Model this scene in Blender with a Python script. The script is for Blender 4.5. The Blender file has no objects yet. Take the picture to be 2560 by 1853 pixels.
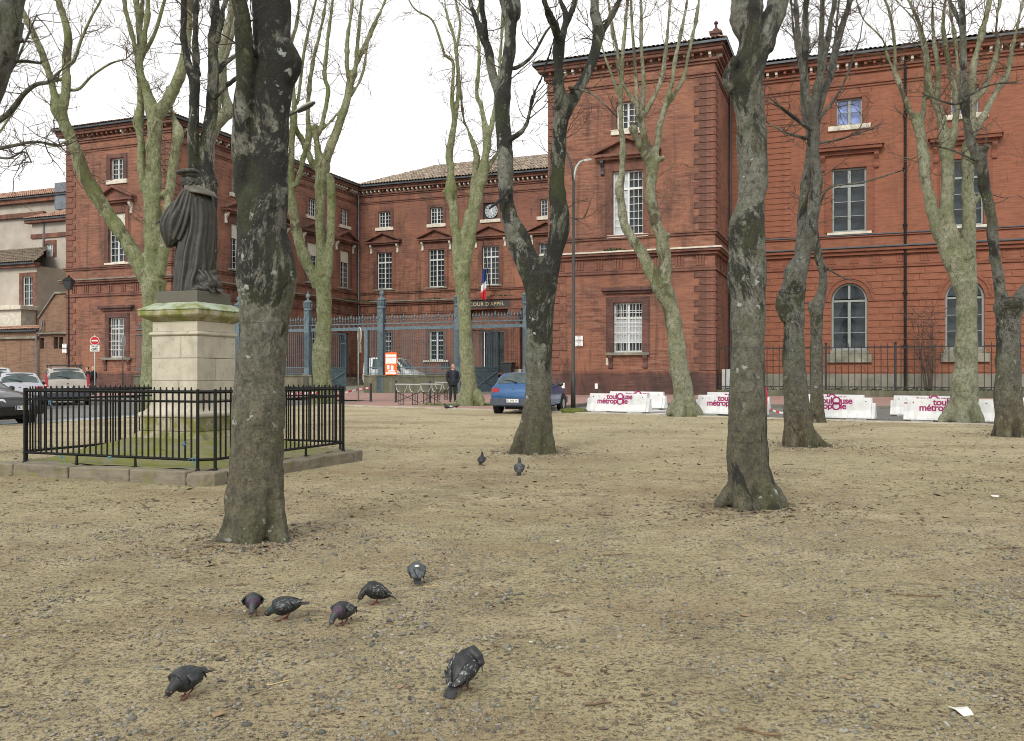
import bpy, bmesh, math, random
import numpy as np
from mathutils import Vector, Matrix, noise

SC = bpy.context.scene
COL = SC.collection
R = math.radians

# ------------------------------------------------------------------ camera
CAM_H = 1.38
FPX, HOR, CX = 2200.0, 938.0, 1280.0          # focal length and horizon measured on the 2560 px wide photograph
cam = bpy.data.cameras.new("camera")
cam.sensor_width = 36.0
cam.lens = 36.0 * FPX / 2560.0
cam.shift_y = (HOR - 926.5) / 2560.0
cam.clip_start, cam.clip_end = 0.05, 3000.0
camo = bpy.data.objects.new("camera", cam)
camo.location = (0, 0, CAM_H)
camo.rotation_euler = (R(90), 0, 0)
COL.objects.link(camo)
SC.camera = camo

# ------------------------------------------------------------------ sky, sun, exposure
SUN_EL, SUN_AZ = R(34), R(203)                 # azimuth clockwise from +Y: behind the camera, a little to its left
world = bpy.data.worlds.new("World")
SC.world = world
world.use_nodes = True
nt = world.node_tree
nt.nodes.clear()
wo = nt.nodes.new("ShaderNodeOutputWorld")
bg = nt.nodes.new("ShaderNodeBackground")
sky = nt.nodes.new("ShaderNodeTexSky")
sky.sky_type = 'NISHITA'
sky.sun_disc = False
sky.sun_elevation = SUN_EL
sky.sun_rotation = SUN_AZ
sky.air_density, sky.dust_density, sky.ozone_density = 1.0, 2.0, 1.0
hs = nt.nodes.new("ShaderNodeHueSaturation")
hs.inputs['Saturation'].default_value = 0.07
wm = nt.nodes.new("ShaderNodeMix")
wm.data_type = 'RGBA'
wm.inputs['Factor'].default_value = 0.72
wm.inputs['B'].default_value = (10.4, 10.35, 10.3, 1)      # even white cloud cover over the clear sky
nt.links.new(sky.outputs['Color'], hs.inputs['Color'])
nt.links.new(hs.outputs['Color'], wm.inputs['A'])
nt.links.new(wm.outputs['Result'], bg.inputs['Color'])
nt.links.new(bg.outputs[0], wo.inputs[0])
bg.inputs['Strength'].default_value = 0.1

sun = bpy.data.lights.new("sun", 'SUN')
sun.energy, sun.angle, sun.color = 1.5, R(16), (1.0, 0.95, 0.87)
suno = bpy.data.objects.new("sun", sun)
suno.rotation_euler = (math.pi / 2 - SUN_EL, 0, math.pi - SUN_AZ)
suno.location = (0, 0, 40)
COL.objects.link(suno)
SC.view_settings.view_transform = 'Standard'
SC.view_settings.look = 'None'
SC.view_settings.exposure = 0.48
SC.view_settings.gamma = 1.0
SC.render.engine = 'CYCLES'
SC.cycles.use_denoising = True
SC.cycles.filter_width = 1.0
SC.cycles.max_bounces = 5
SC.cycles.diffuse_bounces = 3
SC.cycles.glossy_bounces = 3
SC.cycles.transmission_bounces = 3
SC.cycles.transparent_max_bounces = 6

# ------------------------------------------------------------------ frames of reference
TH = math.atan2(864, 2200)                      # the palace is turned 21.4 degrees to the view
U = Vector((math.cos(TH), -math.sin(TH)))      # along its fronts, to the right
V = Vector((math.sin(TH), math.cos(TH)))       # away from the street
O = Vector(((1787 - CX) / FPX * 48, 48.0))     # front right corner of the right pavilion

def g(Y):
    return max(0.0, 0.006 * (Y - 15.0))
def at(px, py, Y):
    return Vector(((px - CX) / FPX * Y, Y, CAM_H - (py - HOR) / FPX * Y))
def P(px, py):
    k = (py - HOR) / FPX
    Y = CAM_H / k
    if Y > 15: Y = (CAM_H + 0.09) / (k + 0.006)
    return Vector(((px - CX) / FPX * Y, Y, g(Y)))
def ab(a, b, z=0.0):
    p = O + U * a + V * b
    return Vector((p.x, p.y, z))
def fa(px, b=0.0):
    k = (px - CX) / FPX
    q = O + V * b
    return (k * q.y - q.x) / (U.x - k * U.y)
def toab(p):
    d = Vector((p[0], p[1])) - O
    return d.dot(U), d.dot(V)

# ------------------------------------------------------------------ mesh builder
class MB:
    def __init__(s):
        s.v, s.f, s.m = [], [], []
        s.mi = 0
    def add(s, vs, fs):
        n = len(s.v)
        s.v.extend([tuple(p) for p in vs])
        for q in fs:
            s.f.append(tuple(i + n for i in q)); s.m.append(s.mi)
    def quad(s, a, b, c, d): s.add([a, b, c, d], [(0, 1, 2, 3)])
    def hexa(s, p):
        s.add(p, [(0, 3, 2, 1), (4, 5, 6, 7), (0, 1, 5, 4), (1, 2, 6, 5), (2, 3, 7, 6), (3, 0, 4, 7)])
    def box(s, x0, x1, y0, y1, z0, z1):
        s.hexa([(x0, y0, z0), (x1, y0, z0), (x1, y1, z0), (x0, y1, z0), (x0, y0, z1), (x1, y0, z1), (x1, y1, z1), (x0, y1, z1)])
    def fbox(s, F, s0, s1, z0, z1, n0, n1):
        s.hexa([F(s0, z0, n0), F(s1, z0, n0), F(s1, z0, n1), F(s0, z0, n1), F(s0, z1, n0), F(s1, z1, n0), F(s1, z1, n1), F(s0, z1, n1)])
    def prism(s, poly, p0, ax, ay, az):
        """poly of (x, y) in plane ax, ay at p0, extruded along az (vectors)."""
        p0, ax, ay, az = Vector(p0), Vector(ax), Vector(ay), Vector(az)
        n = len(poly)
        lo = [p0 + ax * x + ay * y for x, y in poly]
        s.add(lo + [q + az for q in lo], [tuple(range(n))[::-1], tuple(range(n, 2 * n))] + [(i, (i + 1) % n, n + (i + 1) % n, n + i) for i in range(n)])
    def tube(s, pts, rad, n=8, cap=True, ring=None, up=None):
        pts = [Vector(p) for p in pts]
        if not hasattr(rad, '__len__'): rad = [rad] * len(pts)
        base = len(s.v); k = len(pts)
        t = (pts[1] - pts[0]).normalized()
        ref = Vector(up) if up else (Vector((0, 1, 0)) if abs(t.y) < 0.9 else Vector((1, 0, 0)))
        a = (ref - t * ref.dot(t)).normalized()
        for i, p in enumerate(pts):
            q0, q1 = pts[max(0, i - 1)], pts[min(k - 1, i + 1)]
            d = (q1 - q0)
            t = d.normalized() if d.length > 1e-9 else t
            a = (a - t * a.dot(t)).normalized()
            b = t.cross(a)
            for j in range(n):
                th = 2 * math.pi * j / n
                r = rad[i] * (ring(p, th, i) if ring else 1.0)
                w = p + a * (r * math.cos(th)) + b * (r * math.sin(th))
                s.v.append((w.x, w.y, w.z))
        for i in range(k - 1):
            for j in range(n):
                s.f.append((base + i * n + j, base + i * n + (j + 1) % n, base + (i + 1) * n + (j + 1) % n, base + (i + 1) * n + j)); s.m.append(s.mi)
        if cap:
            s.f.append(tuple(base + j for j in range(n))[::-1]); s.m.append(s.mi)
            s.f.append(tuple(base + (k - 1) * n + j for j in range(n))); s.m.append(s.mi)
    def lathe(s, prof, n=16, c=(0, 0, 0), cap=True):
        base = len(s.v); k = len(prof)
        for r, z in prof:
            for j in range(n):
                th = 2 * math.pi * j / n
                s.v.append((c[0] + r * math.cos(th), c[1] + r * math.sin(th), c[2] + z))
        for i in range(k - 1):
            for j in range(n):
                s.f.append((base + i * n + j, base + i * n + (j + 1) % n, base + (i + 1) * n + (j + 1) % n, base + (i + 1) * n + j)); s.m.append(s.mi)
        if cap:
            s.f.append(tuple(base + j for j in range(n))[::-1]); s.m.append(s.mi)
            s.f.append(tuple(base + (k - 1) * n + j for j in range(n))); s.m.append(s.mi)
    def loft(s, rings, closed=True, cap=True):
        base = len(s.v); n = len(rings[0])
        for r in rings: s.v.extend([tuple(p) for p in r])
        for i in range(len(rings) - 1):
            for j in range(n if closed else n - 1):
                s.f.append((base + i * n + j, base + i * n + (j + 1) % n, base + (i + 1) * n + (j + 1) % n, base + (i + 1) * n + j)); s.m.append(s.mi)
        if cap and closed:
            s.f.append(tuple(base + j for j in range(n))[::-1]); s.m.append(s.mi)
            s.f.append(tuple(base + (len(rings) - 1) * n + j for j in range(n))); s.m.append(s.mi)
    def ellipsoid(s, c, r, n=12, m=8, rot=None):
        rings = []
        for i in range(m + 1):
            ph = -math.pi / 2 + math.pi * i / m
            rr = max(math.cos(ph), 0.02)
            ring = []
            for j in range(n):
                th = 2 * math.pi * j / n
                p = Vector((r[0] * rr * math.cos(th), r[1] * rr * math.sin(th), r[2] * math.sin(ph)))
                if rot: p = rot @ p
                ring.append(p + Vector(c))
            rings.append(ring)
        s.loft(rings)
    def mesh(s, name):
        me = bpy.data.meshes.new(name)
        me.from_pydata(s.v, [], s.f)
        return me
    def build(s, name, mats, parent=None, smooth=False, bevel=0.0, normals=True, kind=None):
        me = s.mesh(name)
        mats = mats if isinstance(mats, (list, tuple)) else [mats]
        for mm in mats: me.materials.append(mm)
        if len(mats) > 1: me.polygons.foreach_set('material_index', s.m)
        if normals:
            bm = bmesh.new(); bm.from_mesh(me)
            bmesh.ops.recalc_face_normals(bm, faces=bm.faces)
            bm.to_mesh(me); bm.free()
        return link(name, me, parent, smooth, bevel, kind)

def link(name, me, parent=None, smooth=False, bevel=0.0, kind=None):
    o = bpy.data.objects.new(name, me)
    COL.objects.link(o)
    if parent: o.parent = parent
    if smooth:
        me.polygons.foreach_set('use_smooth', [True] * len(me.polygons))
    if bevel:
        b = o.modifiers.new('bevel', 'BEVEL'); b.width = bevel; b.segments = 2; b.limit_method = 'ANGLE'; b.angle_limit = R(40)
    if kind: o['kind'] = kind
    return o

def tag(o, label=None, cat=None, group=None, kind=None):
    if label: o['label'] = label
    if cat: o['category'] = cat
    if group: o['group'] = group
    if kind: o['kind'] = kind
    return o
def thing(name, label, cat, loc=(0, 0, 0), rz=0.0, group=None):
    e = bpy.data.objects.new(name, None)
    e.empty_display_size = 0.2
    COL.objects.link(e)
    e.location = loc; e.rotation_euler = (0, 0, rz)
    return tag(e, label, cat, group)
def inst(name, me, parent, loc=(0, 0, 0), rz=0.0, bevel=0.0):
    o = bpy.data.objects.new(name, me)
    COL.objects.link(o)
    o.parent = parent; o.location = loc; o.rotation_euler = (0, 0, rz)
    if bevel:
        b = o.modifiers.new('bevel', 'BEVEL'); b.width = bevel; b.segments = 1
    return o
WORK = bpy.data.scenes.new('workbench')          # scratch scene: modifiers and lettering are evaluated here one by one
def evaluated(o):
    WORK.collection.objects.link(o)
    vl = WORK.view_layers[0]; vl.update()
    me = bpy.data.meshes.new_from_object(o.evaluated_get(vl.depsgraph))
    WORK.collection.objects.unlink(o)
    return me
def bake(o, smooth=True):
    """evaluate the modifiers of o and keep the result as a plain mesh"""
    me = evaluated(o)
    o.modifiers.clear()
    o.data = me
    if smooth: me.polygons.foreach_set('use_smooth', [True] * len(me.polygons))
    return o
def remesh(o, vox, smooth=3, fac=0.5):
    m = o.modifiers.new('remesh', 'REMESH'); m.mode = 'VOXEL'; m.voxel_size = vox; m.use_smooth_shade = True
    if smooth:
        q = o.modifiers.new('smooth', 'SMOOTH'); q.iterations = smooth; q.factor = fac
    return o
def text_mesh(body, size, extrude=0.002, align='CENTER', spacing=1.0, bold=0.0):
    c = bpy.data.curves.new('lettering', 'FONT')
    c.body = body; c.size = size; c.extrude = extrude; c.align_x = align; c.align_y = 'CENTER'; c.space_character = spacing
    c.resolution_u = 4; c.offset = bold
    o = bpy.data.objects.new('lettering', c)
    me = evaluated(o)
    bpy.data.objects.remove(o); bpy.data.curves.remove(c)
    return me
def put_text(body, size, mat, parent, loc, rot, name='lettering', **k):
    me = text_mesh(body, size, **k)
    me.materials.clear(); me.materials.append(mat)
    o = link(name, me, parent); o.location = loc; o.rotation_euler = rot
    return o

# ------------------------------------------------------------------ materials
class NT:
    def __init__(s, name):
        s.mat = bpy.data.materials.new(name); s.mat.use_nodes = True
        s.t = s.mat.node_tree; s.n = s.t.nodes; s.b = s.n['Principled BSDF']
        s._oc = None
    def new(s, t): return s.n.new('ShaderNode' + t)
    def lk(s, a, b): s.t.links.new(a, b)
    def oc(s):
        if not s._oc: s._oc = s.new('TexCoord').outputs['Object']
        return s._oc
    def gen(s): return s.oc()
    def scale(s, vec, sc):
        m = s.new('Mapping'); m.inputs['Scale'].default_value = sc; s.lk(vec, m.inputs['Vector']); return m.outputs[0]
    def noise(s, scale, detail=4, rough=0.6, vec=None, dist=0.0):
        n = s.new('TexNoise'); n.inputs['Scale'].default_value = scale; n.inputs['Detail'].default_value = detail
        n.inputs['Roughness'].default_value = rough; n.inputs['Distortion'].default_value = dist
        s.lk(vec if vec is not None else s.oc(), n.inputs['Vector']); return n.outputs['Fac']
    def vor(s, scale, vec=None, feat='F1', out='Distance', rnd=1.0):
        n = s.new('TexVoronoi'); n.feature = feat; n.inputs['Scale'].default_value = scale; n.inputs['Randomness'].default_value = rnd
        s.lk(vec if vec is not None else s.oc(), n.inputs['Vector']); return n.outputs[out]
    def ramp(s, fac, stops):
        r = s.new('ValToRGB'); el = r.color_ramp.elements
        while len(el) < len(stops): el.new(0.5)
        for e, (p, c) in zip(el, stops):
            e.position = p; e.color = (c, c, c, 1) if not hasattr(c, '__len__') else (c[0], c[1], c[2], 1)
        s.lk(fac, r.inputs['Fac']); return r.outputs['Color']
    def mix(s, fac, a, b, mode='MIX'):
        m = s.new('Mix'); m.data_type = 'RGBA'; m.blend_type = mode
        for sock, val in (('Factor', fac), ('A', a), ('B', b)):
            i = m.inputs[sock] if sock == 'Factor' else [q for q in m.inputs if q.name == sock and q.type == 'RGBA'][0]
            if hasattr(val, 'default_value') or hasattr(val, 'is_output'): s.lk(val, i)
            elif hasattr(val, '__len__'): i.default_value = (val[0], val[1], val[2], 1)
            else: i.default_value = val
        return [q for q in m.outputs if q.type == 'RGBA'][0]
    def math(s, op, a, b=0.0):
        m = s.new('Math'); m.operation = op
        for i, val in enumerate((a, b)):
            if hasattr(val, 'is_output'): s.lk(val, m.inputs[i])
            else: m.inputs[i].default_value = val
        return m.outputs[0]
    def sep(s, vec):
        x = s.new('SeparateXYZ'); s.lk(vec, x.inputs[0]); return x.outputs
    def comb(s, x, y, z=0.0):
        c = s.new('CombineXYZ')
        for i, val in enumerate((x, y, z)):
            if hasattr(val, 'is_output'): s.lk(val, c.inputs[i])
            else: c.inputs[i].default_value = val
        return c.outputs[0]
    def color(s, c):
        i = s.b.inputs['Base Color']
        if hasattr(c, 'is_output'): s.lk(c, i)
        else: i.default_value = (c[0], c[1], c[2], 1)
    def rough(s, r):
        if hasattr(r, 'is_output'): s.lk(r, s.b.inputs['Roughness'])
        else: s.b.inputs['Roughness'].default_value = r
    def bump(s, h, strength=0.5, dist=0.02):
        b = s.new('Bump'); b.inputs['Strength'].default_value = strength; b.inputs['Distance'].default_value = dist
        s.lk(h, b.inputs['Height']); s.lk(b.outputs[0], s.b.inputs['Normal'])

def simple(name, c, rough=0.6, var=0.25, scale=6.0, metal=0.0, bump=0.0, bscale=40.0, spec=None, coat=0.0):
    t = NT(name)
    f = t.noise(scale, 5)
    d = tuple(max(0, x * (1 - var)) for x in c); e = tuple(min(1, x * (1 + var)) for x in c)
    t.color(t.ramp(f, [(0.3, d), (0.7, e)]))
    t.rough(rough); t.b.inputs['Metallic'].default_value = metal
    if spec is not None: t.b.inputs['Specular IOR Level'].default_value = spec
    if coat: t.b.inputs['Coat Weight'].default_value = coat; t.b.inputs['Coat Roughness'].default_value = 0.05
    if bump: t.bump(t.noise(bscale, 4), bump, 0.01)
    return t.mat

def brick_mat(name, c1, c2, mortar, dark, stain=0.5, w=0.42, h=0.065, soot=(0.035, 0.026, 0.022), stain_lo=0.52):
    t = NT(name)
    o = t.sep(t.oc())
    co = t.comb(t.math('ADD', o[0], o[1]), o[2])
    br = t.new('TexBrick')
    br.inputs['Scale'].default_value = 1.0
    br.inputs['Brick Width'].default_value = w; br.inputs['Row Height'].default_value = h
    br.inputs['Mortar Size'].default_value = 0.009; br.inputs['Mortar Smooth'].default_value = 0.3; br.inputs['Bias'].default_value = -0.1
    br.inputs['Color1'].default_value = (*c1, 1); br.inputs['Color2'].default_value = (*c2, 1); br.inputs['Mortar'].default_value = (*mortar, 1)
    t.lk(co, br.inputs['Vector'])
    # courses of different firing, broken up along their length
    row = t.noise(1.0, 4, 0.75, t.scale(co, (0.8, 9.0, 1)))
    c = t.mix(t.ramp(row, [(0.42, 0.0), (0.62, 0.85)]), br.outputs['Color'], dark, 'MIX')
    row2 = t.noise(1.0, 3, 0.7, t.scale(co, (1.6, 7.0, 1)))
    c = t.mix(t.ramp(row2, [(0.56, 0.0), (0.68, 0.55)]), c, mortar)
    big = t.noise(0.35, 6, 0.65)
    c = t.mix(t.ramp(big, [(0.42, 0.0), (0.66, 0.75)]), c, (c1[0] * 1.25, c1[1] * 1.35, c1[2] * 1.3), 'MIX')
    dul = t.noise(0.16, 5, 0.65)
    c = t.mix(t.ramp(dul, [(0.44, 0.0), (0.62, 0.55)]), c, (c2[0] * 0.72, c2[1] * 0.8, c2[2] * 0.95))
    spk = t.noise(9.0, 3, 0.8, t.scale(co, (1.0, 3.0, 1)))
    c = t.mix(t.ramp(spk, [(0.66, 0.0), (0.74, 0.55)]), c, mortar)
    st = t.noise(0.55, 7, 0.7, t.scale(co, (1.3, 0.55, 1)), 0.4)
    c = t.mix(t.ramp(st, [(stain_lo, 0.0), (stain_lo + 0.22, stain)]), c, soot)
    rs_ = t.noise(1.0, 5, 0.65, t.scale(co, (1.9, 0.16, 1)), 0.3)
    c = t.mix(t.ramp(rs_, [(0.54, 0.0), (0.72, stain * 0.75)]), c, soot)
    t.color(c); t.rough(0.9)
    t.bump(t.mix(0.5, br.outputs['Fac'], t.noise(30, 4)), 0.55, -0.015)
    return t.mat

M = {}
M['brick'] = brick_mat('brick_old', (0.275, 0.112, 0.066), (0.20, 0.076, 0.048), (0.33, 0.21, 0.145), (0.08, 0.031, 0.024), 0.8)
M['brick_dark'] = brick_mat('brick_sooty', (0.155, 0.066, 0.05), (0.115, 0.048, 0.038), (0.17, 0.12, 0.10), (0.06, 0.025, 0.022), 0.75, stain_lo=0.42)
M['brick_trim'] = brick_mat('brick_trim', (0.225, 0.088, 0.054), (0.165, 0.062, 0.042), (0.26, 0.165, 0.12), (0.105, 0.042, 0.034), 0.8, stain_lo=0.45)
M['brick_buff'] = brick_mat('brick_buff', (0.25, 0.14, 0.085), (0.18, 0.10, 0.062), (0.30, 0.22, 0.15), (0.10, 0.055, 0.036), 0.6, w=0.32)
def painted(name, c):
    t = NT(name)
    o = t.sep(t.oc()); co = t.comb(t.math('ADD', o[0], o[1]), o[2])
    n = t.noise(0.6, 7, 0.7)
    col = t.ramp(n, [(0.25, tuple(x * 0.74 for x in c)), (0.55, c), (0.8, tuple(min(1, x * 1.18) for x in c))])
    fl = t.noise(1.0, 4, 0.75, t.scale(co, (2.2, 16.0, 1)))
    col = t.mix(t.ramp(fl, [(0.66, 0.0), (0.73, 0.7)]), col, tuple(x * 0.5 for x in c))
    fr = t.noise(1.0, 3, 0.7, t.scale(co, (1.2, 10.0, 1)))
    col = t.mix(t.ramp(fr, [(0.46, 0.0), (0.60, 0.65)]), col, tuple(x * 0.52 for x in c))
    rs_ = t.noise(1.0, 5, 0.65, t.scale(co, (1.6, 0.2, 1)), 0.3)
    col = t.mix(t.ramp(rs_, [(0.54, 0.0), (0.72, 0.5)]), col, (0.10, 0.05, 0.035))
    sp = t.noise(26, 3, 0.7)
    col = t.mix(t.ramp(sp, [(0.4, 0.35), (0.62, 0.0)]), col, tuple(x * 0.62 for x in c))
    t.color(col); t.rough(0.85); t.bump(t.noise(22, 5), 0.35, 0.01)
    return t.mat
M['paint'] = painted('painted_brick', (0.285, 0.108, 0.06))
M['paint_trim'] = painted('painted_trim', (0.245, 0.088, 0.05))
M['render_grey'] = simple('grey_render', (0.40, 0.355, 0.30), 0.9, 0.22, 0.5, bump=0.2)
M['stone'] = simple('pale_stone', (0.56, 0.52, 0.43), 0.85, 0.25, 3.0, bump=0.2)
M['stone_dark'] = simple('weathered_stone', (0.20, 0.19, 0.15), 0.9, 0.45, 1.6, bump=0.4)
M['zinc'] = simple('zinc', (0.16, 0.18, 0.20), 0.5, 0.3, 2.0, 0.5)
M['gutter'] = simple('gutter_metal', (0.055, 0.065, 0.075), 0.5, 0.3, 2.0, 0.3)
M['white_paint'] = simple('white_window_paint', (0.60, 0.62, 0.60), 0.5, 0.1, 3.0)
M['grey_paint'] = simple('grey_window_paint', (0.23, 0.26, 0.245), 0.5, 0.12, 3.0)
M['blind'] = simple('cream_blind', (0.55, 0.53, 0.43), 0.8, 0.1, 2.0)
def glass_mat(name, c, rough=0.06, var=0.5):
    t = NT(name)
    n = t.noise(0.9, 4, 0.6)
    t.color(t.ramp(n, [(0.35, tuple(x * (1 - var) for x in c)), (0.6, tuple(x * (1 + var * 2.5) for x in c))]))  # uneven reflections imitated by paler and darker patches in the base colour
    t.rough(rough); t.b.inputs['Specular IOR Level'].default_value = 0.32
    t.bump(t.noise(1.7, 2), 0.08, 0.05)
    return t.mat
M['glass'] = glass_mat('window_glass', (0.012, 0.016, 0.018), 0.05, 0.7)
M['glass_painted_sky'] = glass_mat('window_glass_painted_sky', (0.10, 0.13, 0.25))  # blue sky reflection painted into the top-floor panes' colour
M['glass_curtain'] = glass_mat('window_glass_curtain', (0.36, 0.39, 0.40), 0.12, 0.15)
M['glass_car'] = glass_mat('car_glass', (0.045, 0.06, 0.06), 0.04)
M['iron_blue'] = simple('blue_painted_iron', (0.095, 0.14, 0.16), 0.55, 0.3, 5.0, bump=0.1)
M['iron_black'] = simple('black_painted_iron', (0.009, 0.010, 0.0095), 0.55, 0.4, 9.0, bump=0.2, spec=0.2)
M['iron_fence'] = simple('dark_fence_iron', (0.014, 0.015, 0.014), 0.6, 0.4, 9.0)
M['door_blue'] = simple('blue_door_paint', (0.085, 0.13, 0.17), 0.6, 0.25, 3.0)
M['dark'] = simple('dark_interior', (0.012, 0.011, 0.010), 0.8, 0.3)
M['dark_grey'] = simple('dark_grey_paint', (0.035, 0.038, 0.04), 0.5, 0.25)
M['lamp_grey'] = simple('lamp_grey_paint', (0.03, 0.033, 0.032), 0.55, 0.2, 3)
M['lamp_pale'] = simple('lamp_pale_metal', (0.42, 0.44, 0.42), 0.5, 0.12)
M['white'] = simple('white_plate', (0.78, 0.78, 0.76), 0.5, 0.05)
M['red'] = simple('sign_red', (0.55, 0.02, 0.025), 0.45, 0.08)
M['black'] = simple('black_print', (0.012, 0.012, 0.014), 0.6, 0.1)
M['gold'] = simple('gilded_letters', (0.60, 0.47, 0.24), 0.5, 0.15, metal=0.2)
M['orange'] = simple('orange_board', (0.80, 0.14, 0.02), 0.6, 0.08)
M['magenta'] = simple('magenta_stencil', (0.30, 0.012, 0.115), 0.7, 0.35, 30)
M['sign_back'] = simple('sign_back_metal', (0.36, 0.36, 0.29), 0.6, 0.15)
M['moss'] = simple('moss', (0.09, 0.11, 0.02), 0.95, 0.5, 14, bump=0.5)
M['leafgreen'] = simple('weed_leaves', (0.035, 0.07, 0.018), 0.8, 0.5, 9)
M['grass'] = simple('grass_blades', (0.07, 0.15, 0.02), 0.8, 0.5, 9)

# ================================================================== ground, streets
def und(x, y):
    """gentle hollows and heaps of the trodden park soil"""
    return 0.016 * noise.noise((x * 0.55, y * 0.55, 3.1)) + 0.007 * noise.noise((x * 2.1, y * 2.1, 7.7))
def gp(x, y):
    return g(y) + und(x, y)

def asphalt(name, c, var=0.3):
    t = NT(name)
    a = t.noise(0.7, 6, 0.7); b = t.noise(60, 3, 0.7)
    col = t.ramp(a, [(0.3, tuple(x * (1 - var) for x in c)), (0.7, tuple(x * (1 + var) for x in c))])
    col = t.mix(t.ramp(b, [(0.45, 0.0), (0.7, 0.35)]), col, tuple(min(1, x * 1.9) for x in c))
    t.color(col); t.rough(0.9); t.bump(b, 0.3, 0.01)
    return t.mat
M['asphalt'] = asphalt('street_asphalt', (0.135, 0.132, 0.12))
M['pink'] = asphalt('pink_pavement', (0.30, 0.185, 0.155), 0.18)
M['kerb'] = simple('kerb_stone', (0.40, 0.365, 0.28), 0.9, 0.3, 2.5, bump=0.3)
M['kerb_dark'] = simple('kerb_dirty', (0.16, 0.145, 0.12), 0.9, 0.3, 2.5, bump=0.3)
M['road_white'] = simple('road_marking', (0.66, 0.66, 0.64), 0.8, 0.2, 5)
M['road_blue'] = simple('blue_bay_marking', (0.22, 0.29, 0.37), 0.85, 0.25, 2)
M['yard'] = asphalt('courtyard_gravel', (0.21, 0.21, 0.17), 0.2)

def soil():
    t = NT('park_soil')
    big = t.noise(0.22, 5, 0.6)
    mid = t.noise(1.6, 7, 0.68)
    fine = t.noise(34, 6, 0.75)
    grit = t.noise(150, 3, 0.7)
    c = t.ramp(mid, [(0.28, (0.255, 0.20, 0.105)), (0.5, (0.425, 0.35, 0.195)), (0.72, (0.57, 0.485, 0.295))])
    # greener, thinly mossed ground in broad patches
    c = t.mix(t.ramp(big, [(0.46, 0.0), (0.64, 0.55)]), c, (0.37, 0.338, 0.155))
    # swept pale sand towards the streets
    yy = t.math('ADD', t.sep(t.oc())[1], t.math('MULTIPLY', t.noise(0.25, 4), 8.0))
    yr = t.new('MapRange'); yr.inputs['From Min'].default_value = 15.0; yr.inputs['From Max'].default_value = 27.0; t.lk(yy, yr.inputs['Value'])
    c = t.mix(t.math('MULTIPLY', yr.outputs[0], 0.75), c, (0.58, 0.505, 0.315))
    # crushed leaf and bark litter
    lit = t.noise(7.0, 8, 0.8, t.scale(t.oc(), (0.7, 1.3, 1)), 0.6)
    c = t.mix(t.ramp(lit, [(0.535, 0.0), (0.60, 0.7)]), c, (0.10, 0.075, 0.043))
    red = t.noise(0.55, 4, 0.6, t.scale(t.oc(), (0.6, 1.0, 1)))
    c = t.mix(t.ramp(red, [(0.48, 0.0), (0.64, 0.62)]), c, (0.27, 0.18, 0.085))
    pale = t.noise(2.7, 4, 0.6)
    c = t.mix(t.ramp(pale, [(0.58, 0.0), (0.75, 0.5)]), c, (0.62, 0.54, 0.34))
    c = t.mix(t.ramp(fine, [(0.40, 0.85), (0.505, 0.0)]), c, (0.07, 0.055, 0.03))
    c = t.mix(t.ramp(grit, [(0.56, 0.0), (0.64, 0.75)]), c, (0.66, 0.60, 0.44))
    spk = t.noise(75, 4, 0.7)
    c = t.mix(t.ramp(spk, [(0.36, 0.8), (0.44, 0.0)]), c, (0.075, 0.062, 0.038))
    t.color(c); t.rough(0.95)
    h = t.mix(0.5, fine, t.mix(0.5, lit, grit))
    t.bump(h, 1.0, 0.045)
    return t.mat
M['soil'] = soil()

def sheet(name, poly_ab, dz, mat, kind='structure', parent=None, step=2.0, bump=False, thick=0.0):
    """flat sheet over a quad given in palace coordinates, following the slope of the square"""
    (a0, b0), (a1, b1), (a2, b2), (a3, b3) = poly_ab
    na = max(1, int(max(math.hypot(a1 - a0, b1 - b0), math.hypot(a2 - a3, b2 - b3)) / step))
    nb = max(1, int(max(math.hypot(a3 - a0, b3 - b0), math.hypot(a2 - a1, b2 - b1)) / step))
    vs = []
    for j in range(nb + 1):
        tb = j / nb
        for i in range(na + 1):
            ta = i / na
            a = (a0 * (1 - ta) + a1 * ta) * (1 - tb) + (a3 * (1 - ta) + a2 * ta) * tb
            b = (b0 * (1 - ta) + b1 * ta) * (1 - tb) + (b3 * (1 - ta) + b2 * ta) * tb
            p = ab(a, b)
            vs.append((p.x, p.y, (gp(p.x, p.y) if bump else g(p.y)) + dz))
    fs = [(j * (na + 1) + i, j * (na + 1) + i + 1, (j + 1) * (na + 1) + i + 1, (j + 1) * (na + 1) + i) for j in range(nb) for i in range(na)]
    mb = MB(); mb.add(vs, fs)
    if thick:
        n0 = len(vs)
        rim = [i for i in range(na)] + [j * (na + 1) + na for j in range(nb)] + [nb * (na + 1) + na - i for i in range(na)] + [(nb - j) * (na + 1) for j in range(nb)]
        mb.add([(*vs[i][:2], vs[i][2] - thick) for i in rim], [])
        for k in range(len(rim)):
            k2 = (k + 1) % len(rim)
            mb.f.append((rim[k2], rim[k], n0 + k, n0 + k2)); mb.m.append(0)
    o = mb.build(name, mat, parent, smooth=bump, normals=False)
    if kind: o['kind'] = kind
    return o

gm = MB()
ys = [-400, 15, 100, 900]
for i in range(3):
    z0, z1 = g(min(ys[i], 100)) - 0.04, g(min(ys[i + 1], 100)) - 0.04
    gm.quad((-900, ys[i], z0), (900, ys[i], z0), (900, ys[i + 1], z1), (-900, ys[i + 1], z1))
gm.build('ground', M['asphalt'], normals=False)['kind'] = 'structure'

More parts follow.
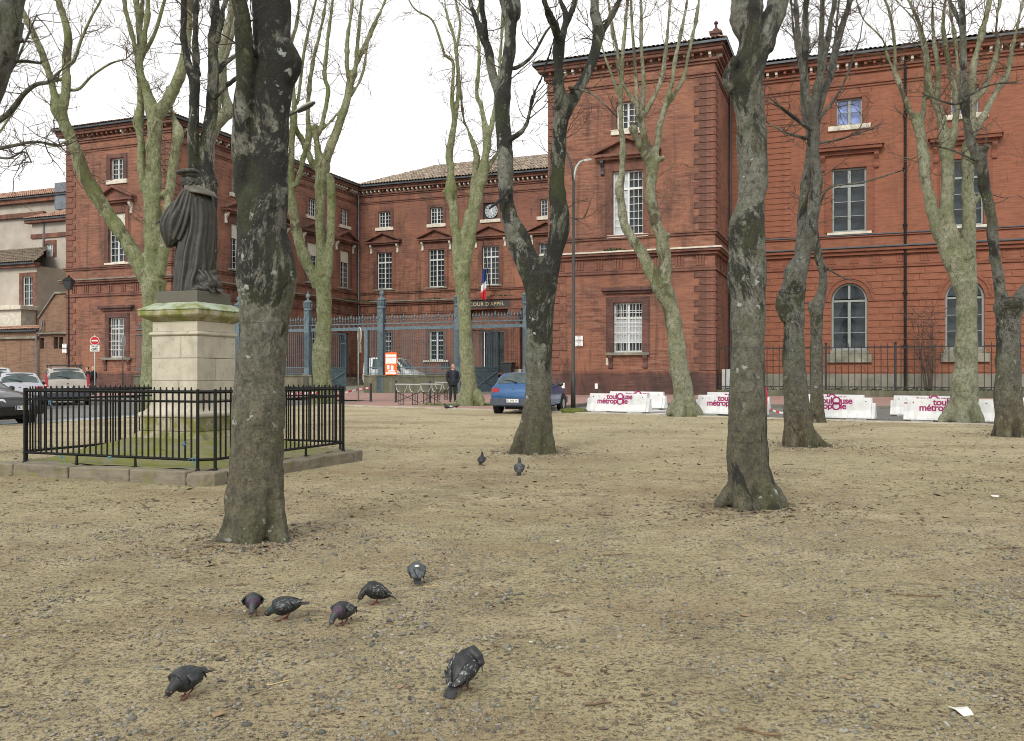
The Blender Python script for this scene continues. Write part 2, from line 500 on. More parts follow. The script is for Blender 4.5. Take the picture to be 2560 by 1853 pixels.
AE = -13.5                                              # left edge of the square
def edge(a): return -17.6 - 0.2 * (a - AE)             # its far edge
sheet('park_ground', [(AE, -80), (40, -80), (40, edge(40)), (AE, edge(AE))], 0.0, M['soil'], step=0.45, bump=True)
sheet('plaza_pavement', [(AE - 1.0, edge(AE) + 0.3), (-3.2, edge(-3.2) + 0.3), (-3.2, -11.99), (AE - 1.0, -11.99)], 0.015, M['pink'])
fp = sheet('far_pavement', [(-3.2, -12), (60, -12), (60, -0.05), (-3.2, -0.05)], 0.09, M['pink'], thick=0.14)
sheet('forecourt_pavement', [(-38, -12), (-3.2, -12), (-3.2, -0.05), (-38, -0.05)], 0.02, M['pink'])
sheet('left_pavement', [(-75, -3.6), (-38, -3.6), (-38, 0.3), (-75, 0.3)], 0.09, M['pink'], thick=0.14)
sheet('courtyard', [(-37.5, 0.0), (-9.7, 0.0), (-9.7, 24.7), (-37.5, 24.7)], 0.012, M['yard'])
sheet('parking_bay_line', [(AE - 1.7, -40), (AE - 0.6, -40), (AE - 0.6, -21), (AE - 1.7, -21)], -0.03, M['road_blue'])
for i in range(6):
    b0 = -18.9 + i * 1.05
    sheet('zebra_stripe', [(-2.6, b0), (1.6, b0), (1.6, b0 + 0.55), (-2.6, b0 + 0.55)], -0.034, M['road_white'])

def kerb_run(name, pts, w, h, mat, length=1.4, lift=0.03):
    """a line of kerb stones, each a stone of its own"""
    e = bpy.data.objects.new(name, None); COL.objects.link(e); e['kind'] = 'structure'
    rng = random.Random(5)
    for (p, q) in zip(pts[:-1], pts[1:]):
        p, q = Vector(p), Vector(q)
        n = max(1, round((q - p).length / length))
        d = (q - p) / n
        t = d.normalized(); nrm = Vector((-t.y, t.x))
        for i in range(n):
            s0, s1 = p + d * i + t * 0.006, p + d * (i + 1) - t * 0.006
            mb = MB()
            c = [s0 - nrm * w / 2, s1 - nrm * w / 2, s1 + nrm * w / 2, s0 + nrm * w / 2]
            dz = rng.uniform(-0.006, 0.006)
            mb.hexa([(k.x, k.y, g(k.y) + lift - h) for k in c] + [(k.x, k.y, g(k.y) + lift + dz) for k in c])
            mb.build('kerb_stone', mat, e, bevel=0.012)
    return e
def w2(a, b): p = ab(a, b); return (p.x, p.y)
kerb_run('park_kerb', [w2(AE - 0.15, -60), w2(AE - 0.15, edge(AE) + 0.15), w2(26, edge(26) + 0.15)], 0.42, 0.16, M['kerb'])
kerb_run('street_kerb', [w2(-3.3, edge(-3.3) + 0.5), w2(-3.3, -12.1), w2(30, -12.1)], 0.2, 0.3, M['kerb_dark'], 1.0, 0.095)

# ------------------------------------------------------------------ gravel, litter
def gravel_mats(name, cols):
    t = NT(name)
    i = t.new('ObjectInfo')
    at_ = t.new('Attribute'); at_.attribute_name = 'tint'
    n = len(cols)
    t.color(t.ramp(at_.outputs['Fac'], [(k / (n - 1), c) for k, c in enumerate(cols)]))
    t.rough(0.85); t.bump(t.noise(90, 3), 0.3, 0.004)
    return t.mat
M['pebbles'] = gravel_mats('gravel_stone', [(0.05, 0.05, 0.042), (0.12, 0.118, 0.098), (0.22, 0.205, 0.165), (0.15, 0.15, 0.13), (0.28, 0.265, 0.21), (0.17, 0.13, 0.08), (0.34, 0.32, 0.27)])
M['litter'] = gravel_mats('leaf_litter', [(0.045, 0.033, 0.02), (0.09, 0.058, 0.03), (0.15, 0.10, 0.055), (0.22, 0.16, 0.09), (0.06, 0.05, 0.03), (0.30, 0.23, 0.14)])

def scatter(name, label, cat, mat, pos, size, flat, seed, template):
    """thousands of loose bits in one mesh: positions (n,3), sizes (n,)"""
    rs = np.random.default_rng(seed)
    tv, tf = template
    n, k = len(pos), len(tv)
    ang = rs.uniform(0, 2 * np.pi, n)
    c, s = np.cos(ang), np.sin(ang)
    sx, sy = rs.uniform(0.7, 1.35, n) * size, rs.uniform(0.55, 1.0, n) * size
    sz = size * flat * rs.uniform(0.6, 1.3, n)
    jit = 1 + rs.uniform(-0.22, 0.22, (n, k))
    x = tv[None, :, 0] * sx[:, None] * jit; y = tv[None, :, 1] * sy[:, None] * jit; z = tv[None, :, 2] * sz[:, None] * jit
    tx, ty = rs.normal(0, 0.22, n), rs.normal(0, 0.22, n)
    z = z + x * tx[:, None] + y * ty[:, None]
    X = x * c[:, None] - y * s[:, None] + pos[:, 0:1]; Y = x * s[:, None] + y * c[:, None] + pos[:, 1:2]; Z = z + pos[:, 2:3] + (sz * 0.25)[:, None]
    co = np.stack([X, Y, Z], -1).reshape(-1, 3).astype(np.float32)
    f = (tf[None] + (np.arange(n) * k)[:, None, None]).reshape(-1)
    nf = n * len(tf)
    me = bpy.data.meshes.new(name)
    me.vertices.add(len(co)); me.vertices.foreach_set('co', co.ravel())
    me.loops.add(nf * 3); me.loops.foreach_set('vertex_index', f.astype(np.int32))
    me.polygons.add(nf); me.polygons.foreach_set('loop_start', np.arange(nf, dtype=np.int32) * 3); me.polygons.foreach_set('loop_total', np.full(nf, 3, np.int32))
    me.update(); me.validate()
    a = me.attributes.new('tint', 'FLOAT', 'POINT')
    a.data.foreach_set('value', np.repeat(rs.uniform(0, 1, n), k).astype(np.float32))
    me.materials.append(mat)
    o = link(name, me)
    return tag(o, label, cat, kind='stuff')

def ico():
    bm = bmesh.new(); bmesh.ops.create_icosphere(bm, subdivisions=1, radius=1.0)
    v = np.array([p.co[:] for p in bm.verts]); f = np.array([[q.index for q in p.verts] for p in bm.faces]); bm.free()
    return v, f
flake = (np.array([(-1, -0.25, 0.1), (-0.2, -0.6, -0.1), (0.9, -0.3, 0.25), (1, 0.25, 0.0), (0.1, 0.6, 0.2), (-0.8, 0.35, -0.05)], float), np.array([(0, 1, 5), (1, 4, 5), (1, 2, 4), (2, 3, 4)]))

def field(n, seed, y0, y1, clump, thr, side=1.35, power=1.0):
    rs = np.random.default_rng(seed); out = []
    while len(out) < n:
        yy = y0 + (y1 - y0) * rs.uniform() ** power
        xx = rs.uniform(-1, 1) * (yy * 0.582 * side + 0.6)
        v = 0.65 * noise.noise((xx * clump, yy * clump, seed)) + 0.35 * noise.noise((xx * clump * 3.7, yy * clump * 3.7, seed + 9))
        if v > thr or rs.uniform() < 0.16:
            out.append((xx, yy, gp(xx, yy)))
    return np.array(out)
icoT = ico()
rsz = np.random.default_rng(3)
pp = field(25000, 11, 2.6, 8.2, 1.05, 0.03)
scatter('gravel', 'loose grey and brown pebbles strewn over the soil in the foreground', 'gravel', M['pebbles'], pp, np.clip(rsz.lognormal(-5.02, 0.45, len(pp)), 0.003, 0.018), 0.62, 21, icoT)
pp = field(6000, 12, 6.5, 17, 0.5, 0.08)
scatter('distant_gravel', 'sparse pebbles scattered over the middle of the square', 'gravel', M['pebbles'], pp, np.clip(rsz.lognormal(-4.75, 0.4, len(pp)), 0.005, 0.022), 0.6, 22, icoT)
pp = field(34000, 13, 2.6, 13, 0.8, -0.02)
scatter('leaf_litter', 'crumbled brown leaf and bark litter covering the bare soil', 'litter', M['litter'], pp, np.clip(rsz.lognormal(-4.95, 0.5, len(pp)), 0.003, 0.022), 0.5, 23, flake)
pp = field(17000, 14, 8, 27, 0.5, -0.03)
scatter('distant_litter', 'fine dark litter dotting the far half of the square', 'litter', M['litter'], pp, np.clip(rsz.lognormal(-4.25, 0.55, len(pp)), 0.006, 0.05), 0.45, 24, flake)

def bits_around(cx, cy, r0, r1, n, seed):
    rs = np.random.default_rng(seed); o = []
    for _ in range(n):
        a = rs.uniform(0, 6.283); r = r0 + (r1 - r0) * rs.uniform() ** 1.6
        x, y = cx + r * math.cos(a), cy + r * math.sin(a); o.append((x, y, gp(x, y)))
    return np.array(o)

# single twigs, dead leaves and paper scraps that can be picked out
M['twig'] = simple('dry_twig', (0.16, 0.105, 0.06), 0.9, 0.4, 30)
M['straw'] = simple('straw', (0.46, 0.38, 0.20), 0.9, 0.2, 30)
M['dead_leaf'] = simple('dead_leaf', (0.27, 0.185, 0.105), 0.9, 0.3, 20)
M['paper'] = simple('paper', (0.62, 0.62, 0.58), 0.85, 0.1, 12)
rt = random.Random(8)
def twig_on_ground(px, py, length, ang, label, mat='twig', r=0.006, name='fallen_twig'):
    p = P(px, py); mb = MB()
    pts = []
    for i in range(6):
        t = i / 5 - 0.5
        x, y = p.x + math.cos(ang) * t * length + 0.04 * length * math.sin(i * 2.1), p.y + math.sin(ang) * t * length + 0.05 * length * math.cos(i * 1.7)
        pts.append((x, y, gp(x, y) + r * 1.1))
    mb.tube(pts, [r * (1 - 0.1 * i) for i in range(6)], 5)
    k = pts[3]; mb.tube([k, (k[0] + 0.25 * length * math.cos(ang + 0.7), k[1] + 0.25 * length * math.sin(ang + 0.7), k[2] + 0.006)], [r * 0.7, r * 0.4], 4)
    tag(mb.build(name, M[mat], smooth=True), label, 'twig', 'twigs lying on the soil')
for a in [(2512, 1372, 0.3, 0.1, 'long thin twig lying on pale soil right of the large right-hand trunk'),
          (1545, 1385, 0.26, 0.35, 'pale brown twig lying mid-ground right of the pigeons'),
          (1410, 1688, 0.10, 2.3, 'small forked brown twig lying right of the preening pigeon'),
          (1495, 1765, 0.13, 0.2, 'short straight twig among pebbles near bottom centre'),
          (1895, 1838, 0.18, 2.7, 'stout pale twig at the bottom edge of the photo', 'twig'),
          (2290, 1495, 0.3, 2.9, 'thin dark twig on greenish soil at the far right'),
          (700, 1710, 0.13, 0.7, 'straw-coloured stick lying between the two nearest pigeons', 'straw', 0.004),
          (590, 1465, 0.14, 0.2, 'reddish brown stick left of the pigeon group'),
          (1085, 1464, 0.15, 0.35, 'bent straw lying right of the farther pigeons', 'straw', 0.004),
          (1400, 1530, 0.14, 0.5, 'thin twig beside a bare patch of soil in mid-picture')]:
    twig_on_ground(*a)
def scrap(px, py, s, label, mat, name, cat, grp=None, seed=0):
    p = P(px, py); rr = random.Random(seed); mb = MB()
    n = 7
    ring = [(p.x + s * rr.uniform(0.6, 1.2) * math.cos(6.283 * i / n), p.y + s * rr.uniform(0.5, 1.1) * math.sin(6.283 * i / n)) for i in range(n)]
    top = [(x, y, gp(x, y) + 0.004 + rr.uniform(0, 0.35) * s) for x, y in ring]
    c = (p.x, p.y, gp(p.x, p.y) + 0.25 * s + 0.004)
    mb.add(top + [c] + [(x, y, z - 0.002) for x, y, z in top] + [(c[0], c[1], c[2] - 0.002)],
           [(i, (i + 1) % n, n) for i in range(n)] + [(n + 1 + (i + 1) % n, n + 1 + i, 2 * n + 1) for i in range(n)] + [(i, n + 1 + i, n + 1 + (i + 1) % n, (i + 1) % n) for i in range(n)])
    tag(mb.build(name, M[mat]), label, cat, grp)
scrap(2405, 1782, 0.055, 'crumpled white paper scrap at lower right among gravel', 'paper', 'paper_scrap', 'paper', seed=1)
scrap(2487, 1243, 0.045, 'small white paper scrap far right beyond the big trunk', 'paper', 'paper_scrap', 'paper', seed=2)
scrap(1327, 1610, 0.014, 'tiny white strip of paper right of the preening pigeon', 'paper', 'paper_scrap', 'paper', seed=3)
scrap(1395, 1354, 0.018, 'small white paper bit in front of the forked middle tree', 'paper', 'paper_scrap', 'paper', seed=4)
for k, (px, py, s, lb) in enumerate([(545, 1790, 0.055, 'broad pale dead leaf lying near the bottom left pigeon'), (1545, 1541, 0.04, 'curled tan dead leaf right of centre'),
                      (1862, 1542, 0.045, 'orange brown dead leaf in the right middle ground'), (765, 1461, 0.035, 'pinkish dead leaf among the group of pigeons'), (1380, 1575, 0.03, 'small tan leaf above the paper strip'),
                      (1000, 1720, 0.035, 'pale dead leaf left of the preening pigeon'), (2120, 1700, 0.035, 'curled leaf above the crumpled paper')]):
    scrap(px, py, s * .6, lb, 'dead_leaf', 'dead_leaf', 'leaf', 'dead leaves on the soil', seed=20 + k)

# ================================================================== the brick palace
BF_B, RW_B, LP_A = 24.8, 5.6, -37.57
def wing(name, label, a0, b0):
    p = ab(a0, b0)
    return thing(name, label, 'building', (p.x, p.y, 0.0), -TH)
RP = wing('brick_pavilion', 'tall red brick corner pavilion with quoins behind the lamp post, right of centre', 0, 0)
LP = wing('brick_pavilion', 'red brick end pavilion behind the statue at the left', LP_A, 0)
CW = wing('courtyard_wing', 'brick courtyard range with a clock and pedimented windows behind the blue railings', LP_A, BF_B)
RW = wing('painted_wing', 'long orange painted wing with arched ground-floor windows at the right', 0, RW_B)

def front(a0, b0, bp):  return lambda s, z, n: (s - a0, bp - n - b0, z)       # faces the street
def side(a0, b0, ap):   return lambda s, z, n: (ap + n - a0, s - b0, z)        # faces right
def side_l(a0, b0, ap): return lambda s, z, n: (ap - n - a0, s - b0, z)        # faces left
F_RP, F_RPr, F_RPl = front(0, 0, 0), side(0, 0, 0), side_l(0, 0, -9.62)
F_LP, F_LPl = front(LP_A, 0, 0), side_l(LP_A, 0, -47.45)
F_LPr = side(LP_A, 0, LP_A)
F_LW = side(LP_A, BF_B, LP_A)
F_BF = front(LP_A, BF_B, BF_B)
F_RW = front(0, RW_B, RW_B)

def fwall(mb, F, s0, s1, z0, z1, ops, depth=0.28):
    S = sorted({s0, s1} | {o[0] for o in ops} | {o[1] for o in ops}); Z = sorted({z0, z1} | {o[2] for o in ops} | {o[3] for o in ops})
    for i in range(len(S) - 1):
        for j in range(len(Z) - 1):
            sc, zc = (S[i] + S[i + 1]) / 2, (Z[j] + Z[j + 1]) / 2
            if any(o[0] < sc < o[1] and o[2] < zc < o[3] for o in ops): continue
            mb.quad(F(S[i], Z[j], 0), F(S[i + 1], Z[j], 0), F(S[i + 1], Z[j + 1], 0), F(S[i], Z[j + 1], 0))
    for o in ops:
        a, b, c, d = o[:4]
        zt = d
        arch = len(o) > 4 and o[4]
        if arch:
            r = (b - a) / 2; zs = d - r; zt = zs; m = (a + b) / 2; n = 14
            pr = None
            for k in range(n + 1):
                th = math.pi * k / n
                p = (m - r * math.cos(th), zs + r * math.sin(th))
                if pr:
                    mb.quad(F(pr[0], pr[1], 0), F(p[0], p[1], 0), F(p[0], d, 0), F(pr[0], d, 0))
                    mb.quad(F(pr[0], pr[1], 0), F(p[0], p[1], 0), F(p[0], p[1], -depth), F(pr[0], pr[1], -depth))
                pr = p
        else:
            mb.quad(F(a, d, 0), F(b, d, 0), F(b, d, -depth), F(a, d, -depth))
        mb.quad(F(a, c, 0), F(b, c, 0), F(b, c, -depth), F(a, c, -depth))
        mb.quad(F(a, c, 0), F(a, zt, 0), F(a, zt, -depth), F(a, c, -depth))
        mb.quad(F(b, c, 0), F(b, zt, 0), F(b, zt, -depth), F(b, c, -depth))

_pane = {}
def pane_mesh(F, w, h, mat):
    dx = Vector(F(1, 0, 0)) - Vector(F(0, 0, 0)); dn = Vector(F(0, 0, 1)) - Vector(F(0, 0, 0))
    key = (round(w, 3), round(h, 3), tuple(round(x) for x in dx), tuple(round(x) for x in dn), mat.name)
    if key not in _pane:
        mb = MB(); c = []
        for zz in (-h / 2, h / 2):
            for sx, nn in ((-w / 2, -0.004), (w / 2, -0.004), (w / 2, 0.004), (-w / 2, 0.004)):
                p = dx * sx + dn * nn; c.append((p.x, p.y, zz))
        mb.hexa(c); me = mb.mesh('pane'); me.materials.append(mat); _pane[key] = me
    return _pane[key]

def window(par, F, s0, s1, z0, z1, cols, rows_lo, rows_up=0, split=None, mat='white_paint', gl='glass', n=-0.16, fw=0.075, mull=0.11, mun=0.03, arch=False, blind=None, sill=None, panes=True, bars=False, glass_fn=None, name='window'):
    """casement window: frame, mullion, transom, glazing bars (one mesh) and a pane object in every light"""
    mb = MB(); m = (s0 + s1) / 2
    zt = z1 - (s1 - s0) / 2 if arch else z1
    D = 0.07
    def bar(a, b, c, d, t=0.0): mb.fbox(F, a, b, c, d, n - D + t, n + t)
    bar(s0, s0 + fw, z0, zt); bar(s1 - fw, s1, z0, zt); bar(s0 + fw, s1 - fw, z0, z0 + fw * 1.3)
    if not arch: bar(s0 + fw, s1 - fw, z1 - fw, z1)
    lights = []
    zs = split if split else z1 - fw
    bar(m - mull / 2, m + mull / 2, z0 + fw * 1.3, (zt if arch else z1 - fw), 0.012)
    if split: bar(s0 + fw, s1 - fw, split - 0.06, split + 0.06, 0.02)
    def leaf(a, b, c, d, rows):
        w = (b - a) / cols; h = (d - c) / rows
        for i in range(1, cols): bar(a + w * i - mun / 2, a + w * i + mun / 2, c, d, -0.012)
        for j in range(1, rows): bar(a, b, c + h * j - mun / 2, c + h * j + mun / 2, -0.015)
        for i in range(cols):
            for j in range(rows): lights.append((a + w * (i + 0.5), c + h * (j + 0.5), w - mun, h - mun))
    zlo0, zlo1 = z0 + fw * 1.3, (split - 0.06 if split else zs)
    if blind: zlo1 = min(zlo1, blind) if not split else zlo1
    for a, b in ((s0 + fw, m - mull / 2), (m + mull / 2, s1 - fw)):
        leaf(a, b, zlo0, zlo1, rows_lo)
        if split and not arch and not blind: leaf(a, b, split + 0.06, z1 - fw, rows_up)
    if arch:
        r = (s1 - s0) / 2; k = 16
        for i in range(k):
            t0, t1 = math.pi * i / k, math.pi * (i + 1) / k
            q = []
            for nn in (n - D, n):
                for t, rr in ((t0, r), (t1, r), (t1, r - fw), (t0, r - fw)): q.append(F(m - rr * math.cos(t), zt + rr * math.sin(t), nn))
            mb.hexa(q)
        mb.fbox(F, m - 0.06, m + 0.06, zt + 0.06, z1 - fw, n - D, n + 0.012)
    wobj = mb.build(name, M[mat], par)
    for k, (sc, zc, w, h) in enumerate(lights if panes else []):
        g_ = glass_fn(sc, zc) if glass_fn else gl
        inst('pane', pane_mesh(F, w, h, M[g_]), wobj, F(sc, zc, n - 0.045))
    if not panes or arch:
        mb = MB()
        if not panes: mb.fbox(F, s0 + 0.02, s1 - 0.02, z0 + 0.02, (zt if arch else z1) - 0.02, n - 0.055, n - 0.045)
        mb.build('pane', M[gl], wobj) if not panes else None
    if arch:
        for sgn in (-1, 1):
            mb = MB(); r = (s1 - s0) / 2 - fw
            pts = [(0.06 * sgn, 0.06)] + [(sgn * r * math.cos(t), max(0.06, r * math.sin(t))) for t in [i * math.pi / 20 for i in range(0, 10)]] + [(0.06 * sgn, r)]
            mb.add([F(m + x, zt + y, n - 0.045) for x, y in pts], [tuple(range(len(pts)))])
            mb.build('pane', M[gl], wobj)
    if blind:
        mb = MB(); mb.fbox(F, s0 + 0.03, s1 - 0.03, blind, z1 - 0.02, n + 0.03, n + 0.07); mb.build('blind', M['blind'], wobj, bevel=0.01)
    if bars:
        nb = 9; w = (s1 - s0) / nb
        for i in range(1, nb):
            mb = MB(); mb.tube([F(s0 + w * i, z0 + 0.02, -0.03), F(s0 + w * i, z1 - 0.02, -0.03)], 0.014, 6); mb.build('security_bar', M['white_paint'], wobj)
        for q in (0.2, 0.4, 0.6, 0.8):
            mb = MB(); mb.fbox(F, s0, s1, z0 + (z1 - z0) * q - 0.015, z0 + (z1 - z0) * q + 0.015, -0.05, -0.022); mb.build('security_bar', M['white_paint'], wobj)
    # dark room behind
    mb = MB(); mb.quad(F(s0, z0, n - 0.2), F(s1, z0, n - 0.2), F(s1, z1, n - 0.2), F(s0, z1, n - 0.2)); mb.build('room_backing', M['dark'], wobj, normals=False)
    if sill:
        w, h, pr, mt = sill
        mb = MB(); mb.fbox(F, m - w / 2, m + w / 2, z0 - h, z0 + 0.003, -0.2, pr); mb.build('sill', M[mt], wobj, bevel=0.012)
    return wobj

def surround(par, F, s0, s1, z0, z1, w, pr, mat, name='window_surround', head=None):
    mb = MB()
    mb.fbox(F, s0 - w, s0 + 0.002, z0, z1, -0.04, pr); mb.fbox(F, s1 - 0.002, s1 + w, z0, z1, -0.04, pr); mb.fbox(F, s0 - w, s1 + w, z1 + 0.001, z1 + w, -0.04, pr)
    mb.fbox(F, s0 - w - 0.09, s0 - w * 0.62, z0, z1 + w, -0.03, pr * 0.5); mb.fbox(F, s1 + w * 0.62, s1 + w + 0.09, z0, z1 + w, -0.03, pr * 0.5)
    return mb.build(name, M[mat], par, bevel=0.012)

def bracket(par, F, s, z0, z1, pr, mat, w=0.2):
    """scrolled console: S-shaped profile, extruded"""
    H = z1 - z0
    prof = [(0, 0), (pr * 0.28, 0), (pr * 0.42, H * 0.08), (pr * 0.40, H * 0.2), (pr * 0.26, H * 0.34), (pr * 0.34, H * 0.55), (pr * 0.72, H * 0.72), (pr * 0.98, H * 0.86), (pr * 0.95, H), (0, H)]
    p0 = Vector(F(s - w / 2, z0, 0)); dn = Vector(F(0, 0, 1)) - Vector(F(0, 0, 0)); ds = Vector(F(w, 0, 0)) - Vector(F(0, 0, 0))
    mb = MB(); mb.prism(prof, p0, dn, (0, 0, 1), ds)
    return mb.build('bracket', M[mat], par, bevel=0.012)

def pediment(par, F, m, z, w, rise, pr=0.5, mat='brick_trim', bmat='stone', dz=0.2):
    mb = MB()
    dn = Vector(F(0, 0, 1)) - Vector(F(0, 0, 0)); ds = Vector(F(1, 0, 0)) - Vector(F(0, 0, 0)); h = w / 2
    mb.fbox(F, m - h, m + h, z, z + 0.16, -0.02, pr)
    mb.fbox(F, m - h + 0.12, m + h - 0.12, z - 0.14, z - 0.001, -0.02, pr * 0.7)
    ov = 0.06
    for sg in (-1, 1):
        poly = [(sg * (h + ov), 0.16), (sg * (h + ov), 0.30), (0, 0.16 + rise), (0, rise - 0.02)]
        p0 = Vector(F(m, z, -0.02)); mb.prism(poly, p0, ds, (0, 0, 1), dn * (pr + 0.06))
    mb.prism([(-h + 0.1, 0.16), (h - 0.1, 0.16), (0, rise)], Vector(F(m, z, -0.02)), ds, (0, 0, 1), dn * (pr * 0.45))
    mb.fbox(F, m - h + 0.35, m + h - 0.35, z - 0.62, z - 0.14, -0.02, 0.05)
    p = mb.build('pediment', M[mat], par, bevel=0.012)
    for sg in (-1, 1): bracket(p, F, m + sg * (h - 0.38), z - 0.95, z - 0.141, 0.34, bmat)
    return p

def bands(par, F, s0, s1, rows, mat, name, x0=0, x1=0):
    for z0, z1, pr, *mm in rows:
        mb = MB(); mb.fbox(F, s0 - x0 * pr, s1 + x1 * pr, z0, z1, -0.05, pr); mb.build(name, M[mm[0] if mm else mat], par, bevel=0.02)

def modillions(par, F, s0, s1, z0, z1, pr, step, w, mats, rng, white=.82):
    n = int((s1 - s0) / step)
    ms = []
    for mt in mats:
        q0 = Vector(F(0, 0, 0)); mb = MB()
        G = lambda s, z, nn: tuple(Vector(F(s, z, nn)) - q0)
        mb.fbox(G, -w / 2, w / 2, 0, z1 - z0, 0.0, pr); mb.fbox(G, -w / 2, w / 2, -(z1 - z0) * 0.5, 0.0, 0.0, pr * 0.5)
        me = mb.mesh('modillion'); me.materials.append(M[mt]); ms.append(me)
    for i in range(n):
        s = s0 + (s1 - s0) * (i + 0.5) / n
        inst('modillion', ms[0] if rng.random() < white else ms[1], par, F(s, z0, 0.02))

def triglyphs(par, F, s0, s1, z0, z1, step=1.15, mat='brick_trim'):
    n = max(1, int((s1 - s0) / step))
    q0 = Vector(F(0, 0, 0)); mb = MB(); G = lambda s, z, nn: tuple(Vector(F(s, z, nn)) - q0)
    for k in (-0.17, 0, 0.17): mb.fbox(G, k - 0.055, k + 0.055, 0, z1 - z0, -0.02, 0.055)
    me = mb.mesh('triglyph'); me.materials.append(M[mat])
    for i in range(n): inst('triglyph', me, par, F(s0 + (s1 - s0) * (i + 0.5) / n, z0, 0))

def dress(par, F, s0, s1, trim='brick_trim', e0=0.0, e1=0.0, rng=random.Random(2), led='stone_dark', k0=0.0, gut=True, white=.8):
    """the horizontal mouldings every front shares; e0, e1 lengthen them round free corners"""
    A, B, q0_, q1_ = s0, s1, float(e0 > 0), float(e1 > 0)
    bands(par, F, A, B, [(1.45, 1.6, 0.07)], trim, 'plinth_course', q0_, q1_)
    bands(par, F, A, B, [(7.12, 7.26, 0.11), (7.27, 7.36, 0.06), (8.0, 8.16, 0.18), (8.165, 8.30, 0.34)], trim, 'belt_course', q0_, q1_)
    bands(par, F, A, B, [(8.303, 8.40, 0.42, led)], trim, 'belt_ledge', q0_, q1_)
    bands(par, F, A, B, [(9.08, 9.2, 0.10), (9.205, 9.30, 0.16)], trim, 'sill_course', q0_, q1_)
    bands(par, F, A, B, [(17.72, 17.80, 0.06), (17.88, 17.98, 0.08), (18.42, 18.56, 0.1), (18.565, 18.70, 0.2)], trim, 'architrave', q0_, q1_)
    bands(par, F, A, B, [(18.98, 19.16, 0.48), (19.165, 19.32, 0.56)], trim, 'cornice', q0_, q1_)
    triglyphs(par, F, s0 + 0.2, s1 - 0.2, 7.42, 7.98, mat=trim)
    modillions(par, F, s0, s1, 18.80, 18.975, 0.34, 0.44, 0.13, ['stone', trim], rng, white)
    if gut:
        mb = MB(); mb.fbox(F, s0 - (.66 if e0 else 0), s1 + (.66 if e1 else 0), 19.325, 19.42, 0.2, 0.66); mb.build('gutter', M['gutter'], par, bevel=0.04)

def quoins(par, F, s_in, sgn, z0, z1, h, wl, ws, mat, pr=0.055, start=0):
    """s_in: the corner; blocks reach from it in direction sgn"""
    n = round((z1 - z0) / h); hh = (z1 - z0) / n
    cache = {}
    for i in range(n):
        w = wl if (i + start) % 2 else ws
        if w not in cache:
            q0 = Vector(F(0, 0, 0)); G = lambda s, z, nn: tuple(Vector(F(s, z, nn)) - q0)
            mb = MB(); mb.fbox(G, min(0, sgn * w), max(0, sgn * w), 0.02, hh - 0.02, -0.03, pr)
            me = mb.mesh('quoin_block'); me.materials.append(M[mat]); cache[w] = me
        inst('quoin_block', cache[w], par, F(s_in, z0 + hh * i, 0), bevel=0.02)

M['tile'] = None
def tile_mat(name, cols, lichen=0.5):
    t = NT(name)
    o = t.oc()
    cell = t.new('TexVoronoi'); cell.inputs['Scale'].default_value = 3.2; t.lk(t.scale(o, (1.2, 0.8, 2.0)), cell.inputs['Vector'])
    c = t.ramp(t.sep(cell.outputs['Color'])[0], [(i / (len(cols) - 1), q) for i, q in enumerate(cols)])
    li = t.noise(2.5, 6, 0.7)
    c = t.mix(t.ramp(li, [(0.5, 0.0), (0.66, lichen)]), c, (0.10, 0.095, 0.075))
    t.color(c); t.rough(0.9); t.bump(t.noise(14, 4), 0.3, 0.02)
    return t.mat
M['tile'] = tile_mat('canal_tiles', [(0.24, 0.18, 0.13), (0.42, 0.34, 0.25), (0.13, 0.10, 0.08), (0.50, 0.43, 0.33), (0.30, 0.19, 0.13)], 0.6)
M['tile_red'] = tile_mat('red_tiles', [(0.38, 0.20, 0.13), (0.46, 0.28, 0.19), (0.30, 0.15, 0.10), (0.5, 0.36, 0.27)], 0.3)
M['tile_moss'] = tile_mat('mossy_tiles', [(0.16, 0.12, 0.085), (0.22, 0.16, 0.11), (0.10, 0.09, 0.065), (0.20, 0.14, 0.1)], 0.8)

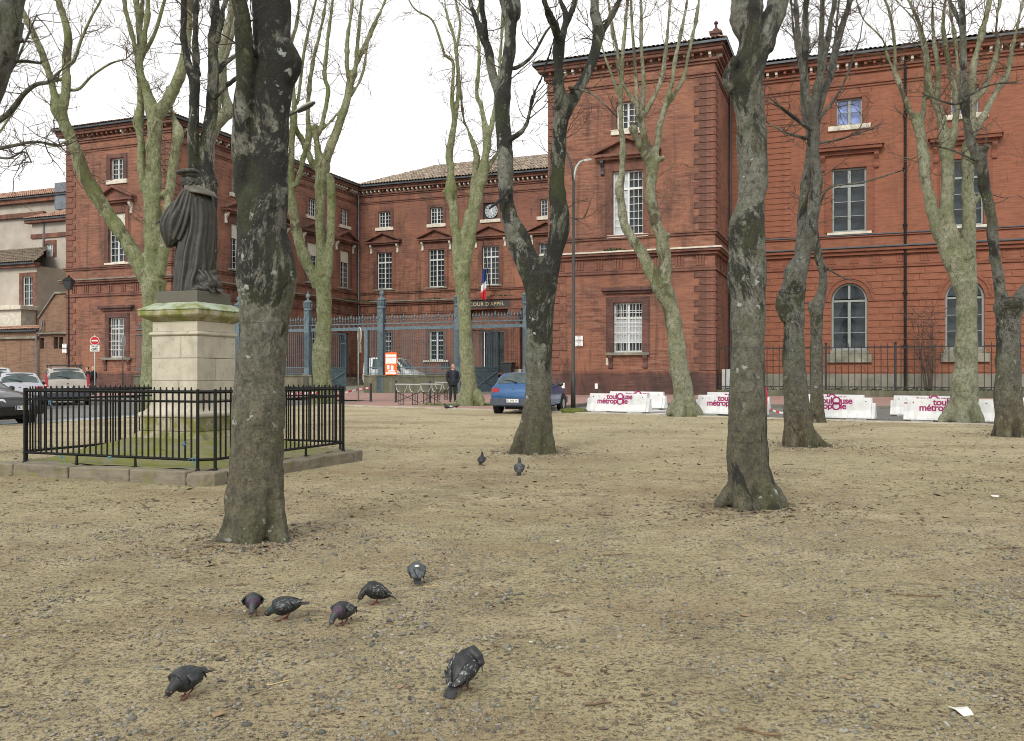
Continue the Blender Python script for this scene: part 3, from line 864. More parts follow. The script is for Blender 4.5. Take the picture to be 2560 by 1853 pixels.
def tiled_roof(par, p0, ds, dv, ls, lv, pitch, mat, cut0=0.0, cut1=0.0, tw=0.25, course=0.42, name='tiles', hh=.09):
    """canal tiles: rounded rows up the slope, overlapping courses. p0 eaves start, ds along eaves, dv up-slope (horizontal), cut: hip angles"""
    mb = MB(); p0, ds, dv = Vector(p0), Vector(ds), Vector(dv)
    nt_, nc = int(ls / tw), int(lv / course)
    sub = 4
    rng = random.Random(int(ls * 10))
    for j in range(nc):
        v0, v1 = j * course, (j + 1) * course + 0.05
        sl, sr = cut0 * v0, ls - cut1 * v0
        for i in range(nt_):
            s = i * tw
            if s + tw * 0.5 < sl or s + tw * 0.5 > sr: continue
            jz = rng.uniform(-0.012, 0.012)
            pts = []
            for k in range(sub + 1):
                th = math.pi * k / sub
                x = s + tw / 2 - tw * 0.52 * math.cos(th); h = hh * math.sin(th)
                pts.append((x, h))
            ring = []
            for v, dz in ((v0, 0.035), (v1, 0.0)):
                ring.append([p0 + ds * x + dv * v + Vector((0, 0, v * pitch + h + dz + jz)) for x, h in pts])
            n = len(mb.v)
            mb.v.extend([tuple(q) for q in ring[0] + ring[1]])
            for k in range(sub): mb.f.append((n + k, n + k + 1, n + sub + 2 + k, n + sub + 1 + k)); mb.m.append(0)
    o = mb.build(name, mat, par, smooth=True, normals=False, kind='stuff')
    a_, b_ = p0 + Vector((0, 0, -.02)), p0 + ds * ls + Vector((0, 0, -.02)); up = lambda q, c_: q + dv * lv + ds * c_ + Vector((0, 0, lv * pitch - .0))
    mb = MB(); mb.add([a_ - Vector((0, 0, .12)), b_ - Vector((0, 0, .12)), b_, a_, up(b_, -cut1 * lv), up(a_, cut0 * lv)], [(0, 1, 2, 3), (3, 2, 4, 5)]); mb.build('roof_boarding', M['gutter'], par, normals=False)
    return o
def roof_slab(par, pts, mat, name='roof'):
    mb = MB(); n = len(pts)
    mb.add([tuple(p) for p in pts], [tuple(range(n))]); return mb.build(name, mat, par, normals=False)

rng = random.Random(4)
ZS = (15.42, 16.95); ZM = (9.55, 13.07); ZG = (2.75, 5.48)

# ---------------------------------------------------------------- right pavilion
m = -4.84
ops = [(m - .65, m + .65, 15.30, 16.85), (m - .88, m + .88, 9.32, 12.95), (m - .83, m + .83, 2.67, 5.47)]
mb = MB(); fwall(mb, F_RP, -9.62, 0, 0.0, 19.2, ops); mb.build('front_wall', M['brick'], RP, normals=False)
mb = MB(); fwall(mb, F_RPr, 0, 5.6, 0.0, 19.2, []); mb.build('return_wall', M['brick'], RP, normals=False)
mb = MB(); fwall(mb, F_RPl, 0, 24, 0.0, 19.2, []); mb.build('court_wall', M['brick'], RP, normals=False)
mb = MB(); mb.fbox(F_RP, -9.66, 0.05, 0.0, 1.45, -0.02, 0.05); mb.build('plinth', M['brick_dark'], RP)
mb = MB(); mb.fbox(F_RPr, 0.0, 5.6, 0.0, 1.45, -0.02, 0.052); mb.build('plinth', M['brick_dark'], RP)
dress(RP, F_RP, -9.62, 0, e0=0.42, e1=0.42, led='stone', white=.12)
dress(RP, F_RPr, 0.03, 5.59, e0=0.0, e1=0.0, led='stone_dark', white=.1)
window(RP, F_RP, m - .65, m + .65, 15.30, 16.85, 2, 4, sill=(1.95, .3, .12, 'stone'), gl='glass')
surround(RP, F_RP, m - .65, m + .65, 15.30, 16.85, .24, .06, 'brick_trim')
window(RP, F_RP, m - .88, m + .88, 9.32, 12.95, 3, 6, 2, 11.95, sill=(2.4, .16, .14, 'stone'),
       glass_fn=lambda s, z: 'glass_curtain' if s < m else 'glass')
surround(RP, F_RP, m - .88, m + .88, 9.32, 12.95, .34, .08, 'brick_trim')
pediment(RP, F_RP, m, 13.72, 3.7, .95, bmat='dark_grey')
window(RP, F_RP, m - .83, m + .83, 2.67, 5.47, 2, 4, 2, 4.62, bars=True, glass_fn=lambda s, z: 'glass_curtain' if 3.3 < z < 4.6 else 'glass')
surround(RP, F_RP, m - .83, m + .83, 2.67, 5.47, .34, .09, 'brick_dark')
mb = MB(); mb.fbox(F_RP, m - 1.5, m + 1.5, 6.15, 6.34, -0.02, .3); mb.fbox(F_RP, m - 1.35, m + 1.35, 6.0, 6.149, -0.02, .16); mb.build('window_hood', M['brick_dark'], RP, bevel=.015)
mb = MB(); mb.fbox(F_RP, m - 1.25, m + 1.25, 2.5, 2.665, -0.2, .22); sl = mb.build('window_ledge', M['stone_dark'], RP, bevel=.015)
for sg in (-1, 1): bracket(sl, F_RP, m + sg * 1.0, 1.75, 2.499, .2, 'brick_dark', .26)
quoins(RP, F_RP, 0.0, -1, 1.62, 7.1, .40, 1.12, .86, 'brick_trim')
quoins(RP, F_RP, 0.0, -1, 9.32, 17.7, .40, 1.12, .86, 'brick_trim')
quoins(RP, F_RPr, 0.0, 1, 1.62, 7.1, .40, .86, 1.12, 'brick_trim')
quoins(RP, F_RPr, 0.0, 1, 9.32, 17.7, .40, .86, 1.12, 'brick_trim')
quoins(RP, F_RP, -9.62, 1, 1.62, 7.1, .40, 1.12, .7, 'brick_trim')
quoins(RP, F_RP, -9.62, 1, 9.32, 17.7, .40, .8, .5, 'brick_trim')
ov = .74
tiled_roof(RP, (-9.62 - ov, -ov, 19.46), (1, 0, 0), (0, 1, 0), 9.62 + 2 * ov, 6, .3, M['tile'], 1, 1)
tiled_roof(RP, (ov, -ov, 19.46), (0, 1, 0), (-1, 0, 0), 8, 5.7, .3, M['tile'], 1, 0)
tiled_roof(RP, (-9.62 - ov, -ov, 19.46), (0, 1, 0), (1, 0, 0), 25, 5.7, .3, M['tile'], 1, 0)
mb = MB(); mb.box(-.22, .26, .1, .58, 19.4, 20.05); mb.box(-.3, .34, .02, .66, 20.05, 20.2); mb.lathe([(.24, 20.2), (.18, 20.35), (.08, 20.42), (.06, 20.62), (.12, 20.66), (.12, 20.72), (.04, 20.82)], 10, (.02, .34, 0)); mb.build('chimney', M['brick_dark'], RP)
mb = MB(); mb.tube([F_RPr(5.3, .3, .12), F_RPr(5.3, 18.9, .12)], .07, 8); mb.build('drainpipe', M['gutter'], RP)
mb = MB(); mb.fbox(F_RP, m - 1.28, m - .95, 1.95, 2.35, 0, .02); mb.build('wall_notice', M['stone'], RP)

# ---------------------------------------------------------------- left pavilion
m = -42.5
ops = [(m - .62, m + .62, 15.48, 17.05), (m - .79, m + .79, 9.5, 13.08), (m - .73, m + .73, 2.65, 5.52)]
mb = MB(); fwall(mb, F_LP, -47.45, LP_A, 0.0, 19.2, ops); mb.build('front_wall', M['brick'], LP, normals=False)
mb = MB(); fwall(mb, F_LPl, 0, 16, 0.0, 19.2, []); mb.build('side_wall', M['brick'], LP, normals=False)
mb = MB(); mb.fbox(F_LP, -47.5, LP_A + .05, 0.0, 1.45, -0.02, 0.05); mb.build('plinth', M['brick_dark'], LP)
dress(LP, F_LP, -47.45, LP_A, e0=.42, e1=.42, white=.2)
window(LP, F_LP, m - .62, m + .62, 15.48, 17.05, 2, 4, sill=(1.95, .3, .12, 'stone'))
surround(LP, F_LP, m - .62, m + .62, 15.48, 17.05, .3, .07, 'brick_dark')
window(LP, F_LP, m - .79, m + .79, 9.5, 13.08, 2, 5, blind=12.0, sill=(2.3, .14, .12, 'stone'))
surround(LP, F_LP, m - .79, m + .79, 9.5, 13.08, .34, .08, 'brick_trim')
pediment(LP, F_LP, m, 13.9, 3.5, .95)
window(LP, F_LP, m - .73, m + .73, 2.65, 5.52, 2, 5, 1, 4.75, bars=True)
surround(LP, F_LP, m - .73, m + .73, 2.65, 5.52, .34, .09, 'brick_dark')
mb = MB(); mb.fbox(F_LP, m - 1.6, m + 1.6, 6.2, 6.4, -0.02, .3); mb.fbox(F_LP, m - 1.4, m + 1.4, 6.03, 6.199, -0.02, .16); mb.build('window_hood', M['brick_dark'], LP, bevel=.015)
mb = MB(); mb.fbox(F_LP, m - 1.4, m + 1.4, 2.48, 2.645, -0.2, .24); sl = mb.build('window_ledge', M['stone_dark'], LP, bevel=.015)
for sg in (-1, 1): bracket(sl, F_LP, m + sg * 1.1, 1.7, 2.479, .2, 'brick_dark', .26)
quoins(LP, F_LP, -47.45, 1, 1.62, 7.1, .40, .95, .62, 'brick_trim'); quoins(LP, F_LP, -47.45, 1, 9.32, 17.7, .40, .95, .62, 'brick_trim')
quoins(LP, F_LP, LP_A, -1, 1.62, 7.1, .40, .95, .62, 'brick_trim'); quoins(LP, F_LP, LP_A, -1, 9.32, 17.7, .40, .95, .62, 'brick_trim')
tiled_roof(LP, (-9.88 - ov, -ov, 19.46), (1, 0, 0), (0, 1, 0), 9.88 + 2 * ov, 6, .34, M['tile_red'], 1, 1)
tiled_roof(LP, (ov, -ov, 19.46), (0, 1, 0), (-1, 0, 0), 12, 5.7, .3, M['tile_red'], 1, 0)
# inner face of the pavilion (towards the court), up to where the range behind begins
LPB = 9.5
c1 = 7.1
ops = [(c1 - .62, c1 + .62, *ZS), (c1 - .79, c1 + .79, *ZM), (c1 - .73, c1 + .73, *ZG)]
mb = MB(); fwall(mb, F_LPr, 0, LPB, 0.0, 19.2, ops); mb.build('court_wall', M['brick'], LP, normals=False)
mb = MB(); mb.fbox(F_LPr, 0, LPB, 0.0, 1.45, -0.02, 0.052); mb.build('plinth', M['brick_dark'], LP)
dress(LP, F_LPr, 0.03, LPB)
quoins(LP, F_LPr, 0.0, 1, 1.62, 7.1, .40, .62, .95, 'brick_trim'); quoins(LP, F_LPr, 0.0, 1, 9.32, 17.7, .40, .62, .95, 'brick_trim')
def court_bay(par, F, c, blind, ground=True, panes=True):
    window(par, F, c - .65, c + .65, *ZS, 2, 4, sill=(1.95, .3, .14, 'stone'), panes=panes)
    surround(par, F, c - .65, c + .65, *ZS, .26, .06, 'brick_trim')
    window(par, F, c - .8, c + .8, *ZM, 2, 5, 2, None if blind else 12.1, blind=11.95 if blind else None, sill=(2.3, .13, .12, 'stone_dark'), panes=panes)
    surround(par, F, c - .8, c + .8, *ZM, .34, .08, 'brick_trim')
    pediment(par, F, c, 13.9, 3.6, .9)
    if ground:
        window(par, F, c - .72, c + .72, *ZG, 2, 4, 2, 4.6, sill=(2.6, .16, .2, 'stone'), panes=panes)
        surround(par, F, c - .72, c + .72, *ZG, .3, .07, 'brick_trim')
court_bay(LP, F_LPr, c1, True, panes=False)

# ---------------------------------------------------------------- courtyard range: left wing and back front
cols_l = [11.9, 17.15, 22.4]
ops = []
for c in cols_l:
    ops += [(c - .65, c + .65, *ZS), (c - .8, c + .8, *ZM)]
    ops.append((c - .72, c + .72, *ZG) if c < 22 else (c - .75, c + .75, 1.2, 5.3))
mb = MB(); fwall(mb, F_LW, LPB, BF_B, 0.0, 19.2, ops); mb.build('left_wall', M['brick'], CW, normals=False)
mb = MB(); mb.fbox(F_LW, LPB, BF_B, 0.0, 1.45, -0.02, 0.05); 
mb.f = mb.f; mb.build('plinth', M['brick_dark'], CW)
dress(CW, F_LW, LPB + .02, BF_B)
for c in cols_l: court_bay(CW, F_LW, c, c > 15, ground=c < 22, panes=False)
c = 22.4
mb = MB()
for sg in (-1, 1): mb.fbox(F_LW, *sorted((c + sg * .02, c + sg * .73)), 1.2, 4.35, -.14, -.08)
for sg in (-1, 1):
    for z0, z1 in ((1.35, 2.2), (2.35, 3.3), (3.45, 4.2)): mb.fbox(F_LW, *sorted((c + sg * .12, c + sg * .63)), z0, z1, -.08, -.055)
mb.fbox(F_LW, c - .75, c + .75, 4.36, 4.5, -.14, -.05)
dr = mb.build('door', M['door_blue'], CW, bevel=.01)
mb = MB(); mb.fbox(F_LW, c - .72, c + .72, 4.5, 5.3, -.14, -.12); mb.build('fanlight', M['glass'], dr)
mb = MB()
for k in range(4):
    mb.tube([F_LW(c - .7 + k * .35, 4.5, -.09), F_LW(c - .35 + k * .35, 5.3, -.09)], .03, 5); mb.tube([F_LW(c - .35 + k * .35, 4.5, -.09), F_LW(c - .7 + k * .35, 5.3, -.09)], .03, 5)
mb.build('fanlight_grille', M['iron_blue'], dr)
surround(CW, F_LW, c - .75, c + .75, 1.2, 5.3, .3, .08, 'brick_trim', 'door_surround')
for k in range(4):
    mb = MB(); mb.fbox(F_LW, c - 1.5 - .25 * (3 - k), c + 1.3 + .25 * (3 - k), .3 + .22 * k, .52 + .22 * k, -.02, 1.5 - .32 * k); mb.build('doorstep', M['stone_dark'], CW, bevel=.02)

cols_b = [-34.65, -29.15, -23.7, -18.25]
ops = []
for c in cols_b:
    if c != -23.7: ops += [(c - .65, c + .65, *ZS)]
    ops += [(c - .8, c + .8, *ZM), (c - .72, c + .72, *ZG) if c != -23.7 else (c - .75, c + 1.35, .9, 5.3)]
ops.append((-24.4, -23.0, 15.55, 17.0))
mb = MB(); fwall(mb, F_BF, LP_A, -9.6, 0.0, 19.2, ops); mb.build('back_wall', M['brick'], CW, normals=False)
mb = MB(); mb.fbox(F_BF, LP_A, -25.5, 0.0, 1.45, -0.02, 0.05); mb.fbox(F_BF, -21, -9.6, 0.0, 1.45, -0.02, 0.05); mb.build('plinth', M['brick_dark'], CW)
dress(CW, F_BF, LP_A + .04, -9.6)
for c in cols_b:
    if c == -23.7:
        window(CW, F_BF, c - .8, c + .8, *ZM, 2, 5, 2, 12.1, sill=(2.3, .13, .12, 'stone_dark')); surround(CW, F_BF, c - .8, c + .8, *ZM, .34, .08, 'brick_trim'); pediment(CW, F_BF, c, 13.9, 3.6, .9)
    else: court_bay(CW, F_BF, c, False)
# clock in its square niche
dn = Vector(F_BF(0, 0, 1)) - Vector(F_BF(0, 0, 0))
cx, cz = -23.7, 16.28
mb = MB(); mb.fbox(F_BF, -24.4, -23.0, 15.55, 17.0, -.25, -.2); cb = mb.build('clock_case', M['dark_grey'], CW)
mb = MB(); prof = [(.64 * math.cos(t), .64 * math.sin(t)) for t in [i * math.pi / 16 for i in range(32)]]
mb.prism(prof, F_BF(cx, cz, -.199), (1, 0, 0), (0, 0, 1), dn * .05); mb.build('clock_face', simple('clock_face', (.33, .37, .38), .5, .15), cb)
mb = MB()
for i in range(12):
    t = i * math.pi / 6; ca, sa = math.cos(t), math.sin(t)
    q = [F_BF(cx + ca * r + sa * k, cz + sa * r - ca * k, nn) for nn in (-.147, -.14) for r, k in ((.44, -.035), (.57, -.035), (.57, .035), (.44, .035))]
    mb.hexa(q)
mb.build('hour_mark', M['black'], cb)
for t, ln, w in ((R(68), .46, .03), (R(-62), .34, .04), (R(90), .2, .03)):
    mb = MB(); ca, sa = math.cos(t), math.sin(t)
    mb.hexa([F_BF(cx + ca * r + sa * k, cz + sa * r - ca * k, nn) for nn in (-.137, -.128) for r, k in ((-.1, -w), (ln, -w * .4), (ln, w * .4), (-.1, w))]); mb.build('clock_hand', M['white'], cb)
mb = MB()
for i in range(32):
    t0, t1 = i * math.pi / 16, (i + 1) * math.pi / 16
    mb.hexa([F_BF(cx + r * math.cos(t), cz + r * math.sin(t), nn) for nn in (-.199, -.1) for t, r in ((t0, .64), (t0, .70), (t1, .70), (t1, .64))])
mb.build('clock_rim', M['iron_black'], cb)
mb = MB(); mb.fbox(F_BF, cx - 1, cx + 1, 15.2, 15.5, -.2, .14); mb.build('sill', M['stone'], CW, bevel=.012)
surround(CW, F_BF, -24.4, -23.0, 15.55, 17.0, .26, .06, 'brick_trim')
# portico round the main door
mb = MB(); mb.fbox(F_BF, -26.6, -20.1, 7.3, 8.15, -.02, .75); mb.fbox(F_BF, -26.75, -19.95, 8.15, 8.42, -.02, .95); pt = mb.build('portico', M['brick_trim'], CW, bevel=.02)
for c in (-26.1, -21.1):
    mb = MB(); mb.fbox(F_BF, c - .48, c + .48, 1.9, 6.75, .0, .6); 
    for k in range(5): mb.fbox(F_BF, c - .4 + k * .2 - .045, c - .4 + k * .2 + .045, 2.05, 6.6, .6, .64)
    col = mb.build('pilaster', M['brick_trim'], CW, bevel=.015)
    mb = MB(); mb.fbox(F_BF, c - .62, c + .62, 6.76, 7.29, -.02, .74); mb.build('capital', M['brick_trim'], col, bevel=.03)
    mb = MB(); mb.fbox(F_BF, c - .62, c + .62, 1.5, 1.9, -.02, .74); mb.fbox(F_BF, c - .72, c + .72, 1.15, 1.5, -.02, .82); mb.build('pilaster_base', M['stone'], col, bevel=.04)
mb = MB(); mb.fbox(F_BF, -25.9, -21.6, 7.46, 8.05, .75, .80); sp = mb.build('name_panel', M['dark_grey'], pt)
put_text("COUR D'APPEL", .46, M['gold'], sp, F_BF(-23.75, 7.75, .806), (R(90), 0, 0), extrude=.004, spacing=1.12)
mb = MB(); mb.fbox(F_BF, -24.45, -22.35, .9, 5.3, -.45, -.4)
main_door = mb.build('main_door', M['glass'], CW)
for q in (-24.4, -23.75, -23.05, -22.4):
    mb = MB(); mb.fbox(F_BF, q - .04, q + .04, .9, 5.3, -.4, -.34); mb.build('door_stile', M['dark'], main_door)
mb = MB(); mb.fbox(F_BF, -24.45, -22.35, 3.6, 3.75, -.4, -.33); mb.build('door_rail', M['dark'], main_door)
surround(CW, F_BF, -24.45, -22.35, .9, 5.3, .28, .1, 'brick_trim', 'door_surround')
for k in range(4):
    mb = MB(); mb.fbox(F_BF, -27 - .2 * (3 - k), -19.5 + .2 * (3 - k), .25 + .22 * k, .47 + .22 * k, -.02, 2.2 - .32 * k); mb.build('doorstep', M['stone_dark'], CW, bevel=.02)
for s, z, w, mt in ((-28.2, 2.2, .8, 'dark_grey'), (-26.95, 2.2, .55, 'white'), (-30.2, 2.2, .0, 'white')):
    if w: mb = MB(); mb.fbox(F_BF, s - w / 2, s + w / 2, z - .22, z + .22, .06, .09); mb.build('wall_plaque', M[mt], CW)
mb = MB(); mb.tube([F_LW(BF_B - .22, .3, .2), F_LW(BF_B - .22, 19.0, .2)], .085, 8); mb.build('drainpipe', M['zinc'], CW)
tiled_roof(CW, (.2, -.8, 19.44), (1, 0, 0), (0, 1, 0), 28, 7.4, .43, M['tile'], 0.75, 0, tw=.3, course=.5, hh=.13)
tiled_roof(CW, (ov, LPB - BF_B, 19.46), (0, 1, 0), (-1, 0, 0), BF_B - LPB + 4, 5.7, .3, M['tile_red'], 0, 0)
roof_slab(CW, [(5.6, 6.3, 22.6), (28, 6.3, 22.6), (28, 12.5, 20), (5.6, 12.5, 20)], M['tile'], 'rear_roof')

# ---------------------------------------------------------------- painted wing
cols_r = [6.8, 12.75, 18.7]
ops = []
for c in cols_r: ops += [(c - .69, c + .69, 15.78, 17.33), (c - .92, c + .92, 9.62, 13.32), (c - .96, c + .96, 2.8, 6.68, True)]
S1 = 24.0
mb = MB(); fwall(mb, F_RW, 0, S1, 0.0, 19.4, ops); mb.build('front_wall', M['paint'], RW, normals=False)
mb = MB(); mb.fbox(F_RW, .02, S1, 0, 1.45, -.02, .07); mb.build('plinth', simple('grey_plinth', (.185, .175, .145), .9, .3, 1.2, bump=.3), RW)
bands(RW, F_RW, .02, S1, [(7.5, 7.62, .1), (7.63, 7.72, .06), (8.25, 8.45, .2), (8.455, 8.62, .36)], 'paint_trim', 'belt_course')
bands(RW, F_RW, .02, S1, [(8.625, 8.72, .44, 'gutter')], 'paint_trim', 'belt_ledge')
bands(RW, F_RW, .02, S1, [(9.3, 9.38, .1), (9.385, 9.46, .14, 'gutter')], 'paint_trim', 'sill_course')
bands(RW, F_RW, .02, S1, [(17.9, 17.98, .06), (18.06, 18.16, .08), (18.7, 18.85, .12), (18.855, 18.98, .22)], 'paint_trim', 'architrave')
bands(RW, F_RW, .02, S1, [(19.26, 19.45, .5), (19.455, 19.6, .6)], 'paint_trim', 'cornice')
triglyphs(RW, F_RW, .3, S1 - .3, 7.8, 8.22, 1.2, 'paint_trim')
modillions(RW, F_RW, .1, S1, 19.07, 19.255, .36, .48, .14, ['stone', 'paint_trim'], rng, .55)
mb = MB(); mb.fbox(F_RW, .05, S1, 19.605, 19.71, .3, .72); mb.build('gutter', M['gutter'], RW, bevel=.04)
for c in cols_r:
    window(RW, F_RW, c - .69, c + .69, 15.78, 17.33, 1, 2, mat='grey_paint', gl='glass_painted_sky', sill=(2.3, .28, .14, 'stone'), mull=.16, fw=.09)
    surround(RW, F_RW, c - .69, c + .69, 15.78, 17.33, .26, .06, 'paint_trim')
    window(RW, F_RW, c - .92, c + .92, 9.62, 13.32, 1, 3, 1, 12.3, mat='grey_paint', gl='glass', sill=(2.4, .14, .14, 'stone'), mull=.17, fw=.1, mun=.035)
    surround(RW, F_RW, c - .92, c + .92, 9.62, 13.32, .34, .08, 'paint_trim')
    mb = MB(); mb.fbox(F_RW, c - 1.75, c + 1.75, 14.28, 14.46, -.02, .46); mb.fbox(F_RW, c - 1.85, c + 1.85, 14.461, 14.6, -.02, .54); mb.fbox(F_RW, c - 1.6, c + 1.6, 14.08, 14.279, -.02, .2)
    hd = mb.build('window_hood', M['paint_trim'], RW, bevel=.015)
    for sg in (-1, 1): bracket(hd, F_RW, c + sg * 1.45, 13.2, 14.079, .3, 'paint_trim', .26)
    wn = window(RW, F_RW, c - .96, c + .96, 2.8, 6.68, 1, 3, arch=True, split=5.72 - .06, mat='grey_paint', gl='glass', mull=.16, fw=.11, mun=.035)
    mb = MB(); mb.fbox(F_RW, c - 1.2, c + 1.2, 2.1, 2.6, -.05, .2); mb.fbox(F_RW, c - 1.05, c + 1.05, 2.601, 2.8, -.2, .1); mb.build('sill', M['stone_dark'], wn, bevel=.02)
    mb = MB(); k = 18
    for i in range(k):
        t0, t1 = math.pi * i / k, math.pi * (i + 1) / k
        for r0, r1, pr in ((.965, 1.2, .08), (1.2, 1.3, .14)):
            mb.hexa([F_RW(c - r * math.cos(t), 5.72 + r * math.sin(t), nn) for nn in (-.03, pr) for t, r in ((t0, r0), (t1, r0), (t1, r1), (t0, r1))])
    mb.build('arch_moulding', M['paint_trim'], RW)
bands(RW, F_RW, .02, 6.8 - 1.0, [(5.6, 5.74, .1)], 'paint_trim', 'impost_band')
for i in range(len(cols_r)):
    bands(RW, F_RW, cols_r[i] + 1.0, (cols_r[i + 1] - 1.0) if i < 2 else S1, [(5.6, 5.74, .1)], 'paint_trim', 'impost_band')
# rusticated ground floor: every block on its own
blk = {}
ch = (7.45 - 1.5) / 16
for j in range(16):
    z0, z1 = 1.5 + j * ch, 1.5 + (j + 1) * ch
    if z1 > 5.58 and z0 < 5.76: 
        if abs((z0 + z1) / 2 - 5.67) < ch * .45: continue
    segs = [[.05, S1]]
    cuts = []
    for c in cols_r:
        zc = (z0 + z1) / 2
        if zc < 2.75: hw = 1.2 if 2.05 < zc else 0
        elif zc < 5.72: hw = .96
        else:
            r = 1.32; dzc = min(abs(z0 - 5.72), abs(z1 - 5.72)); hw = math.sqrt(max(0, r * r - dzc * dzc))
        if hw: cuts.append((c - hw, c + hw))
    runs, x = [], .05
    for c0, c1_ in cuts: runs.append((x, c0)); x = c1_
    runs.append((x, S1))
    for r0, r1 in runs:
        n = max(1, round((r1 - r0) / 1.28)); w = (r1 - r0) / n
        sh = .5 * w if j % 2 and n > 1 else 0
        xs = [r0] + [r0 + sh + w * i for i in range(1 if not sh else 0, n)] + [r1]
        if sh: xs = [r0] + [r0 + sh + w * i for i in range(n)] + [r1]
        for x0, x1 in zip(xs[:-1], xs[1:]):
            key = round(x1 - x0, 2)
            if key < .1: continue
            if key not in blk:
                q0 = Vector(F_RW(0, 0, 0)); G = lambda s, z, nn: tuple(Vector(F_RW(s, z, nn)) - q0)
                mb = MB(); mb.fbox(G, .016, key - .016, .016, ch - .016, -.02, .045); me = mb.mesh('rusticated_block'); me.materials.append(M['paint']); blk[key] = me
            inst('rusticated_block', blk[key], RW, F_RW(x0, z0, 0), bevel=.014)
quoins(RW, F_RW, 2.1, 1, 9.5, 17.8, .33, 1.5, 1.5, 'paint', .04)
mb = MB(); mb.tube([F_RW(9.74, .4, .2), F_RW(9.74, 19.2, .2)], .075, 8)
for z in (3, 6, 9.8, 13, 16): mb.fbox(F_RW, 9.62, 9.86, z, z + .08, .0, .28)
mb.build('drainpipe', simple('brown_pipe', (.014, .013, .012), .7, .3, spec=.2), RW)
mb = MB(); mb.fbox(F_RW, 3.75, 4.35, 8.02, 8.2, .5, .68); mb.tube([F_RW(4.0, 8.0, 0), F_RW(4.0, 8.0, .58)], .03, 6); mb.build('security_camera', M['white'], RW, bevel=.02)
tiled_roof(RW, (-.2, -.8, 19.73), (1, 0, 0), (0, 1, 0), 24.2, 5, .3, M['tile_moss'])
# weeds growing on the ledges
def weeds(px_par, F, s0, s1, z, n, seed, mat='leafgreen', size=.22, name='ledge_weeds'):
    r = random.Random(seed); mb = MB()
    for _ in range(n):
        s = r.uniform(s0, s1); k = size * r.uniform(.4, 1.2) * (1 - abs(2 * (s - s0) / (s1 - s0) - 1) ** 3 * .6)
        p = Vector(F(s, z, r.uniform(.1, .38))); a = r.uniform(0, 6.28)
        d = Vector((math.cos(a) * .6, math.sin(a) * .6, r.uniform(.3, 1))).normalized() * k; w = Vector((-math.sin(a), math.cos(a), 0)) * k * .22
        mb.add([p - w * .4, p + w * .4, p + d * .6 + w, p + d, p + d * .6 - w], [(0, 1, 2, 3, 4)])
    mb.build(name, M[mat], px_par, normals=False, kind='stuff')
weeds(CW, F_LW, 22, 24.7, 8.4, 160, 1); weeds(CW, F_LW, 10, 13, 8.4, 120, 2); weeds(CW, F_BF, -31, -28.5, 8.4, 90, 3); weeds(CW, F_BF, -24.5, -21.2, 8.43, 150, 4); weeds(RP, F_RP, -6.3, -4.9, 8.4, 110, 5)
weeds(LP, F_LPr, 2, 5, 8.4, 120, 6); weeds(CW, F_BF, -37, -35.5, 8.4, 90, 7)

# ================================================================== blue court railings
def zf(a, b=0.0): return g(ab(a, b).y)
pil = [fa(597), fa(770), fa(954), fa(1146), fa(1317)]
p = ab(pil[2], 0)
CF = thing('court_railing', 'blue painted iron court railing with fluted pillars and spear points before the brick court', 'fence', (p.x, p.y, 0), -TH)
A0 = pil[2]
def FC(s, z, n): return (s - A0, -n, z)
ZB0, ZB1 = 4.22, 4.66
for a in pil:
    mb = MB(); mb.fbox(FC, a - .24, a + .24, .2, 1.5, -.24, .24); mb.fbox(FC, a - .19, a + .19, 1.5, 5.55, -.2, .2)
    for k in range(-2, 3): mb.fbox(FC, a + k * .075 - .018, a + k * .075 + .018, 1.9, 4.15, .2, .23)
    for q in ((-.16, .16), (.16, -.16)):
        mb.hexa([FC(a + x + dx, z, nn) for nn in (.202, .232) for x, z, dx in ((q[0], 4.8, -.03), (q[0], 4.8, .03), (q[1], 5.5, .03), (q[1], 5.5, -.03))])
    pl = mb.build('pillar', M['iron_blue'], CF, bevel=.012)
    mb = MB(); mb.lathe([(.24, 5.55), (.29, 5.62), (.28, 5.7), (.22, 5.75), (.25, 6.05), (.3, 6.1), (.3, 6.18), (.2, 6.24), (.08, 6.3), (.06, 6.4)], 12, FC(a, 0, 0))
    mb.build('capital', M['iron_blue'], pl)
    for k in range(10):
        t = k * .628; mb = MB(); c = FC(a + .25 * math.cos(t), 5.95, .25 * math.sin(t)); mb.lathe([(.03, -.18), (.055, .05), (.0, .2)], 5, c); mb.build('leaf', M['iron_blue'], pl)
    mb = MB(); mb.ellipsoid(FC(a, 6.55, 0), (.17, .09, .17), 12, 8); mb.lathe([(.05, 6.3), (.04, 6.85), (.0, 6.92)], 6, FC(a, 0, 0)); mb.build('finial', M['iron_blue'], pl)
# beam with scrolled frieze
mb = MB()
for a, b in zip(pil[:-1], pil[1:]):
    mb.fbox(FC, a + .23, b - .23, ZB1 - .07, ZB1, -.07, .07); mb.fbox(FC, a + .23, b - .23, ZB0, ZB0 + .06, -.06, .06); mb.fbox(FC, a + .23, b - .23, ZB0 + .06, ZB0 + .2, -.015, .015)
mb.fbox(FC, pil[0] - 9, pil[0] - .23, ZB1 - .07, ZB1, -.07, .07); mb.fbox(FC, pil[0] - 9, pil[0] - .23, ZB0, ZB0 + .06, -.06, .06)
beam = mb.build('beam', M['iron_blue'], CF)
mbr = MB(); q = [(.15 * math.cos(t), .15 * math.sin(t)) for t in [i * math.pi / 6 for i in range(12)]]
mbr.tube([(x, 0, z) for x, z in q] + [(q[0][0], 0, q[0][1])], .022, 5, cap=False); mer = mbr.mesh('ring'); mer.materials.append(M['iron_blue'])
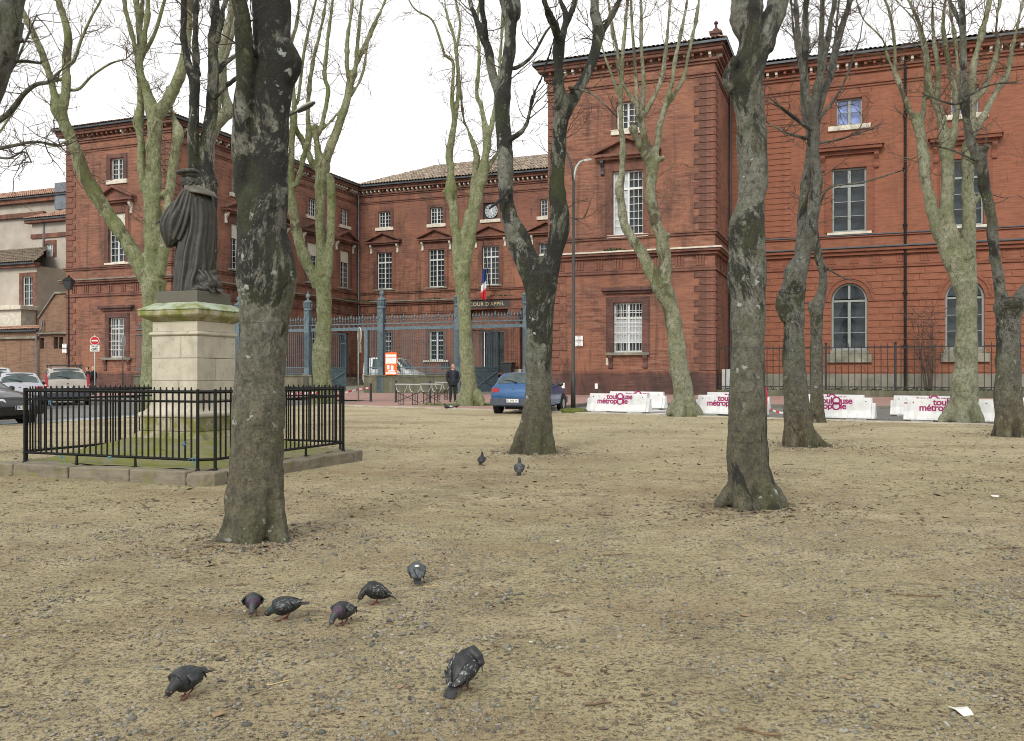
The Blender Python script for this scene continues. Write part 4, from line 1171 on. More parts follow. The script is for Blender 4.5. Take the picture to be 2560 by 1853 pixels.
for a, b in zip(pil[:-1], pil[1:]):
    n = int((b - a - .5) / .34)
    for i in range(n): inst('scroll_ring', mer, beam, FC(a + .25 + (b - a - .5) * (i + .5) / n, (ZB0 + ZB1) / 2 + .04, 0))
# spear points
def spear(tall):
    m_ = MB(); h = .62 if tall else .5
    m_.lathe([(.02, 0), (.02, h * .2), (.06, h * .26), (.03, h * .34), (.03, h * .42), (.075, h * .55), (.05, h * .7), (.0, h)], 6); me = m_.mesh('spear_point'); me.materials.append(M['iron_blue']); return me
sp_t, sp_s = spear(True), spear(False)
runs = list(zip([pil[0] - 9] + pil[:-1], pil))
for a, b in runs:
    n = int((b - a - .5) / .2)
    for i in range(n): inst('spear_point', sp_t if i % 4 == 2 else sp_s, CF, FC(a + .25 + (b - a - .5) * (i + .5) / n, ZB1, 0))
# bars on their low wall, but for the two gateways
barm = MB(); barm.tube([(0, 0, 1.4), (0, 0, ZB0)], .02, 6); bme = barm.mesh('bar'); bme.materials.append(M['iron_blue'])
barl = MB(); barl.tube([(0, 0, 1.4), (0, 0, 1.86)], .014, 5); blme = barl.mesh('short_bar'); blme.materials.append(M['iron_blue'])
spans = [(pil[0] - 9, pil[0]), (pil[0], pil[1]), (fa(917), pil[2]), (pil[2], pil[3])]
for a, b in spans:
    n = int((b - a) / .155)
    for i in range(n): inst('bar', bme, CF, FC(a + (b - a) * (i + .5) / n, 0, 0)); inst('short_bar', blme, CF, FC(a + (b - a) * (i + 1) / n, 0, 0))
    mb = MB(); mb.fbox(FC, a, b, 1.84, 1.89, -.03, .03); mb.fbox(FC, a, b, 1.44, 1.48, -.03, .03); mb.build('rail', M['iron_blue'], CF)
mb = MB(); mb.fbox(FC, fa(917) - .12, fa(917) + .12, .2, ZB0, -.12, .12); mb.build('gate_post', M['iron_blue'], CF)
t = NT('mossy_wall'); f = t.noise(1.1, 6, .7); o3 = t.sep(t.oc())
c = t.ramp(f, [(.3, (.075, .075, .05)), (.55, (.14, .135, .095)), (.75, (.20, .185, .14))]); st = t.noise(1.5, 5, .6, t.scale(t.oc(), (3, 3, .3)))
t.color(t.mix(t.ramp(st, [(.45, 0.0), (.65, .6)]), c, (.065, .075, .03))); t.rough(.95); t.bump(t.noise(12, 4), .4, .02); M['mossy_wall'] = t.mat
for a, b in ((pil[0] - 9, fa(784)), (fa(914), fa(1012)), (fa(1012) + .01, fa(1150))):
    mb = MB(); mb.fbox(FC, a, b, .0, 1.28, -.24, .24); mb.fbox(FC, a, b, 1.285, 1.4, -.3, .3); mb.build('low_wall', M['mossy_wall'], CF, bevel=.02)
def gate_leaf(s_hinge, ang, w):
    """open leaf swung into the court about its hinge"""
    e = inst('gate_leaf', None, CF, FC(s_hinge, 0, 0), ang) if False else bpy.data.objects.new('gate_leaf', None)
    mb = MB()
    mb.box(0, .07, -.035, .035, .35, 4.15); mb.box(w - .07, w, -.035, .035, .35, 4.15)
    for z in (.35, 1.62, 1.82, 4.08): mb.box(.07, w - .07, -.03, .03, z, z + .08)
    mb.box(.07, w - .07, -.012, .012, .43, 1.62)
    for s_ in ((.07, w - .07), (w - .07, .07)): mb.tube([(s_[0], -.03, .45), (s_[1], -.03, 1.6)], .035, 5)
    mb.box(.07, w - .07, -.01, .01, 1.7, 1.82)
    o_ = mb.build('gate_leaf', M['iron_blue'], CF); o_.location = FC(s_hinge, 0, 0); o_.rotation_euler = (0, 0, ang)
    n = int(w / .14)
    mb = MB(); mb.tube([(0, 0, 1.9), (0, 0, 4.08)], .016, 6); me = mb.mesh('gate_bar'); me.materials.append(M['iron_blue'])
    for i in range(1, n): inst('gate_bar', me, o_, (w * i / n, 0, 0))
    return o_
gate_leaf(fa(790), R(66), 2.3)
gate_leaf(fa(1176), R(69), 2.4)
gate_leaf(fa(1312), R(112), 2.4)

# orange works notice fixed on the railing
a = fa(985); p = ab(a, -.36)
NB = thing('notice_board', 'orange construction notice board with white sheets fixed on the blue railing', 'notice board', (p.x, p.y, 1.38), -TH)
mb = MB(); mb.box(-.42, .42, -.03, .02, 0, 1.38); mb.prism([(-.42, 1.38), (-.3, 1.42), (-.15, 1.4), (0, 1.47), (.12, 1.41), (.3, 1.43), (.42, 1.38)], (0, -.03, 0), (1, 0, 0), (0, 0, 1), (0, .05, 0)); mb.build('panel', M['orange'], NB)
for x0, x1, z0, z1 in ((-.37, .37, 1.14, 1.29), (-.37, .37, .72, 1.09), (-.27, -.1, .36, .62), (.0, .18, .3, .6), (-.35, .35, .06, .19), (-.2, .3, .22, .30)):
    mb = MB(); mb.box(x0, x1, -.040, -.032, z0, z1); sh = mb.build('sheet', M['white'], NB)
    if z1 - z0 > .3 or x1 - x0 > .6:
        for k in range(int((z1 - z0) / .06)):
            mb = MB(); mb.box(x0 + .05, x1 - .08 - .1 * (k % 3), -.043, -.0405, z1 - .04 - k * .06, z1 - .03 - k * .06); mb.build('text_line', M['sign_back'], sh)

# dark planter by the main door, in the court
p = ab(fa(1271, BF_B - 1.7), BF_B - 1.7)
mb = MB(); mb.prism([(-.28, -.28), (.28, -.28), (.28, .28), (-.28, .28)], (0, 0, 0), (1, 0, 0), (0, 1, 0), (0, 0, .01))
mb = MB(); mb.hexa([(-.3, -.3, 0), (.3, -.3, 0), (.3, .3, 0), (-.3, .3, 0), (-.5, -.5, 1.3), (.5, -.5, 1.3), (.5, .5, 1.3), (-.5, .5, 1.3)]); mb.box(-.55, .55, -.55, .55, 1.3, 1.4)
pl = mb.build('planter', M['dark_grey'], bevel=.02); pl.location = (p.x, p.y, 1.1); pl.rotation_euler = (0, 0, -TH)
tag(pl, 'tall tapering black planter on the steps beside the main door', 'planter')

# ================================================================== iron fence before the painted wing
p = ab(0, 0)
IF = thing('iron_fence', 'black iron railing on a low wall before the orange wing', 'fence', (p.x, p.y, 0), -TH)
def FI(s, z, n): return (s, .35 - n, z)
LEN = 22.0; ZT = 3.05
bm_ = MB(); bm_.tube([(0, 0, .62), (0, 0, ZT - .1), (0, 0, ZT)], [.021, .021, .006], 5); me = bm_.mesh('bar'); me.materials.append(M['iron_fence'])
n = int(LEN / .31)
for i in range(n): inst('bar', me, IF, FI(.2 + LEN * i / n, 0, 0))
for z in (.74, 2.78): 
    mb = MB(); mb.fbox(FI, .05, LEN, z, z + .05, -.02, .02); mb.build('rail', M['iron_fence'], IF)
for s in np.arange(2.35, LEN, 3.35):
    mb = MB(); mb.fbox(FI, s - .06, s + .06, .5, ZT - .06, -.06, .06); mb.lathe([(.06, 0), (.08, .05), (.0, .12)], 8, FI(s, ZT - .06, 0)); mb.build('post', M['iron_fence'], IF)
mb = MB(); mb.fbox(FI, .03, LEN, .0, .58, -.2, .2); mb.build('low_wall', M['mossy_wall'], IF, bevel=.02)
mb = MB(); mb.fbox(FI, .3, 1.15, .35, 1.7, -.5, -.16); mb.build('cabinet', M['lamp_pale'], IF, bevel=.02)
# hedge bottom: low ivy along the wall
r = random.Random(31); mb = MB()
for _ in range(2600):
    s = r.uniform(.5, LEN); z = .55 + abs(r.gauss(0, .09)); p0 = Vector(FI(s, z, r.uniform(-.45, .05))); a_ = r.uniform(0, 6.28)
    d = Vector((math.cos(a_), math.sin(a_), r.uniform(-.2, .8))) * .09; w = Vector((-math.sin(a_), math.cos(a_), r.uniform(-.5, .5))) * .04
    mb.add([p0, p0 + d * .5 + w, p0 + d, p0 + d * .5 - w], [(0, 1, 2, 3)])
o = mb.build('ground_ivy', M['leafgreen'], IF, normals=False, kind='stuff')
sheet('planting_bed', [(.3, .6), (24, .6), (24, RW_B - .05), (.3, RW_B - .05)], .06, M['soil'])

# ================================================================== grey houses and yellow-brown wall at the far left
def at_b(px, b): return fa(px, b)
HB = 7.0
p = ab(-55, HB)
H2 = thing('grey_house', 'small grey rendered house with red window surrounds between the brick wall and the left pavilion', 'house', (p.x, p.y, 0), -TH)
def FH(bp):
    return lambda s, z, n: (s + 55, bp - HB - n, z)
def zat(py, px, b):
    a = fa(px, b); Y = ab(a, b).y; return CAM_H - (py - HOR) / FPX * Y
def hwin(par, F, px0, px1, py0, py1, b, cols, rows):
    s0, s1 = fa(px0, b), fa(px1, b); z0, z1 = zat(py1, px0, b), zat(py0, px0, b)
    window(par, F, s0, s1, z0, z1, cols, rows, n=-.12, panes=False, gl='glass_curtain' if rows < 4 else 'glass', fw=.06, mull=.08)
    surround(par, F, s0, s1, z0 - .1, z1, .32, .03, 'brick_trim')
    return (s0, s1, z0, z1)
F = FH(HB)
s0, s1 = fa(80, HB), -47.4
w1 = (fa(115, HB), fa(133, HB), zat(642, 115, HB), zat(611, 115, HB)); w2_ = (fa(111, HB), fa(134, HB), zat(762, 111, HB), zat(693, 111, HB))
ze = zat(556, 120, HB)
mb = MB(); fwall(mb, F, s0, s1, 0, ze, [w1, w2_], .2); mb.quad(F(s0, 0, 0), F(s0, ze, 0), F(s0, ze, -8), F(s0, 0, -8)); mb.build('wall', M['render_grey'], H2, normals=False)
hwin(H2, F, 115, 133, 611, 642, HB, 2, 3); hwin(H2, F, 111, 134, 693, 762, HB, 2, 4)
mb = MB(); mb.fbox(F, s0 - .35, s1, ze - .05, ze + .3, -.1, .5); mb.build('eaves', M['brick_trim'], H2, bevel=.03)
mb = MB(); mb.fbox(F, s0 - .05, s1, ze - 1.35, ze - .95, -.1, .12); mb.build('string_course', M['brick_trim'], H2, bevel=.03)
tiled_roof(H2, F(s0 - .5, ze + .32, .6), (1, 0, 0), (0, 1, 0), s1 - s0 + .5, 7, .42, M['tile_red'], .9, 0)
mb = MB(); mb.tube([F(s0 + 1.45, zat(665, 100, HB), .1), F(s0 + 1.45, ze, .1)], .06, 6); mb.build('drainpipe', M['zinc'], H2)

HB2 = 11.0
p = ab(-60, HB2)
H1 = thing('grey_building', 'tall grey rendered building with brick cornices and tiled roof at the left edge', 'building', (p.x, p.y, 0), -TH)
F1 = lambda s, z, n: (s + 60, -n, z)
s0b, s1b = fa(-260, HB2), fa(112, HB2)
za, zb = zat(548, 40, HB2), zat(505, 40, HB2)
mb = MB(); fwall(mb, F1, s0b, s1b + 3.2, 0, zb, []); mb.build('wall', M['render_grey'], H1, normals=False)
mb = MB(); mb.fbox(F1, s0b, s1b + .2, za, za + .45, -.1, .35); mb.build('string_course', M['brick_trim'], H1, bevel=.04)
mb = MB(); mb.fbox(F1, s0b, s1b + 3.4, zb - .3, zb + .2, -.1, .55); mb.build('eaves', M['brick_trim'], H1, bevel=.04)
tiled_roof(H1, F1(s0b, zb + .22, .75), (1, 0, 0), (0, 1, 0), s1b - s0b + 6.5, 7, .35, M['tile_red'])
mb = MB(); mb.fbox(F1, s1b + 1.9, s1b + 3.6, zb - 1.2, zb + 1.2, -1.2, .6); mb.build('zinc_dormer', M['zinc'], H1)

HB3 = 4.0
p = ab(-55, HB3)
H3 = thing('low_grey_house', 'low grey house with mossy tiled roof and one tall window at the far left', 'house', (p.x, p.y, 0), -TH)
F3 = lambda s, z, n: (s + 55, -n, z)
s0c, s1c = fa(-260, HB3), fa(92, HB3)
zc = zat(668, 40, HB3)
w3 = (fa(57, HB3), fa(83, HB3), zat(765, 57, HB3), zat(692, 57, HB3))
mb = MB(); fwall(mb, F3, s0c, s1c, 0, zc, [w3], .2); mb.quad(F3(s1c, 0, 0), F3(s1c, zc, 0), F3(s1c, zc, -6), F3(s1c, 0, -6)); mb.build('wall', M['render_grey'], H3, normals=False)
hwin(H3, F3, 57, 83, 692, 765, HB3, 2, 4)
mb = MB(); mb.fbox(F3, s0c, s1c + .3, zc - .1, zc + .25, -.1, .4); mb.build('eaves', M['brick_trim'], H3, bevel=.03)
tiled_roof(H3, F3(s0c, zc + .27, .6), (1, 0, 0), (0, 1, 0), s1c - s0c + .4, 3.6, .5, M['tile_moss'], 0, .8)

WB = .9
p = ab(-50, WB)
BW = thing('boundary_wall', 'yellow-brown brick boundary wall with tiled coping and raised gable at the left', 'wall', (p.x, p.y, 0), -TH)
F4 = lambda s, z, n: (s + 50, -n, z)
s0d, sg0, s1d = fa(-260, WB), fa(98, WB), -47.46
zt = zat(826, 50, WB); zg0, zg1 = zat(797, 98, WB), zat(735, 140, WB)
ops = [(fa(100, WB), fa(110, WB), zat(872, 100, WB), zat(845, 100, WB)), (fa(134, WB), fa(145, WB), zat(872, 140, WB), zat(843, 140, WB)), (fa(147, WB), fa(158, WB), zat(872, 150, WB), zat(843, 150, WB))]
mb = MB(); fwall(mb, F4, s0d, s1d, 0, zt, ops, .3); mb.add([F4(sg0, zt, 0), F4(s1d, zt, 0), F4(s1d, zg1, 0), F4(fa(140, WB), zg1, 0), F4(sg0, zg0, 0)], [(0, 1, 2, 3, 4)])
mb.quad(F4(s0d, zt, 0), F4(sg0, zt, 0), F4(sg0, zt, -.5), F4(s0d, zt, -.5)); mb.build('brickwork', M['brick_buff'], BW, normals=False)
for o_ in ops: 
    mb = MB(); mb.quad(F4(o_[0], o_[2], -.25), F4(o_[1], o_[2], -.25), F4(o_[1], o_[3], -.25), F4(o_[0], o_[3], -.25)); mb.build('dark_opening', M['dark'], BW, normals=False)
mb = MB(); mb.fbox(F4, s0d, sg0, zat(848, 50, WB), zat(842, 50, WB), -.05, .22); mb.fbox(F4, sg0, s1d, zat(836, 130, WB), zat(832, 130, WB), -.05, .3); mb.build('ledge', M['stone_dark'], BW, bevel=.03)
tiled_roof(BW, F4(s0d, zt + .02, .3), (1, 0, 0), (0, 1, 0), sg0 - s0d, .85, .35, M['tile_red'], tw=.22)
mb = MB(); mb.prism([(0, 0), (0, .14), (fa(140, WB) - sg0, zg1 - zg0 + .14), (s1d - sg0, zg1 - zg0 + .14), (s1d - sg0, zg1 - zg0), (fa(140, WB) - sg0, zg1 - zg0)], F4(sg0, zg0, .15), (1, 0, 0), (0, 0, 1), (0, .5, 0)); mb.build('gable_coping', M['stone_dark'], BW)
mb = MB(); mb.tube([F4(fa(112, WB), zat(800, 112, WB), .2), F4(fa(110, WB), zat(825, 110, WB), .25), F4(fa(98, WB), zat(838, 98, WB), .25), F4(fa(97, WB), .4, .2)], .07, 6); mb.build('drainpipe', M['zinc'], BW)
p = ab(-56, 1.9)
mb = MB(); s0e, s1e = fa(-120, 1.9) + 56, fa(52, 1.9) + 56; zq = zat(775, 30, 1.9)
mb.prism([(s0e, 0), (s1e, 0), (s1e + .0, 1.2), (s1e - .6, 1.9), (s0e, 1.9)], (0, 0, 0), (1, 0, 0), (0, 1, 0), (0, 0, zq)); mb.prism([(s0e, -.3), (s1e + .3, -.3), (s1e + .3, 1.4), (s1e - .5, 2.0), (s0e, 2.0)], (0, 0, zq), (1, 0, 0), (0, 1, 0), (0, 0, .35))
o = mb.build('stone_gatehouse', M['stone'], bevel=.03); o.location = (p.x, p.y, 0); o.rotation_euler = (0, 0, -TH)
tag(o, 'cream stone block with projecting cornice rising behind the boundary wall', 'gatehouse')

# ================================================================== trees
def bark(name, cols, moss, moss_amt, dark, dark_amt, lichen, scale=1.0, patch=2.0, foot=None, zdark=None):
    t = NT(name); o = t.oc()
    st = t.scale(o, (1.0, 1.0, 0.55))
    n1 = t.noise(3.2 * scale, 7, .7, st, .5)
    c = t.ramp(n1, [(.28, cols[0]), (.5, cols[1]), (.72, cols[2])])
    if foot:
        mf = t.new('MapRange'); mf.inputs['From Min'].default_value = foot[1]; mf.inputs['From Max'].default_value = foot[2]; mf.inputs['To Min'].default_value = 1.0; mf.inputs['To Max'].default_value = 0.0
        t.lk(t.math('ADD', t.sep(o)[2], t.math('MULTIPLY', t.noise(1.3, 4), .9)), mf.inputs['Value'])
        c = t.mix(t.math('MULTIPLY', mf.outputs[0], .85), c, t.ramp(t.noise(6, 6, .75), [(.3, tuple(x * .4 for x in foot[0])), (.5, foot[0]), (.7, tuple(x * 1.7 for x in foot[0]))]))
    fk = t.noise(14 * scale, 5, .75, t.scale(o, (1, 1, .7)))
    c = t.mix(t.ramp(fk, [(.40, .6), (.52, 0.0)]), c, tuple(x * .45 for x in cols[0]))
    # rings and cracks round the stem
    rg = t.noise(5 * scale, 4, .7, t.scale(o, (.35, .35, 4.2)), .3)
    c = t.mix(t.ramp(rg, [(.60, 0.0), (.68, .5)]), c, tuple(x * .5 for x in cols[0]))
    if dark_amt:
        d = t.noise(patch * .75, 10, .74, t.scale(o, (1, 1, .5)), .6)
        if zdark:
            mr = t.new('MapRange'); mr.inputs['From Min'].default_value = zdark[0]; mr.inputs['From Max'].default_value = zdark[1]; mr.inputs['To Min'].default_value = -.13; mr.inputs['To Max'].default_value = .045; t.lk(t.sep(o)[2], mr.inputs['Value']); d = t.math('ADD', d, mr.outputs[0])
        c = t.mix(t.ramp(d, [(.58 - .12 * dark_amt, 0.0), (.61 - .12 * dark_amt, .95)]), c, dark)
    ms = t.noise(patch, 7, .7, t.scale(o, (1, 1, .6)))
    c = t.mix(t.ramp(ms, [(.56 - .16 * moss_amt, 0.0), (.74 - .1 * moss_amt, .8)]), c, moss)
    fn = t.noise(42 * scale, 6, .8, t.scale(o, (1, 1, .8)))
    c = t.mix(t.ramp(fn, [(.40, .6), (.49, 0.0)]), c, tuple(x * .35 for x in cols[0]))
    c = t.mix(t.ramp(fn, [(.58, 0.0), (.68, .35)]), c, tuple(min(1, x * 1.1) for x in cols[2]))
    if lichen:
        v = t.noise(9, 4, .6)
        v2 = t.noise(2.2, 3, .6)
        c = t.mix(t.math('MULTIPLY', t.ramp(v, [(.63, 0.0), (.67, 1.0)]), t.ramp(v2, [(.5, 0.0), (.6, .8)])), c, lichen)
    t.color(c); t.rough(.92)
    t.bump(t.mix(.4, t.mix(.5, fk, t.mix(.5, n1, rg)), fn), 1.0, .06)
    return t.mat
M['bark_dark'] = bark('dark_bark', [(.085, .082, .063), (.19, .187, .152), (.30, .305, .255)], (.062, .075, .02), .42, (.0085, .009, .0075), .6, (.44, .48, .44), foot=((.125, .112, .07), 1.3, 2.6), zdark=(1.2, 2.3))
M['bark_fork'] = bark('fork_bark', [(.07, .07, .053), (.165, .167, .135), (.27, .275, .23)], (.06, .075, .02), .42, (.011, .0115, .0095), .62, (.40, .44, .40), foot=((.09, .08, .045), 1.0, 2.2), zdark=(.8, 1.9))
M['bark_knot'] = bark('knotted_grey_bark', [(.085, .082, .063), (.18, .18, .148), (.28, .285, .24)], (.066, .075, .022), .42, (.015, .015, .012), .6, (.42, .46, .42), foot=((.10, .09, .055), 1.2, 2.6))
M['bark_mid'] = bark('grey_bark', [(.06, .058, .047), (.125, .125, .105), (.215, .215, .18)], (.07, .08, .025), .4, (.015, .014, .011), .4, (.33, .35, .30), foot=((.115, .098, .058), .9, 2.2))
M['bark_pale'] = bark('pale_plane_bark', [(.145, .148, .09), (.255, .26, .175), (.39, .385, .285)], (.12, .145, .05), .46, (.08, .065, .04), .2, None, .8, 1.3)
M['bark_pale_moss'] = bark('green_plane_bark', [(.14, .15, .078), (.245, .258, .145), (.38, .38, .25)], (.105, .138, .028), .6, (.08, .065, .04), .15, None, .8, 1.1)
M['twigs_dark'] = simple('dark_twigs', (.075, .055, .045), .9, .3, 8)
M['twigs_pale'] = simple('brown_twigs', (.13, .085, .055), .9, .3, 8)

def crom(pts, step):
    """Catmull-Rom through points (Vector, radius), resampled"""
    out = []
    n = len(pts)
    for i in range(n - 1):
        p0, p1, p2, p3 = pts[max(0, i - 1)], pts[i], pts[i + 1], pts[min(n - 1, i + 2)]
        k = max(2, int((p2[0] - p1[0]).length / step))
        for j in range(k):
            t = j / k
            def cr(a, b, c, d): return 0.5 * ((2 * b) + (c - a) * t + (2 * a - 5 * b + 4 * c - d) * t * t + (3 * b - a - 3 * c + d) * t ** 3)
            out.append((cr(p0[0], p1[0], p2[0], p3[0]), p1[1] * (1 - t) + p2[1] * t))
    out.append(pts[-1]); return out

def twig_tree(mb, p, d, length, r, rng, depth=2, droop=.25):
    """a thin crooked twig with side shoots"""
    n = 5; pts = [p]; q = p.copy(); dd = d.copy()
    for i in range(n):
        dd = (dd + Vector((rng.gauss(0, .22), rng.gauss(0, .22), rng.gauss(.06, .2)))).normalized()
        q = q + dd * (length / n); pts.append(q.copy())
    mb.tube(pts, [r * (1 - .16 * i) for i in range(n + 1)], 4 if r > .007 else 3, cap=False)
    if depth > 0:
        for _ in range(rng.randint(2, 4)):
            k = rng.randint(1, n); a = Vector((rng.gauss(0, 1), rng.gauss(0, 1), rng.gauss(.2, .8))).normalized()
            twig_tree(mb, pts[k], (dd * .6 + a * .8).normalized(), length * rng.uniform(.35, .65), r * .62, rng, depth - 1)

def roughen(o, vox, seed):
    """flaking plates, ridges and pits of the bark as real relief"""
    me = o.data; n = len(me.vertices); f = 1.0 / (vox * 3.2); amp = vox * .62
    co = np.empty(n * 3, np.float32); me.vertices.foreach_get('co', co); no = np.empty(n * 3, np.float32); me.vertex_normals.foreach_get('vector', no)
    co = co.reshape(-1, 3); no = no.reshape(-1, 3); d = np.empty(n, np.float32)
    for i in range(n):
        x, y, z = co[i]
        a = noise.noise((x * f * .5 + seed, y * f * .5, z * f * .28)); b = noise.noise((x * f, y * f, z * f * .75 + seed)); c_ = noise.noise((x * 2.2, y * 2.2, z * 3.1 + seed))
        d[i] = amp * (1.15 * a - .9 * abs(b) + .9 * max(0, c_ - .15) * 2.5)
    co += no * d[:, None]; me.vertices.foreach_set('co', co.ravel()); me.update()
def tree(label, Y, trunk, limbs, mat, tmat, seed, vox=0.0, twigs=30, tl=1.0, group='bare trees on the square', lobes=.16, lump=.07, extra=0.0):
    """trunk / limbs: lists of (px, py, width_px[, depth offset]) traced at the tree's own distance Y; limbs: (points, depth drift at tip)"""
    rng = random.Random(seed)
    base = at(trunk[0][0], trunk[0][1], Y); base.z = g(Y) - .06
    e = thing('bare_tree', label, 'tree', base, 0, group)
    samples = []
    def conv(pts, drift):
        out = []; k = len(pts)
        d0 = min(samples, key=lambda s_: (s_[0] - pts[0][0]) ** 2 + (s_[1] - pts[0][1]) ** 2)[2] if samples else 0.0
        if samples:                                           # root the limb on its parent's axis
            sx, sy, d0 = min(samples, key=lambda s_: (s_[0] - pts[0][0]) ** 2 + (s_[1] - pts[0][1]) ** 2)
            if pts[0][2] < 26 and math.hypot(sx - pts[0][0], sy - pts[0][1]) > 3: pts = [(sx, sy, pts[0][2])] + list(pts); k = len(pts)
        offs = [d0 + drift * (i / max(1, k - 1)) for i in range(k)]
        new = []
        for i in range(k - 1):
            for j in range(8):
                t_ = j / 8; new.append((pts[i][0] * (1 - t_) + pts[i + 1][0] * t_, pts[i][1] * (1 - t_) + pts[i + 1][1] * t_, offs[i] * (1 - t_) + offs[i + 1] * t_))
        samples.extend(new + [(pts[-1][0], pts[-1][1], offs[-1])])
        for i, q in enumerate(pts):
            yy = Y + offs[i]
            out.append((at(q[0], q[1], yy) - base, max(.004, q[2] / 2 / FPX * yy)))
        if pts[-1][1] <= 2:                                   # goes on above the picture
            (a, ra), (b, rb) = out[-2], out[-1]
            d = (b - a).normalized()
            d = (d + Vector((rng.gauss(0, .12), rng.gauss(0, .2), .25))).normalized()
            ln = min(3.2, max(1.2, rb * 22))
            out.append((b + d * ln, rb * .62)); out.append((b + d * ln + (d + Vector((rng.gauss(0, .2), rng.gauss(0, .2), .2))).normalized() * ln, max(.008, rb * .22)))
        elif pts is not trunk:                                # lopped stub or twig end: rounded off
            (a, ra), (b, rb) = out[-2], out[-1]
            d = (b - a).normalized(); out.append((b + d * rb * .55, rb * .8)); out.append((b + d * rb * .9, rb * .3))
        return out
    def tube(mb, pts, root=False, n=14):
        rmax = max(r for _, r in pts)
        rs = crom(pts, max(.03, rmax * .45))
        so = rng.uniform(0, 50); ph = rng.uniform(0, 6.28)
        def ring(p, th, i):
            q = Vector((p.x * 2.0 + math.cos(th) * .8 + so, p.y * 2.0 + math.sin(th) * .8, p.z * 2.0))
            k = 1 + lump * noise.noise(q) + lump * .8 * noise.noise(q * 2.7)
            if root:
                f = max(0.0, 1 - p.z / (rmax * 3.0)); f = f * f
                k *= 1 + lobes * f * (math.cos(5 * th + ph) + .6 * math.cos(3 * th + ph * 2)) - .22 * min(1, f * 1.6) * (max(0, math.cos(4 * th + ph + .6 * math.sin(p.z * 3))) ** 6 + max(0, math.cos(7 * th - ph)) ** 8)
            return k
        mb.tube([a for a, _ in rs], [r for _, r in rs], n, ring=ring)
        return rs
    mb = MB(); tips = []
    main = conv(trunk, 0)
    main[0] = (Vector((main[0][0].x, main[0][0].y, -.05)), main[0][1])
    tube(mb, main, True, 22 if vox else 16)
    lim = [conv(p, d) for p, d in limbs]
    if vox:
        for L in lim:
            if L[0][1] > vox * 1.6: tube(mb, L, False, 14)
        o = mb.build('trunk', M[mat], e, normals=False)
        remesh(o, vox, 2, .5)
        bake(o); roughen(o, vox, seed)
        thin = [L for L in lim if L[0][1] <= vox * 1.6]
    else:
        mb.build('trunk', M[mat], e, smooth=True, normals=False); thin = lim
    for L in thin:
        mb = MB(); tube(mb, L, False, 10 if L[0][1] > .05 else 7); mb.build('limb', M[mat], e, smooth=True, normals=False)
    mb = MB()
    for L, tip in list(zip(lim, [p[-1][1] for p, d in limbs])) + ([(main[len(main) // 2:], 0)] if extra else []):
        if tip > 420: continue
        k = max(1, int(1.7 * twigs * sum((L[i + 1][0] - L[i][0]).length for i in range(len(L) - 1)) / 12))
        rs = crom(L, .12)
        lo = int(len(rs) * .25)
        for _ in range(k):
            i = rng.randint(lo, len(rs) - 2)
            d = (rs[i + 1][0] - rs[i][0]).normalized()
            a = Vector((rng.gauss(0, 1), rng.gauss(0, 1), rng.gauss(.1, .5))).normalized()
            dd = (d * .5 + a).normalized()
            twig_tree(mb, rs[i][0] + a * rs[i][1] * .5, dd, tl * rng.uniform(.35, 1.1), .011 * tl * rng.uniform(.6, 1.2), rng, 2)
    if mb.v:
        mb.build('twigs', M[tmat], e, smooth=True, normals=False, kind='stuff')
    return e

# --- T1: big dark trunk in front of the statue
tree('thick dark lichen-spotted trunk nearest the camera, right of the statue', 7.4,
     [(628, 1352, 158), (640, 1318, 150), (641, 1280, 146), (640, 1200, 136), (644, 1100, 131), (649, 1000, 127), (653, 900, 121), (660, 830, 118), (664, 760, 128), (668, 700, 148), (662, 645, 138), (654, 580, 120), (659, 500, 118),
      (672, 430, 96), (676, 300, 96), (683, 210, 98), (688, 165, 100), (680, 100, 95), (678, 40, 95), (677, -120, 95), (690, -420, 88)],
     [([(640, 560, 70), (618, 490, 56), (604, 426, 44), (602, 300, 45), (611, 220, 42), (612, 130, 44), (606, 60, 44), (596, 0, 40)], -.25),
      ([(690, 225, 60), (716, 185, 64), (726, 150, 60), (712, 112, 40)], -.1),
      ([(600, 1330, 60), (560, 1352, 44), (524, 1366, 22)], -.12), ([(672, 1310, 70), (700, 1348, 44), (712, 1366, 20)], -.2)],
     'bark_dark', 'twigs_dark', 1, vox=.017, twigs=8, lobes=.17, lump=.075)
# --- T2: big grey trunk right of centre
tree('thick grey trunk with mossy knots in the right foreground', 9.3,
     [(1882, 1262, 140), (1876, 1220, 126), (1870, 1160, 108), (1869, 1080, 95), (1869, 960, 93), (1870, 860, 84), (1870, 760, 84), (1868, 700, 93), (1869, 640, 90), (1869, 560, 88), (1881, 500, 68), (1883, 430, 73), (1877, 300, 75), (1870, 245, 74), (1866, 205, 84), (1880, 130, 76), (1890, 95, 82)],
     [([(1884, 110, 66), (1869, 60, 72), (1868, 20, 82), (1868, 0, 78)], .1), ([(1900, 120, 60), (1922, 70, 56), (1940, 20, 56), (1948, 0, 52)], .25),
      ([(1850, 235, 40), (1828, 200, 44), (1826, 175, 30), (1838, 150, 24)], -.15), ([(1900, 1215, 70), (1935, 1240, 52), (1962, 1268, 26)], -.1), ([(1845, 1215, 60), (1812, 1250, 34), (1794, 1264, 16)], -.1), ([(1874, 1210, 70), (1880, 1260, 46), (1885, 1276, 30)], -.3)],
     'bark_knot', 'twigs_dark', 2, vox=.02, twigs=8, lobes=.18, lump=.085)
